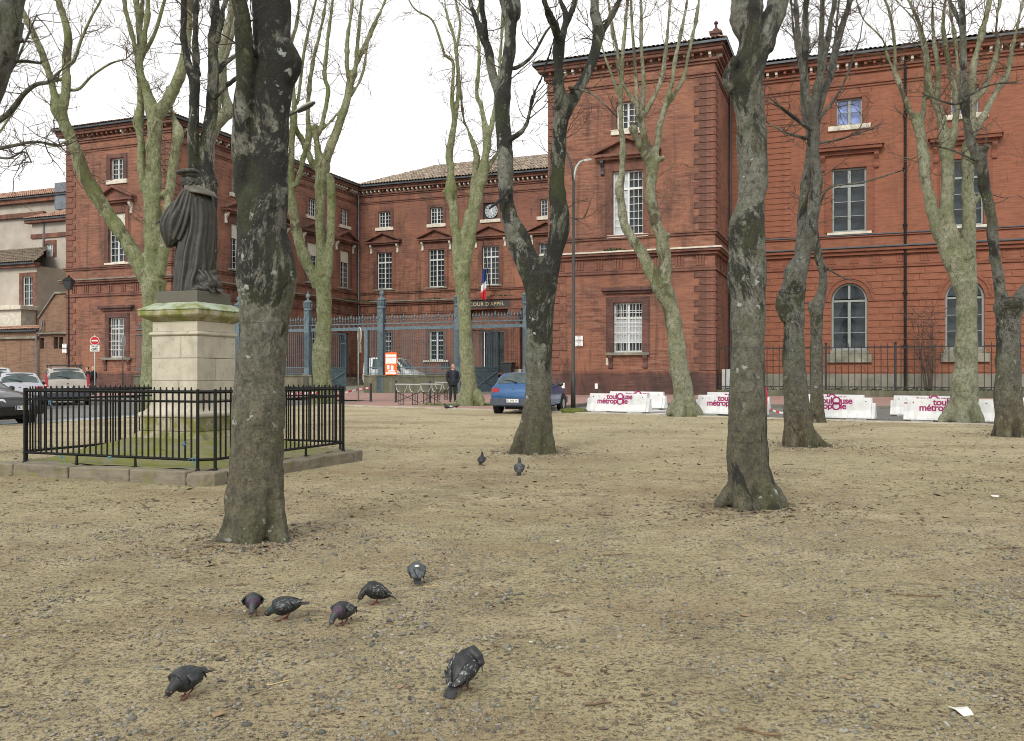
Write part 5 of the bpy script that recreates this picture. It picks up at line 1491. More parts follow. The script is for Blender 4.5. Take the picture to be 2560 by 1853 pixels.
# --- T3: forked tree in the middle
tree('dark tree forking low into two limbs in the middle of the square', 15.5,
     [(1333, 1132, 112), (1336, 1100, 100), (1340, 1055, 78), (1344, 1000, 68), (1347, 900, 66), (1350, 850, 63), (1349, 780, 70), (1352, 720, 82), (1352, 685, 88)],
     [([(1345, 700, 78), (1313, 645, 62), (1296, 600, 60), (1275, 550, 42), (1266, 500, 39), (1264, 430, 43), (1263, 380, 40), (1257, 300, 38), (1256, 245, 42), (1262, 205, 34), (1276, 100, 29), (1276, 50, 36), (1274, 0, 52)], .5),
      ([(1252, 240, 30), (1232, 190, 24), (1222, 130, 23), (1208, 90, 22), (1190, 45, 15), (1175, 0, 13)], .8), ([(1214, 95, 18), (1210, 50, 15), (1204, 0, 14)], -.3),
      ([(1360, 700, 70), (1382, 640, 46), (1400, 560, 52), (1395, 500, 42), (1393, 430, 38), (1398, 350, 38), (1403, 300, 41), (1408, 265, 52), (1398, 225, 28), (1396, 150, 26), (1399, 95, 30)], -.5),
      ([(1400, 110, 24), (1380, 50, 20), (1360, 0, 15)], -.9), ([(1404, 100, 22), (1415, 45, 18), (1400, 0, 13)], .1), ([(1412, 70, 16), (1428, 30, 15), (1438, 0, 14)], .2),
      ([(1415, 275, 40), (1448, 220, 27), (1474, 170, 26), (1490, 120, 27), (1498, 80, 26), (1489, 40, 22), (1485, 0, 19)], .7), ([(1500, 90, 18), (1515, 65, 14), (1548, 0, 11)], .2),
      ([(1274, 350, 14), (1314, 315, 11), (1333, 240, 8), (1356, 190, 7), (1384, 100, 5)], -.6), ([(1290, 170, 10), (1330, 140, 8), (1362, 85, 6), (1374, 70, 4)], .6),
      ([(1275, 470, 10), (1250, 500, 9), (1225, 520, 5)], -.5), ([(1425, 220, 8), (1480, 235, 5), (1540, 290, 3)], -.6)],
     'bark_fork', 'twigs_dark', 3, vox=.026, twigs=24, tl=1.0, lobes=.18)
# --- T4: knobbly dark tree right
tree('dark tree with a swollen knotted trunk right of the thick grey one', 17.0,
     [(2004, 1112, 96), (2000, 1080, 82), (1994, 1035, 68), (1988, 960, 58), (1986, 860, 53), (1984, 780, 50), (1988, 710, 54), (1990, 680, 58), (2010, 640, 40), (2027, 560, 34), (2038, 500, 28), (2043, 450, 31), (2037, 400, 24), (2033, 350, 30), (2030, 310, 36)],
     [([(2026, 320, 26), (2014, 270, 24), (2012, 200, 22), (2003, 150, 22), (1994, 80, 15), (1988, 0, 13)], .3), ([(2030, 305, 22), (2012, 215, 20), (2014, 100, 17), (2017, 0, 15)], -.3),
      ([(2032, 310, 24), (2040, 235, 20), (2056, 170, 17), (2070, 90, 15), (2080, 40, 13), (2087, 0, 12)], -.5), ([(2036, 310, 24), (2056, 240, 20), (2076, 190, 20), (2088, 135, 19), (2103, 75, 16), (2126, 0, 15)], .6),
      ([(1978, 700, 34), (1958, 740, 30), (1952, 762, 24), (1960, 800, 16)], -.1), ([(1984, 700, 30), (2000, 650, 26), (2003, 600, 24), (2005, 540, 24), (2015, 450, 22), (2024, 390, 22), (2030, 340, 18)], .5),
      ([(2020, 320, 10), (1980, 290, 9), (1955, 270, 6), (1925, 245, 4)], -.8), ([(2012, 345, 9), (1960, 330, 5), (1915, 305, 3)], .4), ([(2045, 300, 9), (2085, 250, 7), (2115, 195, 5), (2145, 110, 4)], -.5), ([(2042, 360, 6), (2110, 345, 5), (2180, 322, 3)], .4),
      ([(2046, 520, 6), (2075, 470, 5), (2160, 455, 4), (2260, 425, 3)], .5), ([(2020, 1085, 40), (2050, 1108, 24), (2078, 1117, 10)], -.1)],
     'bark_mid', 'twigs_dark', 4, vox=.026, twigs=40, tl=1.0, lump=.11)
# --- T5: slim tree behind it
tree('slim grey tree with a lopped stub behind the knotted tree', 24.6,
     [(2046, 1056, 46), (2043, 1030, 36), (2042, 960, 29), (2041, 860, 28), (2042, 790, 29), (2044, 765, 34), (2054, 730, 22), (2058, 690, 20), (2046, 640, 20), (2040, 600, 17), (2034, 550, 18), (2032, 450, 18), (2040, 350, 17), (2046, 250, 15), (2052, 120, 13), (2056, 0, 11)],
     [([(2038, 790, 22), (2030, 770, 19), (2027, 760, 14)], -.1), ([(2044, 300, 9), (2015, 230, 7), (1990, 120, 5), (1978, 0, 4)], .5), ([(2046, 250, 9), (2080, 150, 6), (2098, 0, 5)], -.5), ([(2050, 660, 6), (2100, 690, 4), (2140, 705, 2)], .3)],
     'bark_mid', 'twigs_dark', 5, twigs=46, tl=1.2, extra=1)
# --- T6: pale plane with a burr foot
tree('pale plane tree with a burred foot in front of the white barriers at right', 24.6,
     [(2405, 1056, 94), (2404, 1035, 86), (2410, 1000, 66), (2414, 920, 56), (2417, 800, 49), (2416, 740, 50), (2412, 700, 60)],
     [([(2402, 710, 40), (2372, 645, 34), (2337, 560, 27), (2324, 500, 26), (2313, 440, 26), (2308, 385, 30), (2300, 330, 22), (2294, 305, 26), (2275, 277, 14), (2252, 217, 13), (2236, 180, 10), (2218, 140, 9), (2205, 96, 8), (2160, 50, 6), (2140, 0, 5)], .8),
      ([(2298, 315, 18), (2307, 277, 14), (2316, 205, 12), (2312, 150, 10), (2290, 60, 7), (2240, 0, 6)], -.5), ([(2238, 190, 9), (2236, 110, 8), (2226, 40, 7), (2212, 0, 6)], .3),
      ([(2404, 700, 40), (2372, 560, 34), (2368, 500, 32), (2369, 430, 31), (2366, 370, 36), (2356, 315, 22), (2343, 260, 20), (2328, 230, 17), (2320, 170, 14), (2311, 107, 12), (2290, 40, 8), (2270, 0, 7)], .2), ([(2345, 262, 14), (2346, 180, 13), (2336, 110, 11), (2331, 0, 9)], -.4),
      ([(2374, 370, 22), (2392, 280, 16), (2380, 200, 15), (2366, 130, 13), (2358, 60, 12), (2364, 0, 10)], -.8), ([(2390, 290, 14), (2394, 200, 12), (2388, 100, 10), (2372, 0, 8)], .6),
      ([(2420, 705, 42), (2422, 600, 34), (2421, 500, 32), (2419, 430, 28), (2418, 370, 28), (2428, 330, 20), (2430, 240, 17), (2436, 160, 16), (2455, 80, 15), (2474, 0, 14)], -.2),
      ([(2426, 345, 22), (2454, 298, 18), (2468, 272, 17), (2492, 226, 15), (2518, 188, 14), (2529, 128, 11), (2544, 64, 9), (2557, 0, 8)], .5), ([(2430, 262, 16), (2462, 220, 15), (2476, 178, 14), (2497, 124, 13), (2490, 70, 9), (2501, 0, 8)], -.6),
      ([(2430, 505, 16), (2446, 497, 12), (2452, 485, 8)], -.2), ([(2380, 1030, 40), (2362, 1046, 30), (2352, 1056, 16)], -.2), ([(2430, 1025, 40), (2448, 1045, 30), (2456, 1056, 14)], -.2)],
     'bark_pale', 'twigs_pale', 6, vox=0.04, twigs=26, tl=1.3, lump=.1)
# --- T7: dark tree at right edge
tree('dark pollarded tree at the right edge of the photo', 19.5,
     [(2530, 1088, 92), (2528, 1050, 78), (2522, 1000, 66), (2520, 880, 53), (2522, 800, 58), (2524, 765, 78), (2524, 745, 60)],
     [([(2512, 770, 40), (2500, 720, 28), (2488, 650, 25), (2482, 600, 27), (2478, 540, 25), (2464, 480, 28), (2457, 430, 28), (2448, 395, 34), (2426, 350, 20), (2416, 290, 19), (2410, 240, 26), (2409, 200, 18), (2408, 130, 16), (2406, 60, 18), (2404, 0, 15)], -.6),
      ([(2452, 400, 24), (2460, 375, 18), (2466, 365, 14)], -.2), ([(2404, 70, 12), (2388, 30, 9), (2376, 0, 8)], .4), ([(2540, 765, 46), (2575, 720, 38), (2610, 640, 34), (2625, 500, 30), (2640, 300, 24), (2660, 0, 20)], .5),
      ([(2410, 252, 7), (2380, 260, 6), (2310, 235, 3)], -.5), ([(2435, 400, 6), (2380, 375, 5), (2330, 365, 3)], -.5), ([(2410, 248, 6), (2470, 215, 4), (2540, 205, 3)], .4)],
     'bark_mid', 'twigs_dark', 7, vox=0.03, twigs=26, tl=1.1, lump=.1)
# --- T8: leaning plane
tree('leaning pale plane tree with cut limbs in front of the right pavilion', 28.0,
     [(1712, 1034, 80), (1711, 1012, 66), (1709, 980, 52), (1699, 930, 46), (1690, 850, 42), (1678, 780, 40), (1663, 735, 46), (1655, 712, 44)],
     [([(1648, 725, 34), (1632, 690, 30), (1610, 640, 29), (1583, 600, 26), (1561, 560, 23), (1553, 500, 21), (1548, 472, 26), (1555, 430, 16), (1557, 370, 16), (1553, 310, 12), (1552, 230, 13), (1556, 150, 11), (1562, 80, 10), (1570, 0, 9)], .8),
      ([(1552, 250, 11), (1530, 190, 9), (1512, 140, 8), (1500, 90, 7), (1495, 0, 6)], -.4), ([(1550, 200, 9), (1545, 140, 8), (1530, 60, 7), (1520, 0, 6)], .5),
      ([(1660, 720, 38), (1662, 660, 34), (1655, 600, 32), (1641, 560, 30), (1628, 500, 29), (1626, 450, 29), (1632, 408, 34), (1622, 385, 26), (1610, 340, 18), (1601, 295, 20)], -.3),
      ([(1630, 415, 24), (1605, 375, 18), (1590, 345, 17), (1582, 322, 18)], -.5), ([(1600, 290, 16), (1594, 272, 13), (1570, 230, 10), (1548, 190, 7), (1535, 120, 6), (1520, 0, 5)], -.8), ([(1602, 292, 16), (1609, 200, 12), (1603, 115, 11), (1602, 0, 9)], .4),
      ([(1606, 290, 15), (1640, 233, 13), (1658, 175, 12), (1668, 90, 9), (1675, 0, 7)], .7), ([(1636, 400, 20), (1645, 350, 16), (1650, 310, 17), (1662, 265, 13), (1680, 210, 12), (1688, 150, 10), (1718, 0, 8)], -.2),
      ([(1655, 290, 13), (1672, 255, 12), (1707, 200, 11), (1722, 135, 9), (1748, 0, 8)], .6), ([(1645, 400, 14), (1656, 397, 13), (1658, 394, 12)], -.2), ([(1655, 600, 16), (1670, 590, 13), (1674, 586, 10)], -.2), ([(1595, 285, 9), (1588, 170, 8), (1580, 60, 7), (1578, 0, 6)], -.5), ([(1692, 1010, 32), (1678, 1028, 26), (1670, 1036, 12)], -.2), ([(1728, 1010, 30), (1745, 1028, 22), (1754, 1036, 10)], -.2)],
     'bark_pale', 'twigs_pale', 8, vox=0.04, twigs=16, tl=1.2, lump=.09)
# --- T9: plane behind the blue car
tree('pale plane tree with grass round its foot beside the standing man', 35.9,
     [(1172, 1013, 62), (1172, 990, 46), (1171, 960, 39), (1168, 900, 36), (1164, 850, 34), (1160, 760, 32), (1156, 710, 40), (1152, 660, 42)],
     [([(1146, 670, 30), (1142, 600, 25), (1135, 550, 23), (1132, 510, 24), (1126, 478, 34), (1128, 430, 15), (1123, 388, 20), (1132, 330, 16), (1137, 295, 14), (1130, 250, 11), (1134, 165, 10), (1126, 148, 10), (1112, 138, 9)], -.6),
      ([(1138, 300, 12), (1146, 220, 11), (1138, 110, 10), (1118, 40, 7), (1112, 0, 6)], .6), ([(1112, 140, 7), (1100, 100, 6), (1080, 50, 5), (1040, 25, 4), (1022, 0, 3)], -.4), ([(1140, 130, 7), (1150, 60, 6), (1140, 0, 5)], .3),
      ([(1154, 660, 30), (1162, 580, 22), (1180, 500, 20), (1190, 420, 20), (1190, 380, 16), (1172, 330, 8), (1158, 290, 7), (1150, 200, 6), (1142, 110, 5)], .5),
      ([(1162, 670, 26), (1182, 580, 20), (1195, 500, 20), (1206, 446, 28), (1212, 400, 20), (1218, 350, 22), (1204, 270, 11), (1192, 235, 12), (1198, 150, 9), (1194, 60, 8), (1200, 0, 7)], -.3),
      ([(1220, 350, 14), (1236, 280, 12), (1250, 160, 9), (1256, 0, 8)], .8), ([(1208, 440, 14), (1226, 410, 12), (1246, 380, 10), (1262, 340, 9)], .5), ([(1118, 478, 12), (1108, 480, 8)], -.1), ([(1156, 990, 26), (1144, 1006, 16), (1136, 1014, 8)], -.2), ([(1188, 985, 34), (1200, 1000, 26), (1206, 1013, 12)], -.3)],
     'bark_pale_moss', 'twigs_pale', 9, vox=0.042, twigs=22, tl=1.3, lump=.09)
# --- T10: mossy plane behind the railing corner
tree('mossy green plane tree between the big trunk and the courtyard gate', 37.0,
     [(802, 1016, 62), (806, 990, 50), (806, 950, 46), (804, 890, 45), (809, 840, 40), (811, 790, 37), (810, 740, 37), (808, 700, 40)],
     [([(794, 720, 28), (778, 680, 26), (760, 640, 30), (745, 590, 26), (733, 530, 23), (728, 450, 19), (728, 400, 18), (730, 345, 16), (734, 310, 18), (735, 250, 12), (728, 120, 10), (742, 60, 8), (748, 0, 7)], -.6),
      ([(806, 710, 34), (804, 640, 27), (801, 560, 25), (800, 500, 25), (805, 440, 34), (806, 415, 40), (796, 390, 17), (790, 330, 15), (788, 318, 16)], .2),
      ([(786, 418, 18), (757, 355, 15), (738, 320, 15), (728, 285, 13)], -.4), ([(768, 380, 12), (772, 350, 14), (770, 260, 11), (782, 160, 10), (805, 60, 8), (815, 0, 7)], .4), ([(800, 330, 13), (820, 235, 12), (812, 190, 12), (818, 110, 10), (830, 20, 8), (832, 0, 8)], -.3),
      ([(808, 415, 26), (835, 345, 22), (862, 270, 20), (875, 210, 19), (884, 182, 20), (890, 165, 12), (920, 95, 10), (964, 0, 7)], .5), ([(870, 190, 12), (868, 110, 11), (882, 0, 8)], -.5), ([(888, 178, 12), (896, 90, 10), (905, 0, 8)], .4), ([(876, 240, 8), (905, 190, 7), (920, 110, 6), (940, 60, 5)], .3),
      ([(818, 690, 24), (826, 600, 22), (828, 500, 22), (826, 450, 20), (822, 440, 14)], -.5), ([(742, 460, 14), (760, 390, 12), (768, 360, 16)], -.5), ([(800, 330, 8), (830, 300, 6), (850, 275, 5)], .2), ([(745, 250, 8), (762, 120, 7), (790, 0, 5)], .5), ([(788, 990, 26), (774, 1008, 18), (766, 1016, 8)], -.2), ([(822, 990, 26), (836, 1010, 14)], -.2)],
     'bark_pale_moss', 'twigs_pale', 10, vox=0.042, twigs=22, tl=1.3, lump=.09)
# --- T11: big spreading plane behind the statue
tree('wide forking pale plane tree behind the statue and pedestal', 29.0,
     [(384, 1040, 76), (382, 1000, 58), (381, 900, 50), (381, 800, 46), (381, 750, 50), (384, 700, 66)],
     [([(376, 712, 46), (350, 665, 42), (315, 600, 34), (280, 550, 33), (247, 500, 33), (218, 450, 34), (198, 400, 30), (179, 350, 26), (156, 300, 30), (146, 272, 40), (136, 238, 19), (124, 190, 17), (108, 140, 17), (88, 95, 15), (66, 48, 14), (52, 20, 13), (44, 0, 12)], -.8),
      ([(150, 285, 24), (160, 262, 22), (166, 215, 21), (165, 160, 21), (170, 90, 19), (156, 30, 18), (146, 0, 16)], .4),
      ([(384, 715, 46), (383, 640, 43), (380, 560, 40), (380, 500, 42), (384, 450, 40), (384, 380, 36), (388, 310, 37), (382, 285, 38), (366, 225, 22), (350, 180, 20), (347, 148, 22)], .3),
      ([(346, 150, 15), (335, 105, 13), (318, 40, 12), (310, 0, 11)], -.4), ([(349, 150, 17), (350, 85, 16), (338, 0, 15)], .4), ([(352, 150, 15), (362, 85, 14), (370, 0, 13)], -.5), ([(366, 125, 10), (390, 75, 9), (410, 5, 8), (412, 0, 8)], .5),
      ([(392, 290, 34), (420, 250, 30), (445, 200, 28), (463, 140, 25), (470, 60, 22), (476, 0, 20)], -.5), ([(362, 480, 16), (354, 426, 21), (352, 350, 20), (346, 305, 28), (352, 260, 17), (348, 170, 14), (352, 60, 12), (356, 0, 10)], .6),
      ([(396, 690, 38), (410, 620, 30), (420, 520, 23), (430, 430, 23), (440, 365, 25), (447, 335, 30), (436, 300, 14), (428, 275, 13), (422, 240, 11)], .7),
      ([(404, 488, 14), (414, 482, 13), (416, 474, 10)], -.2), ([(172, 160, 10), (185, 150, 9), (205, 95, 7), (230, 40, 6), (252, 0, 5)], -.5), ([(170, 225, 8), (198, 222, 7), (230, 190, 6), (275, 160, 5), (315, 148, 3)], .5), ([(165, 195, 9), (125, 205, 8), (80, 215, 7), (40, 270, 6), (0, 330, 5)], -.5), ([(185, 340, 5), (140, 365, 5), (95, 355, 4), (45, 365, 3)], -.4)],
     'bark_pale_moss', 'twigs_pale', 11, vox=0.042, twigs=24, tl=1.3, lump=.09)
# --- T12: dark twin stems directly behind the statue
tree('dark twin-stemmed tree directly behind the statue', 20.0,
     [(520, 1100, 84), (518, 1040, 70), (516, 900, 62), (514, 700, 60), (512, 560, 60), (512, 480, 62), (508, 450, 60)],
     [([(500, 470, 36), (486, 420, 30), (482, 345, 28), (487, 255, 25), (486, 200, 24), (470, 160, 17), (459, 90, 16), (460, 0, 15)], -.5), ([(486, 205, 20), (492, 175, 18), (488, 105, 17), (493, 0, 15)], .5),
      ([(514, 470, 44), (518, 360, 36), (529, 275, 30), (533, 190, 29), (533, 105, 26), (538, 0, 22)], .3), ([(538, 185, 16), (560, 160, 14), (594, 135, 11), (640, 100, 8)], .5), ([(540, 240, 16), (565, 215, 14), (592, 195, 12), (640, 150, 9)], -.6), ([(543, 100, 18), (555, 50, 15), (564, 0, 14)], -.4),
      ([(500, 185, 6), (470, 120, 5), (440, 110, 3)], .5)],
     'bark_dark', 'twigs_dark', 12, vox=0.03, twigs=26, tl=1.0, lump=.08)
# --- T13: pale limb of a tree further back
tree('pale plane trunk half hidden behind the dark twin-stemmed tree', 34.0,
     [(500, 1018, 40), (500, 900, 34), (500, 700, 32), (502, 500, 32), (515, 380, 30), (540, 310, 30)],
     [([(538, 315, 28), (562, 285, 34), (572, 280, 30), (560, 230, 22), (555, 150, 24), (570, 70, 22), (582, 0, 20)], .6), ([(545, 310, 16), (548, 200, 13), (575, 110, 11), (600, 0, 9)], -.4)],
     'bark_pale', 'twigs_pale', 13, twigs=20, tl=1.3)
# --- T0: leaning stem at the upper left
tree('leaning dark plane limb reaching in at the top left corner', 14.5,
     [(-160, 1140, 130), (-158, 1060, 100), (-150, 800, 90), (-120, 560, 86), (-70, 330, 84), (-20, 190, 76), (5, 120, 72), (28, 50, 60), (34, 0, 52)],
     [([(30, 110, 20), (46, 100, 18), (54, 102, 12)], -.1), ([(-60, 330, 30), (-20, 310, 18), (20, 285, 14), (60, 235, 12), (90, 212, 10), (120, 205, 9), (148, 180, 7)], -.6), ([(-60, 340, 16), (-10, 190, 12), (40, 155, 9), (100, 158, 6)], .5), ([(-90, 420, 18), (-40, 382, 12), (30, 365, 8), (90, 355, 7), (150, 366, 4)], -.4), ([(-90, 400, 12), (-30, 390, 8), (20, 396, 6), (60, 380, 4), (78, 405, 2)], -.8), ([(-30, 220, 14), (30, 170, 8), (60, 110, 5), (90, 40, 4)], .9)],
     'bark_mid', 'twigs_dark', 14, twigs=50, tl=.9)

# small leafless shrub behind the fence
p = ab(fa(2322, 3.6), 3.6)
sh = thing('bare_shrub', 'leafless young shrub growing behind the iron fence at right', 'shrub', (p.x, p.y, g(p.y) + .06))
r = random.Random(77); mb = MB(); mt = MB()
for k in range(6):
    a = r.uniform(0, 6.28); d = Vector((math.cos(a) * .22, math.sin(a) * .12, 1)).normalized()
    pts = [Vector((r.uniform(-.15, .15), r.uniform(-.1, .1), 0))]
    for i in range(7): d = (d + Vector((r.gauss(0, .07), r.gauss(0, .06), .08))).normalized(); pts.append(pts[-1] + d * .62)
    mb.tube(pts, [.045 * (1 - .12 * i) for i in range(8)], 6)
    for i in range(2, 8):
        for _ in range(3):
            dd = Vector((r.gauss(0, 1), r.gauss(0, .6), .75)).normalized(); twig_tree(mt, pts[i], dd, r.uniform(.6, 1.3), .013, r, 1)
mb.build('stem', M['twigs_dark'], sh, smooth=True); mt.build('twigs', M['twigs_dark'], sh, smooth=True, normals=False, kind='stuff')
# grass tufts at the foot of the plane by the man, and beside kerbs
def tufts(name, label, spots, seed, hgt=.14):
    r = random.Random(seed); mb = MB()
    for cx, cy, rx, ry, n in spots:
        for _ in range(n):
            x, y = cx + r.gauss(0, rx), cy + r.gauss(0, ry); z = g(y); a = r.uniform(0, 6.28); h = hgt * r.uniform(.4, 1.2)
            w = Vector((math.cos(a), math.sin(a), 0)) * .012 * (hgt / .14); b = Vector((r.gauss(0, .4) * h, r.gauss(0, .4) * h, h)); p0 = Vector((x, y, z - .01))
            mb.add([p0 - w, p0 + w, p0 + b], [(0, 1, 2)])
    tag(mb.build(name, M['grass'], normals=False), label, 'grass', kind='stuff')
q = P(1180, 1014)
tufts('grass', 'bright green grass at the foot of the plane by the man', [(q.x, q.y - .35, .8, .14, 1500), (q.x - 1.6, q.y - .2, .3, .1, 120)], 3)

# litter and small stones gathered round the trunks
spots = [(P(628, 1352), .3, 1.0, 700), (P(1882, 1266), .34, 1.1, 800), (P(1333, 1132), .42, 1.3, 800), (P(2004, 1112), .42, 1.6, 900), (P(2530, 1088), .45, 1.5, 500), (P(2405, 1056), .5, 1.5, 300), (P(1712, 1034), .45, 1.4, 300)]
pp = np.concatenate([bits_around(q_.x, q_.y, a_, b_, n_, 40 + i) for i, (q_, a_, b_, n_) in enumerate(spots)])
scatter('trunk_litter', 'dead leaves and small stones gathered round the feet of the trunks', 'litter', M['litter'], pp, np.clip(rsz.lognormal(-4.2, 0.5, len(pp)), 0.006, 0.04), 0.55, 61, flake)
pp = np.concatenate([bits_around(q_.x, q_.y, a_, b_ * 1.1, n_ // 2, 70 + i) for i, (q_, a_, b_, n_) in enumerate(spots)])
scatter('trunk_pebbles', 'grey pebbles washed together round the feet of the trunks', 'gravel', M['pebbles'], pp, np.clip(rsz.lognormal(-4.6, 0.4, len(pp)), 0.005, 0.025), 0.6, 62, icoT)

# ================================================================== monument: kerb, mound, railing, pedestal, statue
SC0 = Vector((-4.80, 13.30))
PX = thing('statue_pedestal', 'pale stone pedestal with mossy cornice carrying the bronze statue', 'pedestal', (SC0.x, SC0.y, 0), -TH)
def limestone(name, c, moss=0.0):
    t = NT(name)
    n = t.noise(2.6, 7, .65); c0 = t.ramp(n, [(.25, tuple(x * .62 for x in c)), (.5, c), (.75, tuple(min(1, x * 1.2) for x in c))])
    sp = t.noise(13, 5, .75); c0 = t.mix(t.ramp(sp, [(.60, 0.0), (.68, .75)]), c0, (.13, .12, .09))
    gr = t.noise(1.1, 5, .6, t.scale(t.oc(), (2, 2, .6))); c0 = t.mix(t.ramp(gr, [(.5, 0.0), (.72, .65)]), c0, (.22, .20, .15))
    if moss:
        m_ = t.noise(3.5, 6, .7); c0 = t.mix(t.ramp(m_, [(.62 - .3 * moss, 0.0), (.78 - .3 * moss, .9)]), c0, (.155, .165, .025))
        k_ = t.noise(5.5, 4, .6); c0 = t.mix(t.ramp(k_, [(.60, 0.0), (.67, .7 * min(1, moss))]), c0, (.045, .042, .03))
    t.color(c0); t.rough(.9); t.bump(t.mix(.5, sp, t.noise(40, 4)), .5, .012)
    return t.mat
M['lime'] = limestone('limestone', (.47, .435, .345))
M['lime_moss'] = limestone('mossy_limestone', (.38, .34, .24), .7)
M['verdigris'] = limestone('mossy_cornice_top', (.36, .42, .32), .55)
M['mound'] = limestone('mossy_mound', (.19, .18, .10), .75)
M['kerb_grey'] = limestone('grey_kerb', (.19, .165, .12), .25)

def sq(s, z): return [(-s, -s, z), (s, -s, z), (s, s, z), (-s, s, z)]
def frustum(prof, name, mat, par, bevel=.01):
    mb = MB(); mb.loft([sq(s, z) for s, z in prof]); return mb.build(name, mat, par, bevel=bevel)
frustum([(.66, .30), (.63, .47), (.58, .53), (.545, .56)], 'footing', M['lime_moss'], PX)
for k, (z0, z1) in enumerate(((.562, .76),)):
    mb = MB(); mb.box(-.54, .03, -.54, .54, z0, z1); mb.build('base_block', M['lime_moss'], PX, bevel=.012)
    mb = MB(); mb.box(.036, .54, -.54, .54, z0, z1); mb.build('base_block', M['lime_moss'], PX, bevel=.012)
frustum([(.55, .762), (.565, .79), (.555, .826), (.50, .85), (.46, .90), (.435, .96), (.43, 1.005)], 'base_moulding', M['lime'], PX)
for k, (z0, z1, cut, ax) in enumerate(((1.01, 1.292, .08, 0), (1.298, 1.626, -.02, 1), (1.632, 1.955, .12, 0))):
    s = .42
    for lo, hi in ((-s, cut - .003), (cut + .003, s)):
        mb = MB(); mb.box(lo, hi, -s, s, z0, z1) if ax == 0 else mb.box(-s, s, lo, hi, z0, z1); mb.build('die_block', M['lime'], PX, bevel=.006)
frustum([(.425, 1.957), (.455, 1.975), (.455, 2.0), (.43, 2.02)], 'moulding', M['lime'], PX)
mb = MB(); mb.box(-.415, .415, -.415, .415, 2.022, 2.17); mb.build('frieze_block', M['lime'], PX, bevel=.006)
frustum([(.43, 2.172), (.46, 2.20), (.535, 2.235), (.56, 2.26), (.56, 2.325)], 'cornice', M['lime_moss'], PX, .008)
frustum([(.565, 2.327), (.57, 2.345), (.39, 2.45)], 'cornice_top', M['verdigris'], PX, .008)

# mossy stone mound and kerb
EN = thing('monument_enclosure', 'mossy stone mound edged by worn kerb stones under the statue', 'platform', (SC0.x, SC0.y, 0), -TH)
mb = MB(); N_ = 26
vs = []; fs = []
for j in range(N_ + 1):
    for i in range(N_ + 1):
        x, y = -1.6 + 3.2 * i / N_, -1.6 + 3.2 * j / N_
        r_ = max(abs(x), abs(y)); z = .17 + .30 * max(0, min(1, (1.5 - r_) / .88)) + .015 * noise.noise((x * 3, y * 3, 1))
        vs.append((x, y, z))
fs = [(j * (N_ + 1) + i, j * (N_ + 1) + i + 1, (j + 1) * (N_ + 1) + i + 1, (j + 1) * (N_ + 1) + i) for j in range(N_) for i in range(N_)]
mb.add(vs, fs); mb.build('mound', M['mound'], EN, smooth=True, normals=False)
rk = random.Random(12); Rk = 1.87
WORN = bpy.data.textures.new('worn', 'CLOUDS'); WORN.noise_scale = .16; WORN.noise_depth = 4
def kstone(pts, h):
    mb = MB(); n = len(pts); lo = [(x, y, -.06) for x, y in pts]; hi = [(x + rk.uniform(-.012, .012), y + rk.uniform(-.012, .012), h + rk.uniform(-.012, .012)) for x, y in pts]
    mb.add(lo + hi, [tuple(range(n))[::-1], tuple(range(n, 2 * n))] + [(i, (i + 1) % n, n + (i + 1) % n, n + i) for i in range(n)])
    o_ = mb.build('kerb_stone', M['kerb_grey'], EN, bevel=.022); o_.modifiers['bevel'].segments = 3; ss = o_.modifiers.new('sub', 'SUBSURF'); ss.subdivision_type = 'SIMPLE'; ss.levels = ss.render_levels = 3; dp = o_.modifiers.new('worn', 'DISPLACE'); dp.texture = WORN; dp.strength = .045; dp.mid_level = .5; dp.texture_coords = 'GLOBAL'
for q in range(4):
    c_, s_ = math.cos(q * math.pi / 2), math.sin(q * math.pi / 2)
    rot = lambda x, y: (x * c_ - y * s_, x * s_ + y * c_)
    xs = [-1.5, -.47, .58, 1.5]
    for x0, x1 in zip(xs[:-1], xs[1:]): kstone([rot(x0 + .006, -Rk), rot(x1 - .006, -Rk), rot(x1 - .006, -Rk + .42), rot(x0 + .006, -Rk + .42)], .165)
    kstone([rot(1.51, -Rk), rot(Rk - .1, -Rk), rot(Rk, -Rk + .1), rot(Rk, -1.51), rot(1.51, -1.45)], .16)

RL = thing('monument_railing', 'black iron railing standing round the statue pedestal', 'railing', (SC0.x, SC0.y, 0), -TH)
rr_, ch_ = 1.66, .15
barM = MB(); barM.tube([(0, 0, .30), (0, 0, 1.19), (0, 0, 1.225)], [.0125, .0125, .008], 6); bar_me = barM.mesh('bar'); bar_me.materials.append(M['iron_black'])
postM = MB(); postM.tube([(0, 0, .15), (0, 0, .17), (0, 0, .19), (0, 0, 1.20)], [.036, .032, .021, .021], 8); post_me = postM.mesh('post'); post_me.materials.append(M['iron_black'])
midM = MB(); midM.tube([(0, 0, .15), (0, 0, .165), (0, 0, .31)], [.026, .022, .014], 6); mid_me = midM.mesh('foot'); mid_me.materials.append(M['iron_black'])
shortM = MB(); shortM.tube([(0, 0, .92), (0, 0, .95), (0, 0, 1.18)], [.006, .013, .013], 6); short_me = shortM.mesh('short_bar'); short_me.materials.append(M['iron_black'])
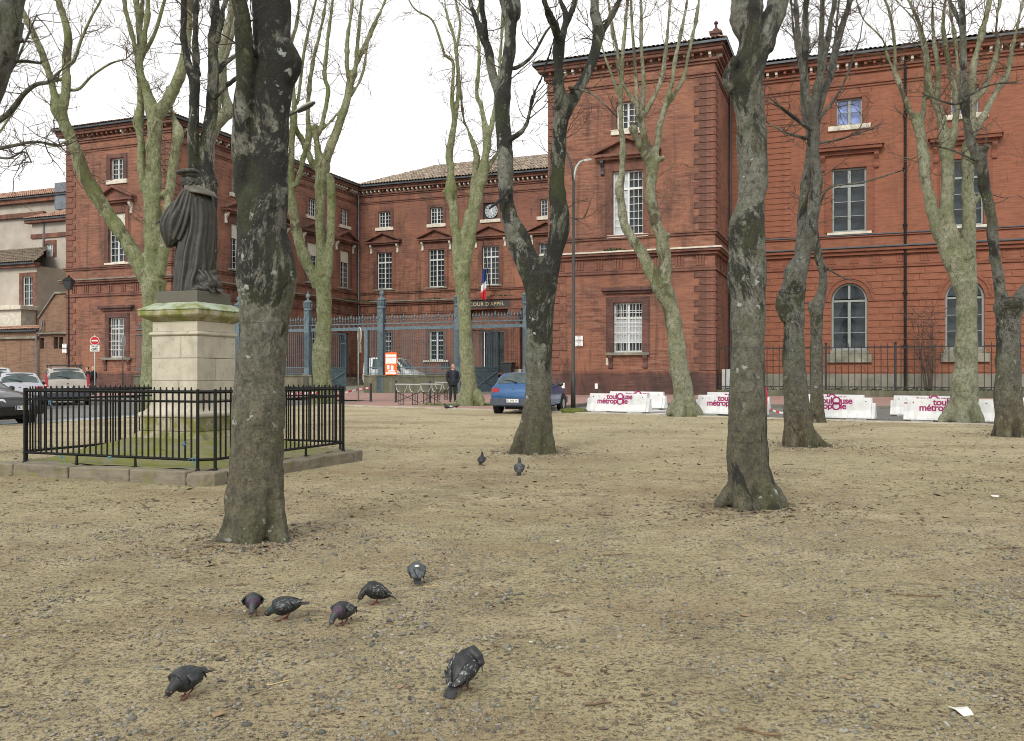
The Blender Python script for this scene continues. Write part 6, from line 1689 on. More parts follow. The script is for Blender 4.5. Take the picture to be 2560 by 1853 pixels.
for q in range(4):
    c_, s_ = math.cos(q * math.pi / 2), math.sin(q * math.pi / 2)
    rot = lambda x, y, z=0: (x * c_ - y * s_, x * s_ + y * c_, z)
    L0 = rr_ - ch_; n = 30
    for i in range(1, n): inst('bar', bar_me, RL, rot(-L0 + 2 * L0 * i / n, -rr_))
    for x in (-L0, L0): inst('post', post_me, RL, rot(x, -rr_))
    for x in (-L0 * .36, L0 * .32): inst('foot', mid_me, RL, rot(x, -rr_))
    for k in (1, 2): inst('short_bar', short_me, RL, rot(L0 + ch_ * k / 3, -rr_ + ch_ * k / 3))
    for z, h, w in ((1.165, .02, .022), (1.04, .014, .014), (.30, .014, .018)):
        for a_, b_ in (((-L0, -rr_), (L0, -rr_)), ((L0, -rr_), (rr_, -L0))):
            mb = MB(); A_, B_ = Vector(rot(*a_, z)), Vector(rot(*b_, z)); mb.tube([A_, B_], [w, w], 4, up=(0, 0, 1)); 
            mb.build('rail', M['iron_black'], RL)
M['blue_string'] = simple('blue_string', (.08, .22, .33), .8, .2)
def string_bit(x, y, z, seed):
    r = random.Random(seed); mb = MB()
    for k in range(3):
        pts = [Vector((x, y, z))]
        for i in range(5): pts.append(pts[-1] + Vector((r.gauss(0, .014), r.gauss(0, .008), r.gauss(-.006, .014))))
        mb.tube(pts, .0035, 4)
    lo = [Vector((x + .022 * math.cos(t), y + .022 * math.sin(t), z)) for t in [i * .9 for i in range(8)]]; mb.tube(lo, .005, 4); return mb
for k, (px, py, Y, lb) in enumerate(((125, 1003, 11.75, 'frayed blue string tied on the railing at upper left'), (460, 1110, 11.2, 'blue string hanging mid-height on a railing bar'), (482, 1146, 11.15, 'blue string knotted on the bottom rail near the front corner'),
                                     (274, 1142, 11.5, 'blue string on the bottom rail left of the pedestal'), (152, 1142, 11.7, 'blue string on the bottom rail at far left'))):
    p = at(px, py, Y); e = string_bit(0, 0, 0, k).build('string', M['blue_string']); e.location = p; tag(e, lb, 'string', 'blue strings tied on the railing')

# ---------------------------------------------------------------- statue
t = NT('dark_bronze'); n1 = t.noise(5, 6, .7); geo = t.new('NewGeometry')
c = t.ramp(n1, [(.3, (.013, .0135, .0115)), (.55, (.028, .0275, .0225)), (.75, (.055, .053, .042))])
c = t.mix(t.ramp(geo.outputs['Pointiness'], [(.50, 0.0), (.57, .75)]), c, (.135, .127, .098))  # weathered ridges, with highlights painted along them as a paler colour
c = t.mix(t.ramp(t.noise(3, 5, .7, t.scale(t.oc(), (3, 3, .7))), [(.55, 0.0), (.7, .5)]), c, (.06, .072, .056))
t.color(c); t.rough(.5); t.b.inputs['Metallic'].default_value = .1; t.b.inputs['Specular IOR Level'].default_value = .35; t.bump(t.noise(30, 4), .25, .008); M['bronze'] = t.mat
ST = thing('robed_statue', 'dark bronze statue of a robed scholar in a beret seen from behind', 'statue', (SC0.x, SC0.y, 0), math.atan2(4.8, 13.3))
def lx(x): return (x - 587) * .001317
def lz(y): return 2.62 + (1430 - y) * .0014
mb = MB()
pl = [Matrix.Rotation(-TH - math.atan2(4.8, 13.3), 3, 'Z') @ Vector(q) for q in sq(.378, 2.448) + sq(.37, 2.62)]
mb.hexa(pl); mb.build('plinth', M['bronze'], ST, bevel=.01)
mb = MB(); NR = 84
def ringpts(y, xl, xr, dy, y0, amp, nf=9, tw=0.0, ph=0.0):
    xc, rx = (lx(xl) + lx(xr)) / 2, (lx(xr) - lx(xl)) / 2
    out = []
    for j in range(NR):
        th = 2 * math.pi * j / NR
        w = math.sin(nf * th + tw + .9 * math.sin(3 * th + ph)); f = (abs(w) ** .75) * (1 if w > 0 else -1)
        f *= .55 + .9 * abs(noise.noise((math.cos(th) * 1.7, math.sin(th) * 1.7, y * .0022 + ph)))
        k = 1 + amp * (f + .35 * math.sin(2.3 * nf * th + tw * 2))
        out.append((xc + rx * k * math.cos(th), y0 + dy * k * math.sin(th), lz(y)))
    return out
prof = [(1430, 352, 700, .235, -.03, .06), (1380, 356, 705, .23, -.03, .07), (1300, 362, 715, .225, -.02, .08), (1200, 366, 765, .22, -.01, .085), (1100, 370, 790, .22, 0, .085), (1000, 378, 800, .215, 0, .08), (900, 400, 810, .21, 0, .075), (800, 430, 815, .205, 0, .07), (700, 450, 818, .20, 0, .06),
        (600, 455, 818, .195, 0, .05), (520, 440, 812, .185, 0, .045), (450, 425, 800, .175, 0, .04), (400, 420, 790, .16, 0, .03), (360, 432, 770, .14, 0, .02), (325, 455, 735, .115, 0, .012), (300, 480, 690, .09, 0, 0), (280, 500, 640, .07, 0, 0)]
mb.loft([ringpts(y, a, b, d, y0, am, tw=(y - 400) * .0011) for y, a, b, d, y0, am in prof])
sl = [(430, 400, 500, .07, 0), (480, 330, 500, .11, -.01), (540, 285, 510, .135, -.02), (600, 250, 518, .15, -.02), (660, 225, 515, .155, -.02), (720, 216, 510, .155, -.02), (780, 224, 500, .15, -.02), (840, 244, 480, .14, -.02), (890, 262, 440, .12, -.02), (930, 278, 385, .09, -.02), (955, 292, 345, .04, -.02)]
mb.loft([ringpts(y, a, b, d, y0, .05, 9, (y - 400) * .012, 1.0) for y, a, b, d, y0 in sl])
slr = [(420, 700, 795, .10, .05), (520, 690, 822, .13, .06), (640, 690, 826, .15, .06), (800, 700, 822, .15, .06), (950, 710, 806, .14, .05), (1100, 715, 790, .12, .03), (1210, 722, 770, .06, .02)]
mb.loft([ringpts(y, a, b, d, y0, .045, 7, y * .004, .4) for y, a, b, d, y0 in slr])
# curved drapery swags falling from the shoulder across the sleeve
for k, (x0, y0, x1, y1, x2, y2, r0) in enumerate(((470, 340, 330, 560, 300, 800, .028), (500, 330, 400, 600, 330, 850, .03), (530, 330, 470, 640, 360, 880, .032), (555, 330, 520, 680, 420, 880, .03), (580, 350, 560, 750, 540, 1000, .026))):
    pts = []
    for i in range(9):
        s_ = i / 8; X = (1 - s_) ** 2 * x0 + 2 * s_ * (1 - s_) * x1 + s_ * s_ * x2; Y_ = (1 - s_) ** 2 * y0 + 2 * s_ * (1 - s_) * y1 + s_ * s_ * y2
        pts.append((lx(X), -.142 - .03 * math.sin(math.pi * s_) + (.03 if k < 2 else 0), lz(Y_)))
    mb.tube(pts, [r0 * (.45 + .55 * math.sin(math.pi * (.12 + .76 * i / 8))) for i in range(9)], 8)
for k, (x0, y0, x1, y1, r0, dp) in enumerate(((605, 420, 570, 1380, .045, -.160), (665, 430, 680, 1260, .042, -.155), (560, 760, 490, 1420, .045, -.155))):
    pts = [(lx(x0 + (x1 - x0) * i / 8 + 8 * math.sin(i * 1.1 + k)), dp - .012 * i / 8, lz(y0 + (y1 - y0) * i / 8)) for i in range(9)]
    mb.tube(pts, [r0 * (.5 + .6 * i / 8) for i in range(9)], 8)
# train heaped on the plinth
for x, y, d, rx, ry, rz_, a_ in ((690, 1300, -.2, .12, .09, .12, .5), (740, 1360, -.24, .12, .09, .08, -.3), (790, 1300, -.16, .09, .09, .10, .8), (830, 1360, -.18, .08, .08, .075, .2), (860, 1415, -.2, .06, .06, .035, 0), (700, 1400, -.27, .12, .06, .05, .2), (770, 1230, -.14, .06, .06, .09, .9), (640, 1390, -.24, .1, .07, .07, 0), (610, 1410, -.25, .09, .06, .05, 0)):
    mb.ellipsoid((lx(x), d, lz(y)), (rx, ry, rz_), 12, 8, Matrix.Rotation(a_, 3, 'Y'))
for x0, y0, x1, y1, d in ((640, 1200, 730, 1330, -.27), (700, 1200, 800, 1420, -.28), (650, 1340, 790, 1440, -.31), (760, 1230, 850, 1350, -.24), (800, 1390, 890, 1440, -.26)):
    mb.tube([(lx(x0), d + .05, lz(y0)), (lx((x0 + x1) / 2 + 12), d, lz((y0 + y1) / 2)), (lx(x1), d, lz(y1))], [.018, .026, .02], 8)
ro = mb.build('robe', M['bronze'], ST, normals=False); remesh(ro, .0095, 4, .5); bake(ro)
mb = MB()   # cape collar over the shoulders
c0, c1, c2 = [], [], []
for i in range(25):
    th = math.radians(200 + 150 * i / 24)
    c0.append((lx(560) + .10 * math.cos(th), .0 + .09 * math.sin(th), lz(262) + .0))
    c1.append((lx(615) + .20 * math.cos(th) + .05 * (i / 24), -.02 + .16 * math.sin(th), lz(305) - .05 * (i / 24)))
    c2.append((lx(640) + .215 * math.cos(th) + .07 * (i / 24), -.03 + .20 * math.sin(th), lz(345) - .085 * (i / 24)))
mb.loft([c0, c1, c2, [(x, y + .012, z - .02) for x, y, z in c2], [(x, y + .02, z - .03) for x, y, z in c1], [(x, y + .02, z - .02) for x, y, z in c0], c0], closed=False, cap=False)
mb.build('collar', M['bronze'], ST, smooth=True)
mb = MB()
mb.tube([(lx(570), .0, lz(330)), (lx(558), .0, lz(255))], [.075, .062], 14)
mb.ellipsoid((lx(540), .01, lz(222)), (.108, .118, .135), 18, 14)
mb.ellipsoid((lx(575), -.05, lz(245)), (.075, .07, .07), 12, 8)
mb.ellipsoid((lx(452), .05, lz(225)), (.022, .02, .035), 8, 6); mb.ellipsoid((lx(470), .07, lz(255)), (.04, .04, .05), 10, 6)
mb.ellipsoid((lx(545), -.105, lz(228)), (.018, .014, .036), 8, 6)
for k in range(26):
    a_ = k * .6; mb.ellipsoid((lx(560) + .085 * math.cos(a_), -.02 + .10 * math.sin(a_), lz(245 + (k % 4) * 12)), (.025, .025, .02), 6, 5)
hd = mb.build('head', M['bronze'], ST, normals=False); remesh(hd, .008, 2); bake(hd)
mb = MB()
mb.lathe([(.115, 0), (.125, .02), (.125, .05), (.12, .06)], 20, (lx(535), 0, lz(185)))
for a_, r_, k in ((0, .07, .075), (.8, .065, .07), (1.6, .07, .06), (2.4, .065, .07), (3.14, .075, .08), (4.0, .07, .07), (4.8, .07, .06), (5.5, .07, .075)):
    mb.ellipsoid((lx(515) + .095 * math.cos(a_), .10 * math.sin(a_), lz(132) + .012 * math.cos(a_)), (k, k, .042), 12, 8)
mb.ellipsoid((lx(515), 0, lz(135)), (.12, .12, .035), 14, 8)
ht = mb.build('beret', M['bronze'], ST, normals=False); remesh(ht, .008, 3); bake(ht)
mb = MB()   # left hand reaching out of the sleeve: palm and five curled fingers
hx, hy, hz = lx(222), .06, lz(672)
mb.tube([(hx + .07, hy, hz + .02), (hx + .02, hy, hz + .005), (hx - .03, hy, hz)], [.03, .032, .03], 10)
for k in range(4): 
    o_ = (k - 1.5) * .017; mb.tube([(hx - .025, hy + o_, hz), (hx - .058 - .004 * (1 - abs(k - 1.5)), hy + o_, hz - .004), (hx - .066, hy + o_, hz - .03), (hx - .05, hy + o_, hz - .045)], [.0095, .0092, .0085, .007], 7)
mb.tube([(hx + .0, hy - .028, hz), (hx - .03, hy - .045, hz - .012), (hx - .05, hy - .036, hz - .03)], [.011, .010, .008], 7)
hn = mb.build('hand', M['bronze'], ST, normals=False); remesh(hn, .005, 1); bake(hn)

# ================================================================== white concrete barriers
t = NT('white_concrete'); n1 = t.noise(3, 6, .7); c = t.ramp(n1, [(.3, (.62, .63, .62)), (.6, (.76, .77, .76))])
c = t.mix(t.ramp(t.noise(9, 5, .8), [(.6, 0.0), (.68, .6)]), c, (.33, .32, .29)); c = t.mix(t.ramp(t.noise(2.2, 5, .7, t.scale(t.oc(), (2.5, 2.5, .5))), [(.5, 0.0), (.68, .5)]), c, (.42, .41, .37)); t.color(c); t.rough(.8); t.bump(t.noise(25, 4), .2, .01); M['concrete'] = t.mat
BANG = -math.atan2(.552, .858)
def word_meshes():
    rows = []
    a = text_mesh('toul', .27, .003, 'RIGHT', .94, bold=.0075); b = text_mesh('use', .27, .003, 'LEFT', .94, bold=.0075); c_ = text_mesh('m\u00e9trop', .27, .003, 'RIGHT', .94, bold=.0075); d = text_mesh('le', .27, .003, 'LEFT', .94, bold=.0075); o_ = text_mesh('O', .34, .003, bold=.0075)
    for me in (a, b, c_, d, o_): me.materials.clear(); me.materials.append(M['magenta'])
    return [(a, -.115, .565), (b, .115, .565), (c_, -.115, .405), (d, .115, .405), (o_, 0, .56), (o_, 0, .39)]
WORDS = word_meshes()
def barrier(px, py, label, L=2.42, H=.67):
    p = P(px, py - 4); e = thing('concrete_barrier', label, 'barrier', (p.x, p.y, g(p.y) - .04), BANG, 'white concrete barriers along the street')
    hl = L / 2 - .1
    mb = MB(); poly = [(-.25, .05), (-.235, .11), (-.12, .29), (-.075, H), (.075, H), (.12, .29), (.235, .11), (.25, .05)]
    mb.prism(poly, (-hl, 0, 0), (0, 1, 0), (0, 0, 1), (2 * hl, 0, 0))
    for sg in (-1, 1):
        mb.prism([(-.2, .05), (-.1, .29), (-.072, H - .16), (.072, H - .16), (.1, .29), (.2, .05)], (sg * hl, 0, 0), (0, 1, 0), (0, 0, 1), (sg * .1, 0, 0))
    for x in (-.7, .7): mb.box(x - .3, x + .3, -.2, .2, 0, .05)
    mb.build('block', M['concrete'], e, bevel=.012)
    for x in (-.95, .95):
        mb = MB(); mb.tube([(x, -.1, .56), (x, -.088, .56)], .018, 8); mb.build('lifting_hole', M['dark'], e)
    tilt = math.atan2(.045, H - .29)
    for me, x, z in WORDS:
        yf = -.12 + .045 * (z - .29) / (H - .29) - .005
        o_ = bpy.data.objects.new('lettering', me); COL.objects.link(o_); o_.parent = e; o_.location = (x + .1, yf, z); o_.rotation_euler = (R(90) - tilt, 0, 0)
    return e
for a in [(1547, 1033, 'white concrete barrier with purple lettering, front one beside the lamp post'), (1592, 1024, 'white concrete barrier behind the frontmost left one, beside the lamp post'),
          (1828, 1040, 'white concrete barrier partly hidden by the thick grey trunk, front row'), (1842, 1028, 'white concrete barrier half hidden behind another by the thick grey trunk'),
          (2084, 1049, 'white concrete barrier behind the slim grey tree, front row'), (2074, 1037, 'white concrete barrier peeping over the one behind the slim grey tree'),
          (2374, 1056, 'white concrete barrier behind the burred plane tree, front row'), (2328, 1043, 'white concrete barrier behind and left of the one at the burred plane'), (2640, 1052, 'white concrete barrier cut off at the right edge of the photo')]:
    barrier(*a)

# ================================================================== street lamps
def lamp_head(mb_shell, mb_glass, p, d, L):
    d = Vector(d).normalized(); s_ = Vector((-d.y, d.x, 0)).normalized(); u_ = s_.cross(d) * -1
    if u_.z < 0: u_ = -u_
    prof = [(0, .045, .04), (.12, .075, .06), (.45, .115, .085), (.8, .105, .07), (1.0, .05, .03)]
    rings = []; rg = []
    for t_, w, h in prof:
        c_ = Vector(p) + d * (t_ * L)
        rings.append([c_ + s_ * (w * math.cos(q) * L * 1.5) + u_ * (max(-.15, math.sin(q)) * h * L * 1.5) for q in [i * math.pi / 6 for i in range(12)]])
        rg.append([c_ + s_ * (w * .85 * math.cos(q) * L * 1.5) + u_ * ((min(.0, math.sin(q)) * h * .9 - .012) * L * 1.5) for q in [i * math.pi / 6 for i in range(12)]])
    mb_shell.loft(rings); mb_glass.loft(rg[1:])
M['lamp_glass'] = simple('lamp_bowl', (.62, .64, .62), .25, .05)
p = P(1433, 1031); Yl = p.y
e = thing('street_lamp', 'tall grey street lamp with two curved arms before the right pavilion', 'street lamp', p)
def loc(px, py, dy=0): return at(px, py, Yl + dy) - p
mb = MB(); top = loc(1434, 450)
mb.tube([(0, 0, .1), (0, 0, 1.2), (0, 0, 1.25), (top.x, 0, top.z)], [.085, .08, .062, .05], 12)
arm = [loc(1434, 455), loc(1431, 425), loc(1425, 400, .1), loc(1417, 382, .2), loc(1405, 372, .3)]
mb.tube(arm, [.045, .042, .038, .034, .03], 8); mb.build('pole', M['lamp_grey'], e, smooth=True)
mb = MB(); mb.tube([loc(1434, 460), loc(1436, 435), loc(1441, 418), loc(1449, 406), loc(1457, 402)], [.045, .043, .04, .036, .03], 8); mb.build('arm', M['lamp_pale'], e, smooth=True)
for pt, dr in ((loc(1456, 402), (1, -.1, .12)), (loc(1406, 372, .3), (-1, .2, .12))):
    a, b = MB(), MB(); lamp_head(a, b, pt, dr, .34); h_ = a.build('lamp_head', M['lamp_pale'], e, smooth=True); b.build('lamp_bowl', M['lamp_glass'], h_, smooth=True)
mb = MB(); mb.lathe([(.5, -.1), (.5, .06), (.44, .12), (.12, .16)], 8); mb.build('foot_block', M['moss'], e)
Yk = 22.0; p2 = at(676, 1072, Yk); p2.z = g(Yk)
e = thing('street_lamp', 'street lamp whose pale head shows right of the thickest dark trunk', 'street lamp', p2)
def loc2(px, py, dy=0): return at(px, py, Yk + dy) - p2
mb = MB(); mb.tube([(0, 0, 0), (0, 0, 1), loc2(676, 380), loc2(680, 325), loc2(700, 298), loc2(728, 285), loc2(742, 279)], [.08, .07, .05, .045, .04, .035, .03], 10); mb.build('pole', M['lamp_grey'], e, smooth=True)
a, b = MB(), MB(); lamp_head(a, b, loc2(738, 281), (1, -.25, .42), .58); h_ = a.build('lamp_head', M['sign_back'], e, smooth=True); b.build('lamp_bowl', M['lamp_grey'], h_, smooth=True)
# old lantern on a tall post at the pavilion corner
Yq = 57.0; p3 = at(172, 960, Yq); p3.z = g(Yq)
e = thing('lantern_post', 'black lantern on a slim post at the corner of the left pavilion', 'street lamp', p3)
zt = (at(172, 722, Yq) - p3).z
mb = MB(); mb.lathe([(.16, 0), (.14, .8), (.06, .9), (.05, 2.4), (.04, zt), (.1, zt + .05)], 10); mb.build('post', M['iron_black'], e)
mb = MB(); zt -= .1; mb.hexa([(-.16, -.16, zt + .05), (.16, -.16, zt + .05), (.16, .16, zt + .05), (-.16, .16, zt + .05), (-.28, -.28, zt + .6), (.28, -.28, zt + .6), (.28, .28, zt + .6), (-.28, .28, zt + .6)]); mb.build('lantern_glass', M['dark_grey'], e)
mb = MB(); mb.hexa([(-.32, -.32, zt + .6), (.32, -.32, zt + .6), (.32, .32, zt + .6), (-.32, .32, zt + .6), (-.08, -.08, zt + .85), (.08, -.08, zt + .85), (.08, .08, zt + .85), (-.08, .08, zt + .85)]); mb.lathe([(.05, .85), (.07, .92), (.0, 1.0)], 8, (0, 0, zt)); mb.build('lantern_roof', M['iron_black'], e)

# ================================================================== signs
def disc(mb, c, r, th, n=24):
    mb.prism([(r * math.cos(t_), r * math.sin(t_)) for t_ in [2 * math.pi * i / n for i in range(n)]], c, (1, 0, 0), (0, 0, 1), (0, th, 0))
def sign_post(px, Y, pytop, label, rz=0.0, r=.03, mat='lamp_pale'):
    q = at(px, 0, Y); q.z = g(Y); e = thing('road_sign', label, 'road sign', q, rz); zt = at(px, pytop, Y).z - q.z
    mb = MB(); mb.tube([(0, 0, 0), (0, 0, zt)], r, 10); mb.build('post', M[mat], e, smooth=True); return e, zt
Ys = 48.0
e, zt = sign_post(237, Ys, 838, 'round red no-entry sign with a bicycle plate on a white post', R(24))
zc = at(237, 852, Ys).z - g(Ys)
mb = MB(); disc(mb, (0, -.05, zc), .235, .02); d_ = mb.build('disc', M['white'], e)
mb = MB(); disc(mb, (0, -.058, zc), .21, .007); mb.build('red_face', M['red'], d_)
mb = MB(); mb.box(-.155, .155, -.064, -.059, zc - .04, zc + .04); mb.build('white_bar', M['white'], d_)
zp = at(237, 871, Ys).z - g(Ys)
mb = MB(); mb.box(-.235, .235, -.05, -.035, zp - .18, zp + .18); pl = mb.build('plate', M['white'], e, bevel=.02)
put_text('SAUF', .15, M['black'], pl, (0, -.055, zp + .1), (R(90), 0, 0))
mb = MB()
for x in (-.1, .1): 
    ring = [(x + .062 * math.cos(q), -.056, zp - .075 + .062 * math.sin(q)) for q in [i * math.pi / 8 for i in range(17)]]; mb.tube(ring, .008, 5, cap=False)
for a_, b_ in (((-.1, -.075), (-.04, .0)), ((-.04, 0), (.06, 0)), ((.06, 0), (.1, -.075)), ((-.02, -.075), (-.05, .02)), ((-.1, -.075), (-.02, -.075)), ((-.02, -.075), (.06, 0)), ((.06, 0), (.05, .03)), ((.03, .03), (.08, .03))):
    mb.tube([(a_[0], -.056, zp + a_[1]), (b_[0], -.056, zp + b_[1])], .008, 5)
mb.build('bicycle_symbol', M['black'], pl)
e, zt = sign_post(307, 46.0, 840, 'thin road sign seen edge-on on a dark post left of the pedestal', R(96), mat='dark_grey')
zc = at(307, 853, 46).z - g(46); mb = MB(); disc(mb, (0, -.05, zc), .33, .02); mb.build('disc', M['lamp_pale'], e)
q = P(896, 1005)
e = thing('road_sign', 'round sign seen from its grey back with a small plate below, before the gate', 'road sign', q, R(112))
zc = at(895, 839, q.y).z - q.z; zp = at(895, 871, q.y).z - q.z
mb = MB(); mb.tube([(0, 0, 0), (0, 0, zc + .3)], .035, 10); mb.build('post', M['sign_back'], e, smooth=True)
mb = MB(); disc(mb, (0, -.07, zc), .37, .025); d_ = mb.build('disc', M['sign_back'], e)
mb = MB(); ring = [(.37 * math.cos(i * math.pi / 16), -.05, zc + .37 * math.sin(i * math.pi / 16)) for i in range(33)]; mb.tube(ring, .02, 5, cap=False); mb.build('rim', M['white'], d_)
mb = MB(); mb.box(-.32, .32, -.07, -.05, zp - .2, zp + .2); mb.build('plate', M['sign_back'], e, bevel=.02)
# street name plates on the corners
def name_plate(px, py0, py1, b, w, lines, label):
    a = fa(px, b); q = ab(a, b); Y = q.y; z0, z1 = CAM_H - (py1 - HOR) / FPX * Y, CAM_H - (py0 - HOR) / FPX * Y
    mb = MB(); mb.box(-w / 2, w / 2, -.02, 0, 0, z1 - z0); o_ = mb.build('street_name_plate', M['white'], bevel=.01); o_.location = (q.x - V.x * .1, q.y - V.y * .1, z0); o_.rotation_euler = (0, 0, -TH)
    for k, (s_, sz) in enumerate(lines): put_text(s_, sz, M['black'], o_, (0, -.024, (z1 - z0) * (1 - (k + .6) / (len(lines) + .2))), (R(90), 0, 0), extrude=.001)
    tag(o_, label, 'sign')
name_plate(1449, 840, 852, 0, .46, [('PLACE', .09), ('DU', .06), ('SALIN', .11)], 'upper white street name plate left of the barred window on the right pavilion')
name_plate(1449, 853.5, 866, 0, .46, [('PLA\u00c7A', .09), ('DEL', .06), ('SALIN', .11)], 'lower white street name plate left of the barred window on the right pavilion')
name_plate(164, 860, 870.5, -.2, .42, [('PLACE', .08), ('DU', .05), ('SALIN', .09)], 'upper white street name plate at the left pavilion corner')
name_plate(164, 872.5, 883, -.2, .42, [('PLA\u00c7A', .08), ('DEL', .05), ('SALIN', .09)], 'lower white street name plate at the left pavilion corner')

# ================================================================== bollards, pedestrian guard rails, tape
def bollard(px, py, h, label, cap=False, r=.055):
    q = P(px, py); e = thing('bollard', label, 'bollard', q, 0, 'dark bollards along the pavement')
    mb = MB(); mb.lathe([(r * 1.3, 0), (r * 1.3, .05), (r, .08), (r, h - .12), (r * .85, h - .1), (r * .85, h - .07), (r, h - .06), (r, h - .02), (r * .5, h)], 12); mb.build('post', M['dark_grey'], e, smooth=False)
    if cap: mb = MB(); mb.lathe([(r * 1.15, h - .2), (r * 1.15, h - .01), (r * .9, h + .01)], 12); mb.build('white_band', M['white'], e)
bollard(927, 1005, .86, 'dark bollard in front of the low wall, with tape tied to it')
bollard(990, 1006, 1.0, 'dark post at the left end of the guard rails'); bollard(1075, 1009, 1.0, 'dark post between the guard rails left of the man')
bollard(1408, 1019, .95, 'white-capped bollard right of the blue car', True); bollard(1491, 1015, .9, 'white-capped bollard behind the first concrete barrier', True)
bollard(822, 1006, .6, 'small dark bollard behind the plane right of the railing')
def guard(px0, px1, py, label):
    a, b = P(px0, py), P(px1, py + 2); d = (b - a); L = d.length; rz = math.atan2(d.y, d.x)
    e = thing('guard_rail', label, 'guard rail', a, rz, 'pedestrian guard rails')
    mb = MB(); mb.tube([(0, 0, .86), (L, 0, .86)], .025, 8); mb.build('top_rail', M['lamp_pale'], e)
    for x in (L * .25, L * .8):
        mb = MB()
        for k in range(4): mb.tube([(x - .14 + .093 * k, 0, 0), (x - .14 + .093 * k, 0, .55 if k in (0, 3) else .5)], .014 if k in (0, 3) else .008, 6)
        mb.tube([(x - .14, 0, .02), (x + .14, 0, .02)], .012, 6); mb.tube([(x - .14, 0, .5), (x + .14, 0, .5)], .012, 6)
        mb.build('leg_frame', M['iron_black'], e)
        mb = MB(); mb.tube([(x - .3, 0, .84), (x - .29, 0, .7), (x - .22, 0, .58), (x - .1, 0, .53)], .014, 6); mb.build('curved_brace', M['lamp_pale'], e); mb = MB(); mb.tube([(x + .14, 0, .5), (x + .3, 0, .7), (x + .34, 0, .84)], .014, 6); mb.build('curved_brace', M['lamp_pale'], e)
    mb = MB(); mb.tube([(0, 0, .1), (L, 0, .55)], .012, 6); mb.tube([(0, 0, .55), (L, 0, .1)], .012, 6); mb.build('cross_brace', M['iron_black'], e)
guard(988, 1050, 1012, 'dark pedestrian guard rail left of the other, near the low wall'); guard(1052, 1102, 1011, 'dark pedestrian guard rail just left of the standing man'); guard(1088, 1122, 1000, 'slanting guard rail half hidden behind the standing man')
def tape(pts, label):
    mb = MB(); pts = [Vector(p_) for p_ in pts]; sm = crom([(p_, 0) for p_ in pts], .18)
    for i in range(len(sm) - 1):
        a, b = sm[i][0], sm[i + 1][0]; mb.mi = i % 2; h = Vector((0, .012 * math.sin(i), .035)); mb.quad(a - h, b - h, b + h, a + h)
    tag(mb.build('barrier_tape', [M['red'], M['white']], normals=False), label, 'tape')
tape([at(926, 969, 39.4), at(890, 975, 38.6), at(862, 982, 38), at(838, 988, 37.4), at(800, 985, 37.0)], 'red and white tape strung from the bollard to the mossy plane')
tape([at(795, 982, 36.6), at(750, 984, 37), at(705, 988, 38)], 'red and white tape behind the railing left of the mossy plane')
tape([at(1926, 1023, 31), at(1940, 1029, 30.6), at(1958, 1033, 30.4), at(1985, 1032, 30.2)], 'red and white tape lying on the street behind the thick grey trunk')
# red spray mark on the big trunk
p = at(1914, 1000, 9.32)
mb = MB(); mb.tube([Vector((0, 0, .14)), Vector((.006, 0, .05)), Vector((.002, -.01, -.06)), Vector((.008, -.01, -.2))], [.008, .016, .014, .006], 6); mb.tube([Vector((-.01, 0, .42)), Vector((-.008, 0, .3))], [.006, .01], 6)
o = mb.build('spray_mark', simple('red_spray', (.50, .02, .05), .7, .3), smooth=True); o.location = p; tag(o, 'red spray paint mark on the right edge of the thick grey trunk', 'paint mark')

# ================================================================== flag
b_ = BF_B - 1.3; q = ab(fa(1221, b_), b_); Yf = q.y
e = thing('flag', 'blue white red flag hanging limp from a slanting pole over the court entrance', 'flag', (q.x, q.y, CAM_H - (716 - HOR) / FPX * Yf))
pole_top = at(1208, 600, Yf - 1.6) - Vector(e.location)
mb = MB(); mb.tube([(.12, .6, -.15), tuple(pole_top)], [.045, .03], 8); mb.lathe([(.03, 0), (.06, .06), (.0, .14)], 8, tuple(pole_top)); mb.build('pole', M['dark_grey'], e)
fl_mats = [simple('flag_blue', (.02, .045, .20), .8, .2), simple('flag_white', (.72, .72, .72), .8, .1), simple('flag_red', (.55, .03, .035), .8, .2)]
mb = MB(); nz, nx = 18, 12
top = at(1211, 672, Yf - .9) - Vector(e.location); H = 2.55; vs = []
for j in range(nz + 1):
    s_ = j / nz
    for i in range(nx + 1):
        u_ = i / nx; w = .17 + .24 * s_ - .1 * s_ * s_
        vs.append((top.x - .1 * s_ + (u_ - .5) * 2 * w * .8, top.y + .12 * math.sin(u_ * 9 + s_ * 2), top.z - H * s_ - .25 * u_ * s_))
for j in range(nz):
    for i in range(nx):
        s_ = (j + .5) / nz + (i / nx - .5) * .22; mb.mi = 0 if s_ < .46 else 1 if s_ < .70 else 2
        mb.f.append((j * (nx + 1) + i, j * (nx + 1) + i + 1, (j + 1) * (nx + 1) + i + 1, (j + 1) * (nx + 1) + i)); mb.m.append(mb.mi)
mb.v = vs; fo = mb.build('cloth', fl_mats, e, smooth=True, normals=False); so = fo.modifiers.new('solid', 'SOLIDIFY'); so.thickness = .01

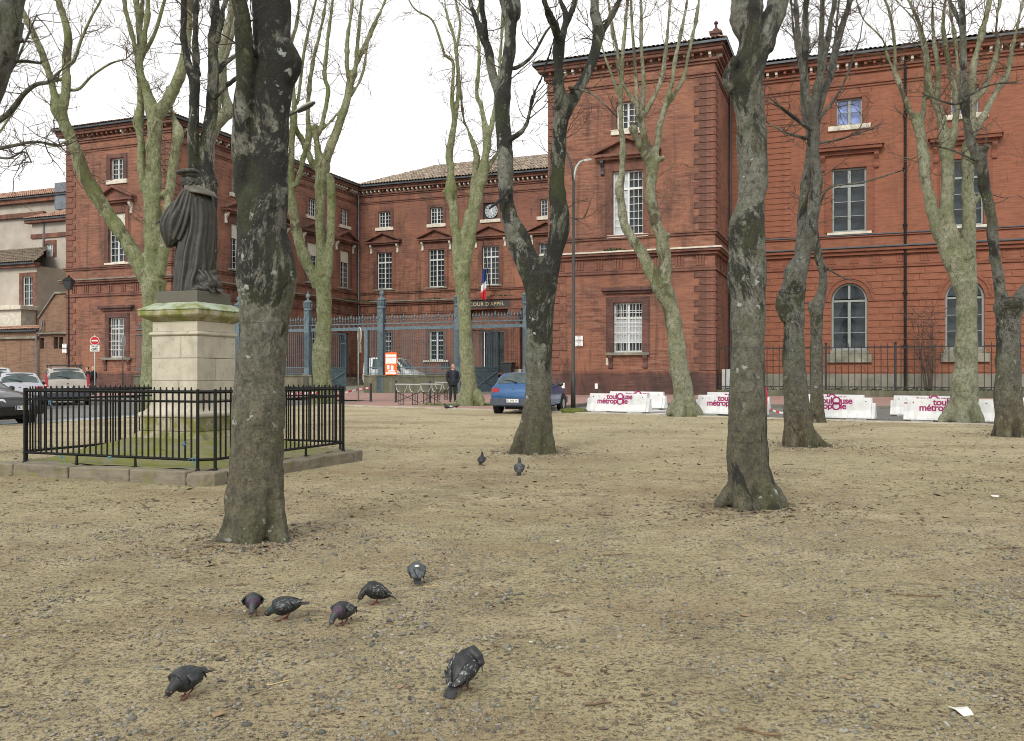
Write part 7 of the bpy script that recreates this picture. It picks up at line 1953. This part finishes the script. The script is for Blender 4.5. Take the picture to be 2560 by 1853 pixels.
# ================================================================== vehicles
M['tyre'] = simple('tyre_rubber', (.016, .016, .016), .85, .2); M['rim'] = simple('wheel_rim', (.34, .34, .33), .4, .1, metal=.6); M['bumper_grey'] = simple('bumper_plastic', (.055, .065, .085), .6, .15); M['tail_red'] = simple('tail_light', (.30, .012, .015), .2, .1); M['headlight'] = simple('headlight', (.55, .58, .6), .1, .1)
M['plate_yellow'] = simple('yellow_plate', (.55, .36, .03), .5, .08)
def paint(name, c, metal=.3): return simple(name, c, .32, .06, 1.5, metal, coat=.6)
HATCH = [(0, .36, .68, .74, .70, .74, .64), (.05, .30, .80, .86, .75, .79, .70), (.14, .27, .90, .98, .79, .81, .70), (.40, .25, .93, 1.30, .80, .80, .585), (.55, .25, .93, 1.375, .80, .80, .56), (.9, .24, .93, 1.40, .81, .80, .57), (1.7, .24, .92, 1.41, .81, .80, .57), (2.15, .24, .91, 1.35, .81, .79, .56), (2.75, .25, .90, .97, .80, .78, .66), (3.2, .26, .83, .89, .79, .75, .62), (3.52, .28, .70, .76, .76, .70, .56), (3.66, .30, .56, .60, .70, .62, .5), (3.71, .34, .48, .5, .6, .55, .42)]
VAN = [(0, .4, .8, .9, .78, .84, .8), (.05, .35, 1.0, 1.5, .84, .85, .74), (.12, .32, 1.05, 1.78, .86, .86, .70), (.6, .3, 1.08, 1.83, .87, .86, .70), (1.9, .3, 1.06, 1.83, .87, .86, .70), (2.35, .3, 1.04, 1.74, .87, .85, .68), (3.1, .3, 1.02, 1.12, .87, .84, .72), (3.6, .3, .92, 1.0, .85, .8, .66), (3.95, .32, .74, .8, .8, .74, .6), (4.08, .36, .58, .62, .72, .64, .5)]
MPV = [(0, .36, .72, .78, .74, .80, .70), (.05, .30, .86, .92, .80, .85, .76), (.12, .28, .98, 1.06, .84, .87, .76), (.42, .26, 1.02, 1.45, .86, .86, .64), (.62, .26, 1.02, 1.57, .86, .86, .62), (1.2, .25, 1.0, 1.62, .87, .86, .62), (2.0, .25, .98, 1.60, .87, .85, .62), (2.5, .26, .97, 1.48, .87, .84, .6), (3.3, .27, .95, 1.02, .86, .82, .7), (3.75, .28, .82, .9, .83, .78, .62), (4.1, .3, .66, .7, .78, .7, .55), (4.2, .34, .5, .54, .66, .6, .45)]
def car(label, loc_, az, st, col, name='parked_car', cat='car', front=.62, rear_w=.62, wr=.29, plate=None, plate_mat='white', bump='bumper_grey', rack=False, grp=None, tl='side'):
    e = thing(name, label, cat, loc_, -az, grp)
    L = st[-1][0]
    def at_y(y):
        for a, b in zip(st[:-1], st[1:]):
            if a[0] <= y <= b[0]:
                k = (y - a[0]) / (b[0] - a[0]); return [a[i] * (1 - k) + b[i] * k for i in range(7)]
        return list(st[-1])
    def half(y):
        _, zb, zs, zt, wb, ws, wt = at_y(y)
        return [(0, zb), (wb * .9, zb), (wb, zb + .08), (max(wb, ws) + .005, zb + (zs - zb) * .55), (ws, zs), (ws * .97, zs + min(.03, (zt - zs) * .4)), (wt + .02, zt - .035), (wt * .92, zt - .004), (wt * .5, zt + .014), (0, zt + .02)]
    ys = sorted(set([s_[0] for s_ in st] + [L * i / 34 for i in range(35)]))
    rings = []
    for y in ys:
        h = half(y); rings.append([(x, y, z) for x, z in h] + [(-x, y, z) for x, z in h[-2:0:-1]])
    mb = MB(); mb.loft(rings); bd = mb.build('body', col, e, smooth=True); bd.data.polygons.foreach_set('use_smooth', [True] * len(bd.data.polygons))
    def topq(y, t_):      # point on the top surface, t_ from -1 to 1
        h = half(y); a = h[6]; x = a[0] * t_; z = h[9][1] - (h[9][1] - a[1]) * abs(t_) ** 2.2; return Vector((x, y, z))
    def patch(fn, n, m_, name_, mt, off):
        mb = MB(); vs = [[fn(i / n, j / m_) for i in range(n + 1)] for j in range(m_ + 1)]
        nrm = (vs[0][-1] - vs[0][0]).cross(vs[-1][0] - vs[0][0]).normalized()
        if nrm.dot(off) < 0: nrm = -nrm
        fl = [p_ + nrm * .012 for r_ in vs for p_ in r_]
        mb.add(fl, [(j * (n + 1) + i, j * (n + 1) + i + 1, (j + 1) * (n + 1) + i + 1, (j + 1) * (n + 1) + i) for j in range(m_) for i in range(n)]); return mb.build(name_, mt, e, smooth=True, normals=False)
    yb0, yb1 = st[2][0], st[4][0] - .02
    patch(lambda a, b: topq(yb0 + .04 + (yb1 - yb0 - .06) * b, (a * 2 - 1) * .93), 8, 4, 'rear_window', M['glass_car'], Vector((0, -1, .5)))
    wi = max(i for i, s_ in enumerate(st) if s_[3] > s_[2] + .25)
    yw0, yw1 = st[wi][0] + .04, st[wi + 1][0] - .04
    patch(lambda a, b: topq(yw0 + (yw1 - yw0) * b, (a * 2 - 1) * .94), 8, 4, 'windscreen', M['glass_car'], Vector((0, 1, .5)))
    for sg in (-1, 1):
        ya, yc = st[3][0] + .12, st[wi][0] + (st[wi + 1][0] - st[wi][0]) * .55; mid = (ya + yc) * .52
        for u0, u1 in ((ya, mid - .04), (mid + .04, yc)):
            def sp(a, b):
                y = u0 + (u1 - u0) * a; h = half(y); lo, hi = h[5], h[6]; k = .1 + .82 * b; return Vector((sg * (lo[0] + (hi[0] - lo[0]) * k + .0), y, lo[1] + (hi[1] - lo[1]) * k))
            patch(sp, 6, 3, 'side_window', M['glass_car'], Vector((sg, 0, .2)))
        for y in (rear_w, L - front - .02):
            mb = MB(); w = half(y)[3][0]
            mb.prism([(.36 * math.cos(q) * wr / .29, .36 * math.sin(q) * wr / .29) for q in [i * math.pi / 10 for i in range(20)]], (sg * (w - .06), y, wr + .02), (0, 1, 0), (0, 0, 1), (sg * .068, 0, 0)); wl = None
            mb.build('wheel_arch', M['dark'], e)
            mb = MB(); prof = [(wr * .62, -.1), (wr * .9, -.1), (wr, -.06), (wr, .06), (wr * .9, .1), (wr * .62, .1)]; k = 20
            rings2 = [[(sg * (w - .07) + x_, y + r_ * math.cos(2 * math.pi * i / k), wr + r_ * math.sin(2 * math.pi * i / k)) for i in range(k)] for r_, x_ in prof]
            mb.loft(rings2, cap=False); mb.loft([rings2[0], rings2[-1]], cap=False); wl = mb.build('wheel', M['tyre'], e, smooth=True)
            mb = MB(); mb.prism([(wr * .63 * math.cos(q), wr * .63 * math.sin(q)) for q in [i * math.pi / 8 for i in range(16)]], (sg * (w - .07 + .0), y, wr), (0, 1, 0), (0, 0, 1), (sg * .085, 0, 0)); mb.build('rim', M['rim'], wl, bevel=.015)
        # lights
        zl = st[2][2] - .07
        if tl == 'side':
            mb = MB(); w = half(.03)[4][0]; mb.hexa([(sg * (w - .26), -.012, zl - .09), (sg * (w + .0), .0, zl - .09), (sg * (w + .03), .2, zl - .08), (sg * (w - .26), .1, zl - .08), (sg * (w - .26), .03, zl + .05), (sg * (w + .0), .05, zl + .06), (sg * (w + .022), .22, zl + .06), (sg * (w - .26), .12, zl + .05)]); mb.build('tail_light', M['tail_red'], e, bevel=.012)
        else:
            w = half(.1)[4][0]; h3 = half(st[3][0])[5][0]
            mb = MB(); mb.hexa([(sg * (w - .14), .0, zl - .12), (sg * (w + .015), .03, zl - .12), (sg * (w + .02), .16, zl - .1), (sg * (w - .12), .12, zl - .1), (sg * (w - .1), .2, zl + .42), (sg * (w - .02), .22, zl + .42), (sg * (w - .02), .32, zl + .42), (sg * (w - .1), .3, zl + .42)]); mb.build('tail_light', M['tail_red'], e, bevel=.012)
        mb = MB(); w = half(L - .2)[4][0]; zf_ = half(L - .2)[4][1]
        mb.hexa([(sg * (w - .3), L - .06, zf_ - .1), (sg * (w - .02), L - .16, zf_ - .1), (sg * (w + .01), L - .42, zf_ + .0), (sg * (w - .2), L - .34, zf_ + .0), (sg * (w - .28), L - .12, zf_ + .02), (sg * (w - .02), L - .22, zf_ + .03), (sg * (w - .0), L - .46, zf_ + .12), (sg * (w - .16), L - .36, zf_ + .1)]); mb.build('headlight', M['headlight'], e, bevel=.015)
        ym = st[wi + 1][0] - .28; hm = half(ym); mb = MB(); mb.ellipsoid((sg * (hm[4][0] + .10), ym, hm[4][1] + .09), (.10, .06, .075), 10, 8); mb.tube([(sg * (hm[4][0] - .02), ym, hm[4][1] + .03), (sg * (hm[4][0] + .06), ym, hm[4][1] + .06)], .025, 6); mb.build('mirror', M['dark_grey'], e, smooth=True)
    # bumpers
    for yy, dirn in ((0, -1), (L, 1)):
        pts = []
        for x in (-1, -.85, -.5, 0, .5, .85, 1):
            w = half(.12 if dirn < 0 else L - .25)[3][0]; pts.append((x * w * 1.01, yy + dirn * (.05 - .2 * max(0, abs(x) - .75) * 4 * .25), .44))
        mb = MB(); rg = [[(x, y, z + dz) if not k else (x * .93, y - dirn * .12, z + dz) for k, dz in ((0, -.13), (0, .1), (1, .12), (1, -.14))] for x, y, z in pts]; mb.loft(rg); mb.build('bumper', bump if not isinstance(bump, str) else M[bump], e, bevel=.02)
    mb = MB(); mb.box(-.4, .4, .3, L - .4, .18, .3); mb.build('underbody', M['dark'], e)
    if plate:
        zp_, yp = plate[1], plate[2]; rf = plate[3] if len(plate) > 3 else False
        y_ = yp; mb = MB(); mb.box(-.26, .26, y_ - .006, y_ + .006, zp_ - .055, zp_ + .055); pl = mb.build('number_plate', M[plate_mat], e)
        put_text(plate[0], .105, M['black'], pl, (0, y_ + (.009 if rf else -.009), zp_), (R(90), 0, math.pi if rf else 0), extrude=.001)
        mb = MB(); mb.box(-.26, -.225, y_ - .008, y_ + .008, zp_ - .055, zp_ + .055); mb.box(.225, .26, y_ - .008, y_ + .008, zp_ - .055, zp_ + .055); mb.build('plate_band', fl_mats[0], pl)
    mb = MB(); a_ = topq(yb0 + .03, .1); b__ = topq(yb0 + .12, -.55) ; mb.tube([a_ + Vector((0, -.03, .03)), topq(yb0 + .09, -.2) + Vector((0, -.03, .02)), b__ + Vector((0, -.03, .02))], [.02, .014, .008], 6); mb.build('rear_wiper', M['black'], e)
    mb = MB(); zq = st[2][2] - .14; mb.box(-.55, .55, st[1][0] - .02, st[1][0] + .02, zq - .03, zq + .012); mb.build('hatch_trim', M['bumper_grey'] if name == 'parked_car' else M['dark_grey'], e)
    mb = MB(); mb.ellipsoid((0, st[1][0] - .012, zq + .08), (.035, .01, .035), 10, 6); mb.build('badge', M['dark_grey'], e)
    if rack:
        for sg in (-1, 1):
            mb = MB(); mb.tube([(sg * .58, .6, 1.56), (sg * .58, .75, 1.66), (sg * .58, 2.1, 1.69), (sg * .58, 2.3, 1.6)], .02, 6); mb.build('roof_rail', M['black'], e)
        for y in (.85, 1.9): mb = MB(); mb.box(-.66, .66, y - .035, y + .035, 1.69, 1.73); mb.build('roof_bar', M['dark_grey'], e, bevel=.01)
    return e
q = P(1290, 1036)
car('blue hatchback with grey bumper parked half behind the forked dark tree', (q.x - .1, q.y, g(q.y) - .02), TH - .02, HATCH, paint('blue_car_paint', (.016, .082, .22), .2), plate=('BE 248 NY', .47, -.062))
def gz(x, y, d=-.04): return (x, y, g(y) + d)
azL = R(-31)
q = at(50, 0, 33.0)
car('silver hatchback with yellow number plate parked at the left edge', gz(q.x, 33), azL, HATCH, paint('silver_car_paint', (.46, .47, .52), .5), plate=('2439 SD 31', .62, -.035), plate_mat='plate_yellow', grp='cars parked in the left street', bump='dark_grey')
q = at(170, 0, 37.2)
car('beige people carrier with roof bars parked behind the railing', gz(q.x, 37.2), R(-33), MPV, paint('beige_car_paint', (.42, .38, .33), .45), plate=('DC 083 NM', .78, -.005), rack=True, grp='cars parked in the left street', tl='tall', bump='bumper_grey')
q = at(-14, 0, 40.5)
car('pale silver car behind the silver hatchback, mostly cut off at left', gz(q.x, 40.5), azL, MPV, paint('pale_silver_paint', (.55, .56, .57), .4), grp='cars parked in the left street')
q = at(52, 0, 23.4); azb = R(106)
car('glossy black car nosing in at the left edge beyond the railing', gz(q.x - 3.68 * math.sin(azb), 23.4 - 3.68 * math.cos(azb)), azb, HATCH, paint('black_car_paint', (.012, .012, .014), .3), plate=('DK 105 ZV', .5, 3.775, True), bump='dark', grp='cars parked in the left street')
bq = 7.0; q = ab(fa(924, bq), bq)
car('white van parked in the court behind the blue railing', (q.x, q.y, g(q.y) + .02), math.pi / 2 + TH, VAN, paint('white_van_paint', (.66, .67, .67), .0), name='parked_van', cat='van', wr=.31, bump='dark_grey').scale = (1.2, 1.1, 1.27)

# ================================================================== people
M['skin'] = simple('skin', (.48, .27, .19), .6, .12, 8)
def person(label, loc_, rz, H, coat, top, trousers, hair, bald=False, turn=0.0, long_hair=False, stride=.0):
    e = thing('person', label, 'person', loc_, rz)
    k = H / 1.75; mb = MB()
    def T(pts, r, n=12): mb.tube([Vector(p_) * k for p_ in pts], [q_ * k for q_ in r], n)
    def EL(c_, r, rot=None): mb.ellipsoid(Vector(c_) * k, tuple(q_ * k for q_ in r), 14, 10, rot)
    for sg in (-1, 1):
        s_ = stride * sg
        T([(sg * .09, .0, .93), (sg * .10, .01 + s_ * .5, .72), (sg * .10, -.005 + s_ * .8, .50), (sg * .105, .02 + s_, .28), (sg * .11, .03 + s_, .09)], [.098, .092, .072, .066, .055])
        T([(sg * .11, .07 + s_, .045), (sg * .115, .0 + s_, .05), (sg * .125, -.11 + s_, .04), (sg * .13, -.17 + s_, .03)], [.042, .048, .042, .026])
        # arm bent a little, hand in the coat pocket
        T([(sg * .165, .01, 1.43), (sg * .225, .015, 1.36), (sg * .265, .03, 1.15), (sg * .26, -.01, 1.02), (sg * .20, -.085, .92)], [.075, .078, .065, .056, .055])
    # torso and coat as rings: (z, half width, half depth, y)
    rings = []
    for z, w, d, y in ((.78, .20, .155, .0), (.82, .205, .16, .0), (.95, .195, .15, .0), (1.08, .18, .135, .0), (1.2, .185, .135, .0), (1.32, .20, .135, .005), (1.40, .205, .125, .01), (1.46, .165, .10, .015), (1.5, .09, .075, .015)):
        rings.append([(w * k * math.copysign(abs(math.cos(t_)) ** .85, math.cos(t_)), (y + d * math.sin(t_)) * k, z * k) for t_ in [2 * math.pi * i / 24 for i in range(24)]])
    mb.loft(rings)
    T([(0, .012, 1.46), (0, .0, 1.58)], [.062, .055])
    rm = Matrix.Rotation(turn, 3, 'Z')
    def hp(x, y, z): v_ = rm @ Vector((x, y, 0)); return (v_.x, v_.y - .005, z)
    EL(hp(0, 0, 1.655), (.078, .098, .112)); EL(hp(0, -.03, 1.60), (.058, .07, .06)); EL(hp(0, -.1, 1.635), (.014, .018, .022)); EL(hp(0, -.09, 1.59), (.022, .015, .008)); EL(hp(0, -.092, 1.572), (.02, .014, .008))
    for sg in (-1, 1): EL(hp(sg * .08, .01, 1.64), (.012, .02, .032)); EL(hp(sg * .03, -.088, 1.675), (.022, .012, .008))
    if long_hair: EL(hp(0, .04, 1.60), (.085, .075, .14)); EL(hp(0, .02, 1.69), (.088, .10, .09))
    elif not bald: EL(hp(0, .015, 1.70), (.084, .102, .085))
    o_ = mb.build('body', M['skin'], e, normals=False); remesh(o_, .013 * k, 2, .5); bake(o_)
    me = o_.data; me.materials.clear()
    for mm in (M['skin'], coat, top, trousers, M['black'], hair): me.materials.append(mm)
    idx = []
    rmi = rm.inverted()
    for f in me.polygons:
        c_ = f.center / k; h_ = rmi @ Vector((c_.x, c_.y + .005, 0)); z = c_.z
        if z > 1.525 or (z > 1.46 and math.hypot(c_.x, c_.y) < .075):
            i = 0
            if long_hair and (h_.y > -.03 or z > 1.72): i = 5
            elif bald and h_.y > .02 and 1.58 < z < 1.70: i = 5
            elif not bald and not long_hair and (z > 1.705 or (h_.y > .015 and z > 1.6)): i = 5
        elif z > .77 and abs(c_.x) < .075 + .0 and c_.y < -.06 and z > .98: i = 2
        elif z > .79: i = 1
        elif z > .085: i = 3
        else: i = 4
        idx.append(i)
    me.polygons.foreach_set('material_index', idx)
    mb = MB()
    for sg in (-1, 1): mb.ellipsoid(Vector(hp(sg * .032, -.088, 1.655)) * k, (.012 * k, .008 * k, .008 * k), 8, 6)
    mb.build('eyes', M['black'], e)
    return e
CL = lambda n, c: simple(n, c, .85, .25, 14, bump=.15)
q = P(1132, 1006)
person('balding man in black coat and navy sweater standing beside the plane tree', (q.x, q.y, q.z), R(12), 1.72, CL('black_coat', (.012, .012, .014)), CL('navy_sweater', (.018, .028, .06)), CL('dark_trousers', (.014, .017, .018)), CL('grey_hair', (.10, .08, .065)), bald=True, turn=R(48))
q = P(1157, 1002)
person('person in a dark blue jacket mostly hidden behind the plane tree', (q.x + .06, q.y + .9, g(q.y + .9)), R(-30), 1.64, CL('blue_jacket', (.02, .03, .06)), CL('dark_top', (.02, .02, .03)), CL('black_trousers', (.012, .012, .015)), CL('brown_hair', (.05, .035, .025)))
for px, Yp, lb, hr, lh, rz in ((197, 50.5, 'dark-haired person in black walking behind the beige car', (.018, .013, .01), False, -70), (219, 52.5, 'person in dark clothes between the dark-haired and the fair-haired walkers', (.06, .04, .03), False, -60), (233, 51, 'fair-haired person in a black jacket beside the no-entry sign', (.42, .30, .14), True, -95)):
    q = at(px, 0, Yp); person(lb, (q.x, Yp, g(Yp) - .03), R(rz), 1.68, CL('black_jacket', (.012, .012, .013)), CL('black_top', (.015, .015, .016)), CL('black_jeans', (.02, .02, .022)), CL('hair', hr), long_hair=lh, stride=.12)

# ================================================================== pigeons
def feather(name, c1, c2, scale=40, thr=.5, sheen=0.0):
    t = NT(name); n_ = t.noise(scale, 4, .6, t.scale(t.oc(), (.6, 1, 1))); t.color(t.ramp(n_, [(thr - .06, c1), (thr + .08, c2)])); t.rough(.55); t.bump(t.noise(120, 3, .6, t.scale(t.oc(), (.4, 1, 1))), .3, .003); return t.mat
M['pg_dark'] = feather('pigeon_dark', (.012, .014, .015), (.03, .033, .035)); M['pg_grey'] = feather('pigeon_grey', (.04, .048, .052), (.085, .098, .102)); M['pg_black'] = feather('pigeon_black', (.008, .009, .010), (.022, .024, .025))
M['pg_pied'] = feather('pigeon_pied', (.012, .013, .014), (.30, .31, .30), 80, .6); M['pg_check'] = feather('pigeon_checked', (.014, .016, .018), (.12, .135, .135), 80, .56)
M['pg_purple'] = feather('pigeon_purple_neck', (.05, .02, .05), (.03, .06, .045), 30, .5); M['pg_green'] = feather('pigeon_green_neck', (.02, .045, .035), (.04, .03, .05), 30, .55); M['pg_brown'] = feather('pigeon_brown', (.05, .04, .032), (.10, .082, .068))
M['pg_leg'] = simple('pigeon_leg', (.15, .04, .035), .6, .2); M['pg_beak'] = simple('pigeon_beak', (.05, .045, .04), .5, .2); M['pg_eye'] = simple('pigeon_eye', (.45, .12, .02), .2, .1); M['pg_white'] = simple('pigeon_white', (.6, .6, .58), .7, .1)
def pigeon(label, px, py, az, pose, body='pg_dark', wing='pg_grey', neck='pg_green', scale=1.0, pitch=0.0, head=None, tail=None, hturn=0.0, rump=False):
    q = P(px, py); e = thing('pigeon', label, 'pigeon', (q.x, q.y, gp(q.x, q.y) + .002), R(az), 'pigeons feeding on the square'); e.scale = (scale * .80, scale * .80, scale * .84)
    cp, sp_ = math.cos(pitch), math.sin(pitch)
    def B(x, y, z):      # body frame, pitched about the hips
        x *= .74; y *= 1.12; z = .085 + (z - .10) * 1.12; dz = z - .10; return Vector((x * cp - dz * sp_, y, .10 + x * sp_ + dz * cp))
    mb = MB()
    spine = [(-.135, .088, .010, .020), (-.115, .092, .021, .027), (-.085, .098, .034, .036), (-.045, .103, .046, .046), (.0, .106, .053, .053), (.04, .108, .054, .054), (.075, .110, .047, .048), (.098, .115, .036, .038)]
    rings = []
    for x, z, rz_, ry in spine: rings.append([B(x, ry * math.cos(t_), z + rz_ * math.sin(t_)) for t_ in [2 * math.pi * i / 16 for i in range(16)]])
    mb.loft(rings)
    ht = math.sin(hturn); hc = math.cos(hturn)
    if pose == 'up': nk = [(.085, 0, .125, .034), (.100, 0, .155, .025), (.106, 0, .180, .021)]; hd = (.114, 0, .196); bd = (1, 0, -.15)
    elif pose == 'feed': nk = [(.088, 0, .105, .038), (.118 * 1, .012 * ht, .092, .028), (.136, .03 * ht, .072, .022)]; hd = (.142, .035 * ht, .055); bd = (.55 * hc, .5 * ht, -.8)
    elif pose == 'low': nk = [(.09, 0, .108, .036), (.122, .01 * ht, .104, .026), (.146, .03 * ht, .098, .021)]; hd = (.160, .035 * ht, .094); bd = (.9 * hc, .4 * ht, -.3)
    else: nk = [(.075, 0, .13, .038), (.085, -.03, .150, .029), (.070, -.058, .135, .024)]; hd = (.058, -.068, .118); bd = (-.4, -.5, -.7)      # preening
    NK = [B(x, y, z) for x, y, z, r in nk]; mb.tube([B(.06, 0, .11)] + NK + [B(*hd)], [.042] + [r for *_, r in nk] + [.018], 14)
    Hc = B(*hd); mb.ellipsoid(Hc, (.023, .019, .020), 12, 10)
    ob = mb.build('body', M[body], e, normals=False); remesh(ob, .0042, 3, .5); bake(ob)
    me = ob.data; me.materials.append(M[neck]); me.materials.append(M[head or body])
    n0 = NK[0]
    ids = []
    for f in me.polygons:
        d_h = (f.center - Hc).length; d_n = min((f.center - p_).length for p_ in NK)
        ids.append(2 if d_h < .031 else 1 if d_n < .045 and f.center.x > .05 or (pose == 'preen' and d_n < .04) else 0)
    me.polygons.foreach_set('material_index', ids)
    bdv = Vector(bd).normalized()
    mb = MB(); mb.tube([Hc + bdv * .014, Hc + bdv * .030, Hc + bdv * .042 + Vector((0, 0, -.003))], [.007, .0045, .0015], 7); mb.build('beak', M['pg_beak'], e, smooth=True)
    sd = bdv.cross(Vector((0, 0, 1))).normalized()
    for sg in (-1, 1):
        mb = MB(); mb.ellipsoid(Hc + sd * sg * .0178 + bdv * .006 + Vector((0, 0, .004)), (.0035,) * 3, 8, 6); mb.build('eye', M['pg_eye'], e)
    # wings: curved shells folded along the body, tips crossing over the tail
    for sg in (-1, 1):
        mb = MB(); top, bot = [], []
        for i in range(11):
            t_ = i / 10; x = .062 - .215 * t_; w = .050 * (math.sin(math.pi * min(1, .16 + t_ * .9)) ** .7) * (1 - .35 * t_)
            yo = sg * (.050 * (1 - t_ ** 2.2) + .010); zc_ = .112 - .012 * t_; r1 = []; r2 = []
            for j in range(7):
                u_ = j / 6 * 2 - 1; y = yo * (1 - .22 * u_ * u_) + sg * (.006 - .016 * max(0, u_)); z = zc_ + u_ * w * .72 + .006
                r1.append(B(x, y + sg * .006, z)); r2.append(B(x, y - sg * .004, z))
            top.append(r1); bot.append(r2)
        mb.loft([a_ + b_[::-1] for a_, b_ in zip(top, bot)]); wg = mb.build('wing', M[wing], e, smooth=True)
        for k_, xx in enumerate((-.035, -.065)):
            mb = MB(); pts = [B(xx - .012 * j, sg * (.058 - .012 * j * .4), .125 - .014 * j) for j in range(4)]; mb.tube(pts, .0045, 5); mb.build('wing_bar', M['pg_black'], wg)
    mb = MB(); tw = .026
    mb.loft([[B(-.10, s_ * .022, .100), B(-.10, s_ * .022, .092)] if False else [B(-.10, -.022, .100), B(-.10, .022, .100), B(-.10, .022, .090), B(-.10, -.022, .090)], [B(-.17, -tw, .086), B(-.17, tw, .086), B(-.17, tw, .081), B(-.17, -tw, .081)], [B(-.205, -tw * 1.05, .078), B(-.205, tw * 1.05, .078), B(-.205, tw * 1.05, .075), B(-.205, -tw * 1.05, .075)]])
    mb.build('tail', M[tail or 'pg_black'], e, bevel=.002)
    if rump: mb = MB(); mb.ellipsoid(B(-.02, 0, .152), (.03, .02, .008), 10, 6); mb.build('rump_patch', M['pg_white'], e, smooth=True)
    for sg in (-1, 1):
        hip = B(-.005, sg * .022, .066); fx = .012 + .02 * sg * (1 if pose != 'preen' else 0)
        mb = MB(); mb.tube([hip, Vector((hip.x - .008, sg * .022, .035)), Vector((fx, sg * .022, .006))], [.010, .0042, .0036], 7)
        for a_ in (-.5, 0, .5, math.pi): mb.tube([Vector((fx, sg * .022, .005)), Vector((fx + .026 * math.cos(a_) * (.55 if a_ > 3 else 1), sg * .022 + .026 * math.sin(a_), .0025))], [.003, .0018], 5)
        mb.build('leg', M['pg_leg'], e, smooth=True)
    return e
pigeon('dark pigeon with purple neck bowing towards the camera, left of the group', 632, 1537, -72, 'feed', 'pg_dark', 'pg_dark', 'pg_purple', 1.0, .12, 'pg_grey', hturn=-.3)
pigeon('dark pigeon stretching left with its tail raised, second of the group', 712, 1552, 186, 'low', 'pg_black', 'pg_check', 'pg_green', 1.08, -.28, 'pg_dark')
pigeon('dark pigeon with pale blue-grey crown pecking towards the camera, middle of the group', 860, 1561, -118, 'feed', 'pg_dark', 'pg_check', 'pg_purple', 1.02, .05, 'pg_grey', hturn=-.4)
pigeon('black pigeon with white-flecked back and fanned tail, right of the group', 942, 1510, 198, 'feed', 'pg_black', 'pg_pied', 'pg_black', 1.05, .22, 'pg_black', hturn=.3)
pigeon('grey pigeon with a white rump walking away, farthest of the group', 1042, 1456, 100, 'low', 'pg_grey', 'pg_grey', 'pg_green', 1.02, .25, rump=True)
pigeon('plump sooty pigeon at the bottom left, head lowered', 467, 1745, 246, 'low', 'pg_dark', 'pg_dark', 'pg_black', 1.08, -.15, 'pg_dark')
pigeon('black and white pigeon preening, nearest the bottom centre', 1156, 1727, 62, 'preen', 'pg_black', 'pg_pied', 'pg_black', 1.18, .42, 'pg_black')
pigeon('dark pigeon facing away beyond the group, left of the distant pair', 1204, 1163, 80, 'up', 'pg_dark', 'pg_dark', 'pg_green', 1.05, .3)
pigeon('grey pigeon walking away, right of the distant pair', 1298, 1188, 84, 'up', 'pg_grey', 'pg_check', 'pg_green', 1.2, .45)
pigeon('dark pigeon at the kerb near the man, leftmost of three', 1116, 1023, 160, 'up', 'pg_black', 'pg_dark', 'pg_green', 1.25, .2)
pigeon('pale grey pigeon at the kerb near the man, between two darker ones', 1126, 1023, 200, 'low', 'pg_grey', 'pg_white', 'pg_grey', 1.2)
pigeon('brown pigeon at the kerb near the man, rightmost of three', 1141, 1021, 175, 'low', 'pg_brown', 'pg_brown', 'pg_brown', 1.3, -.2)
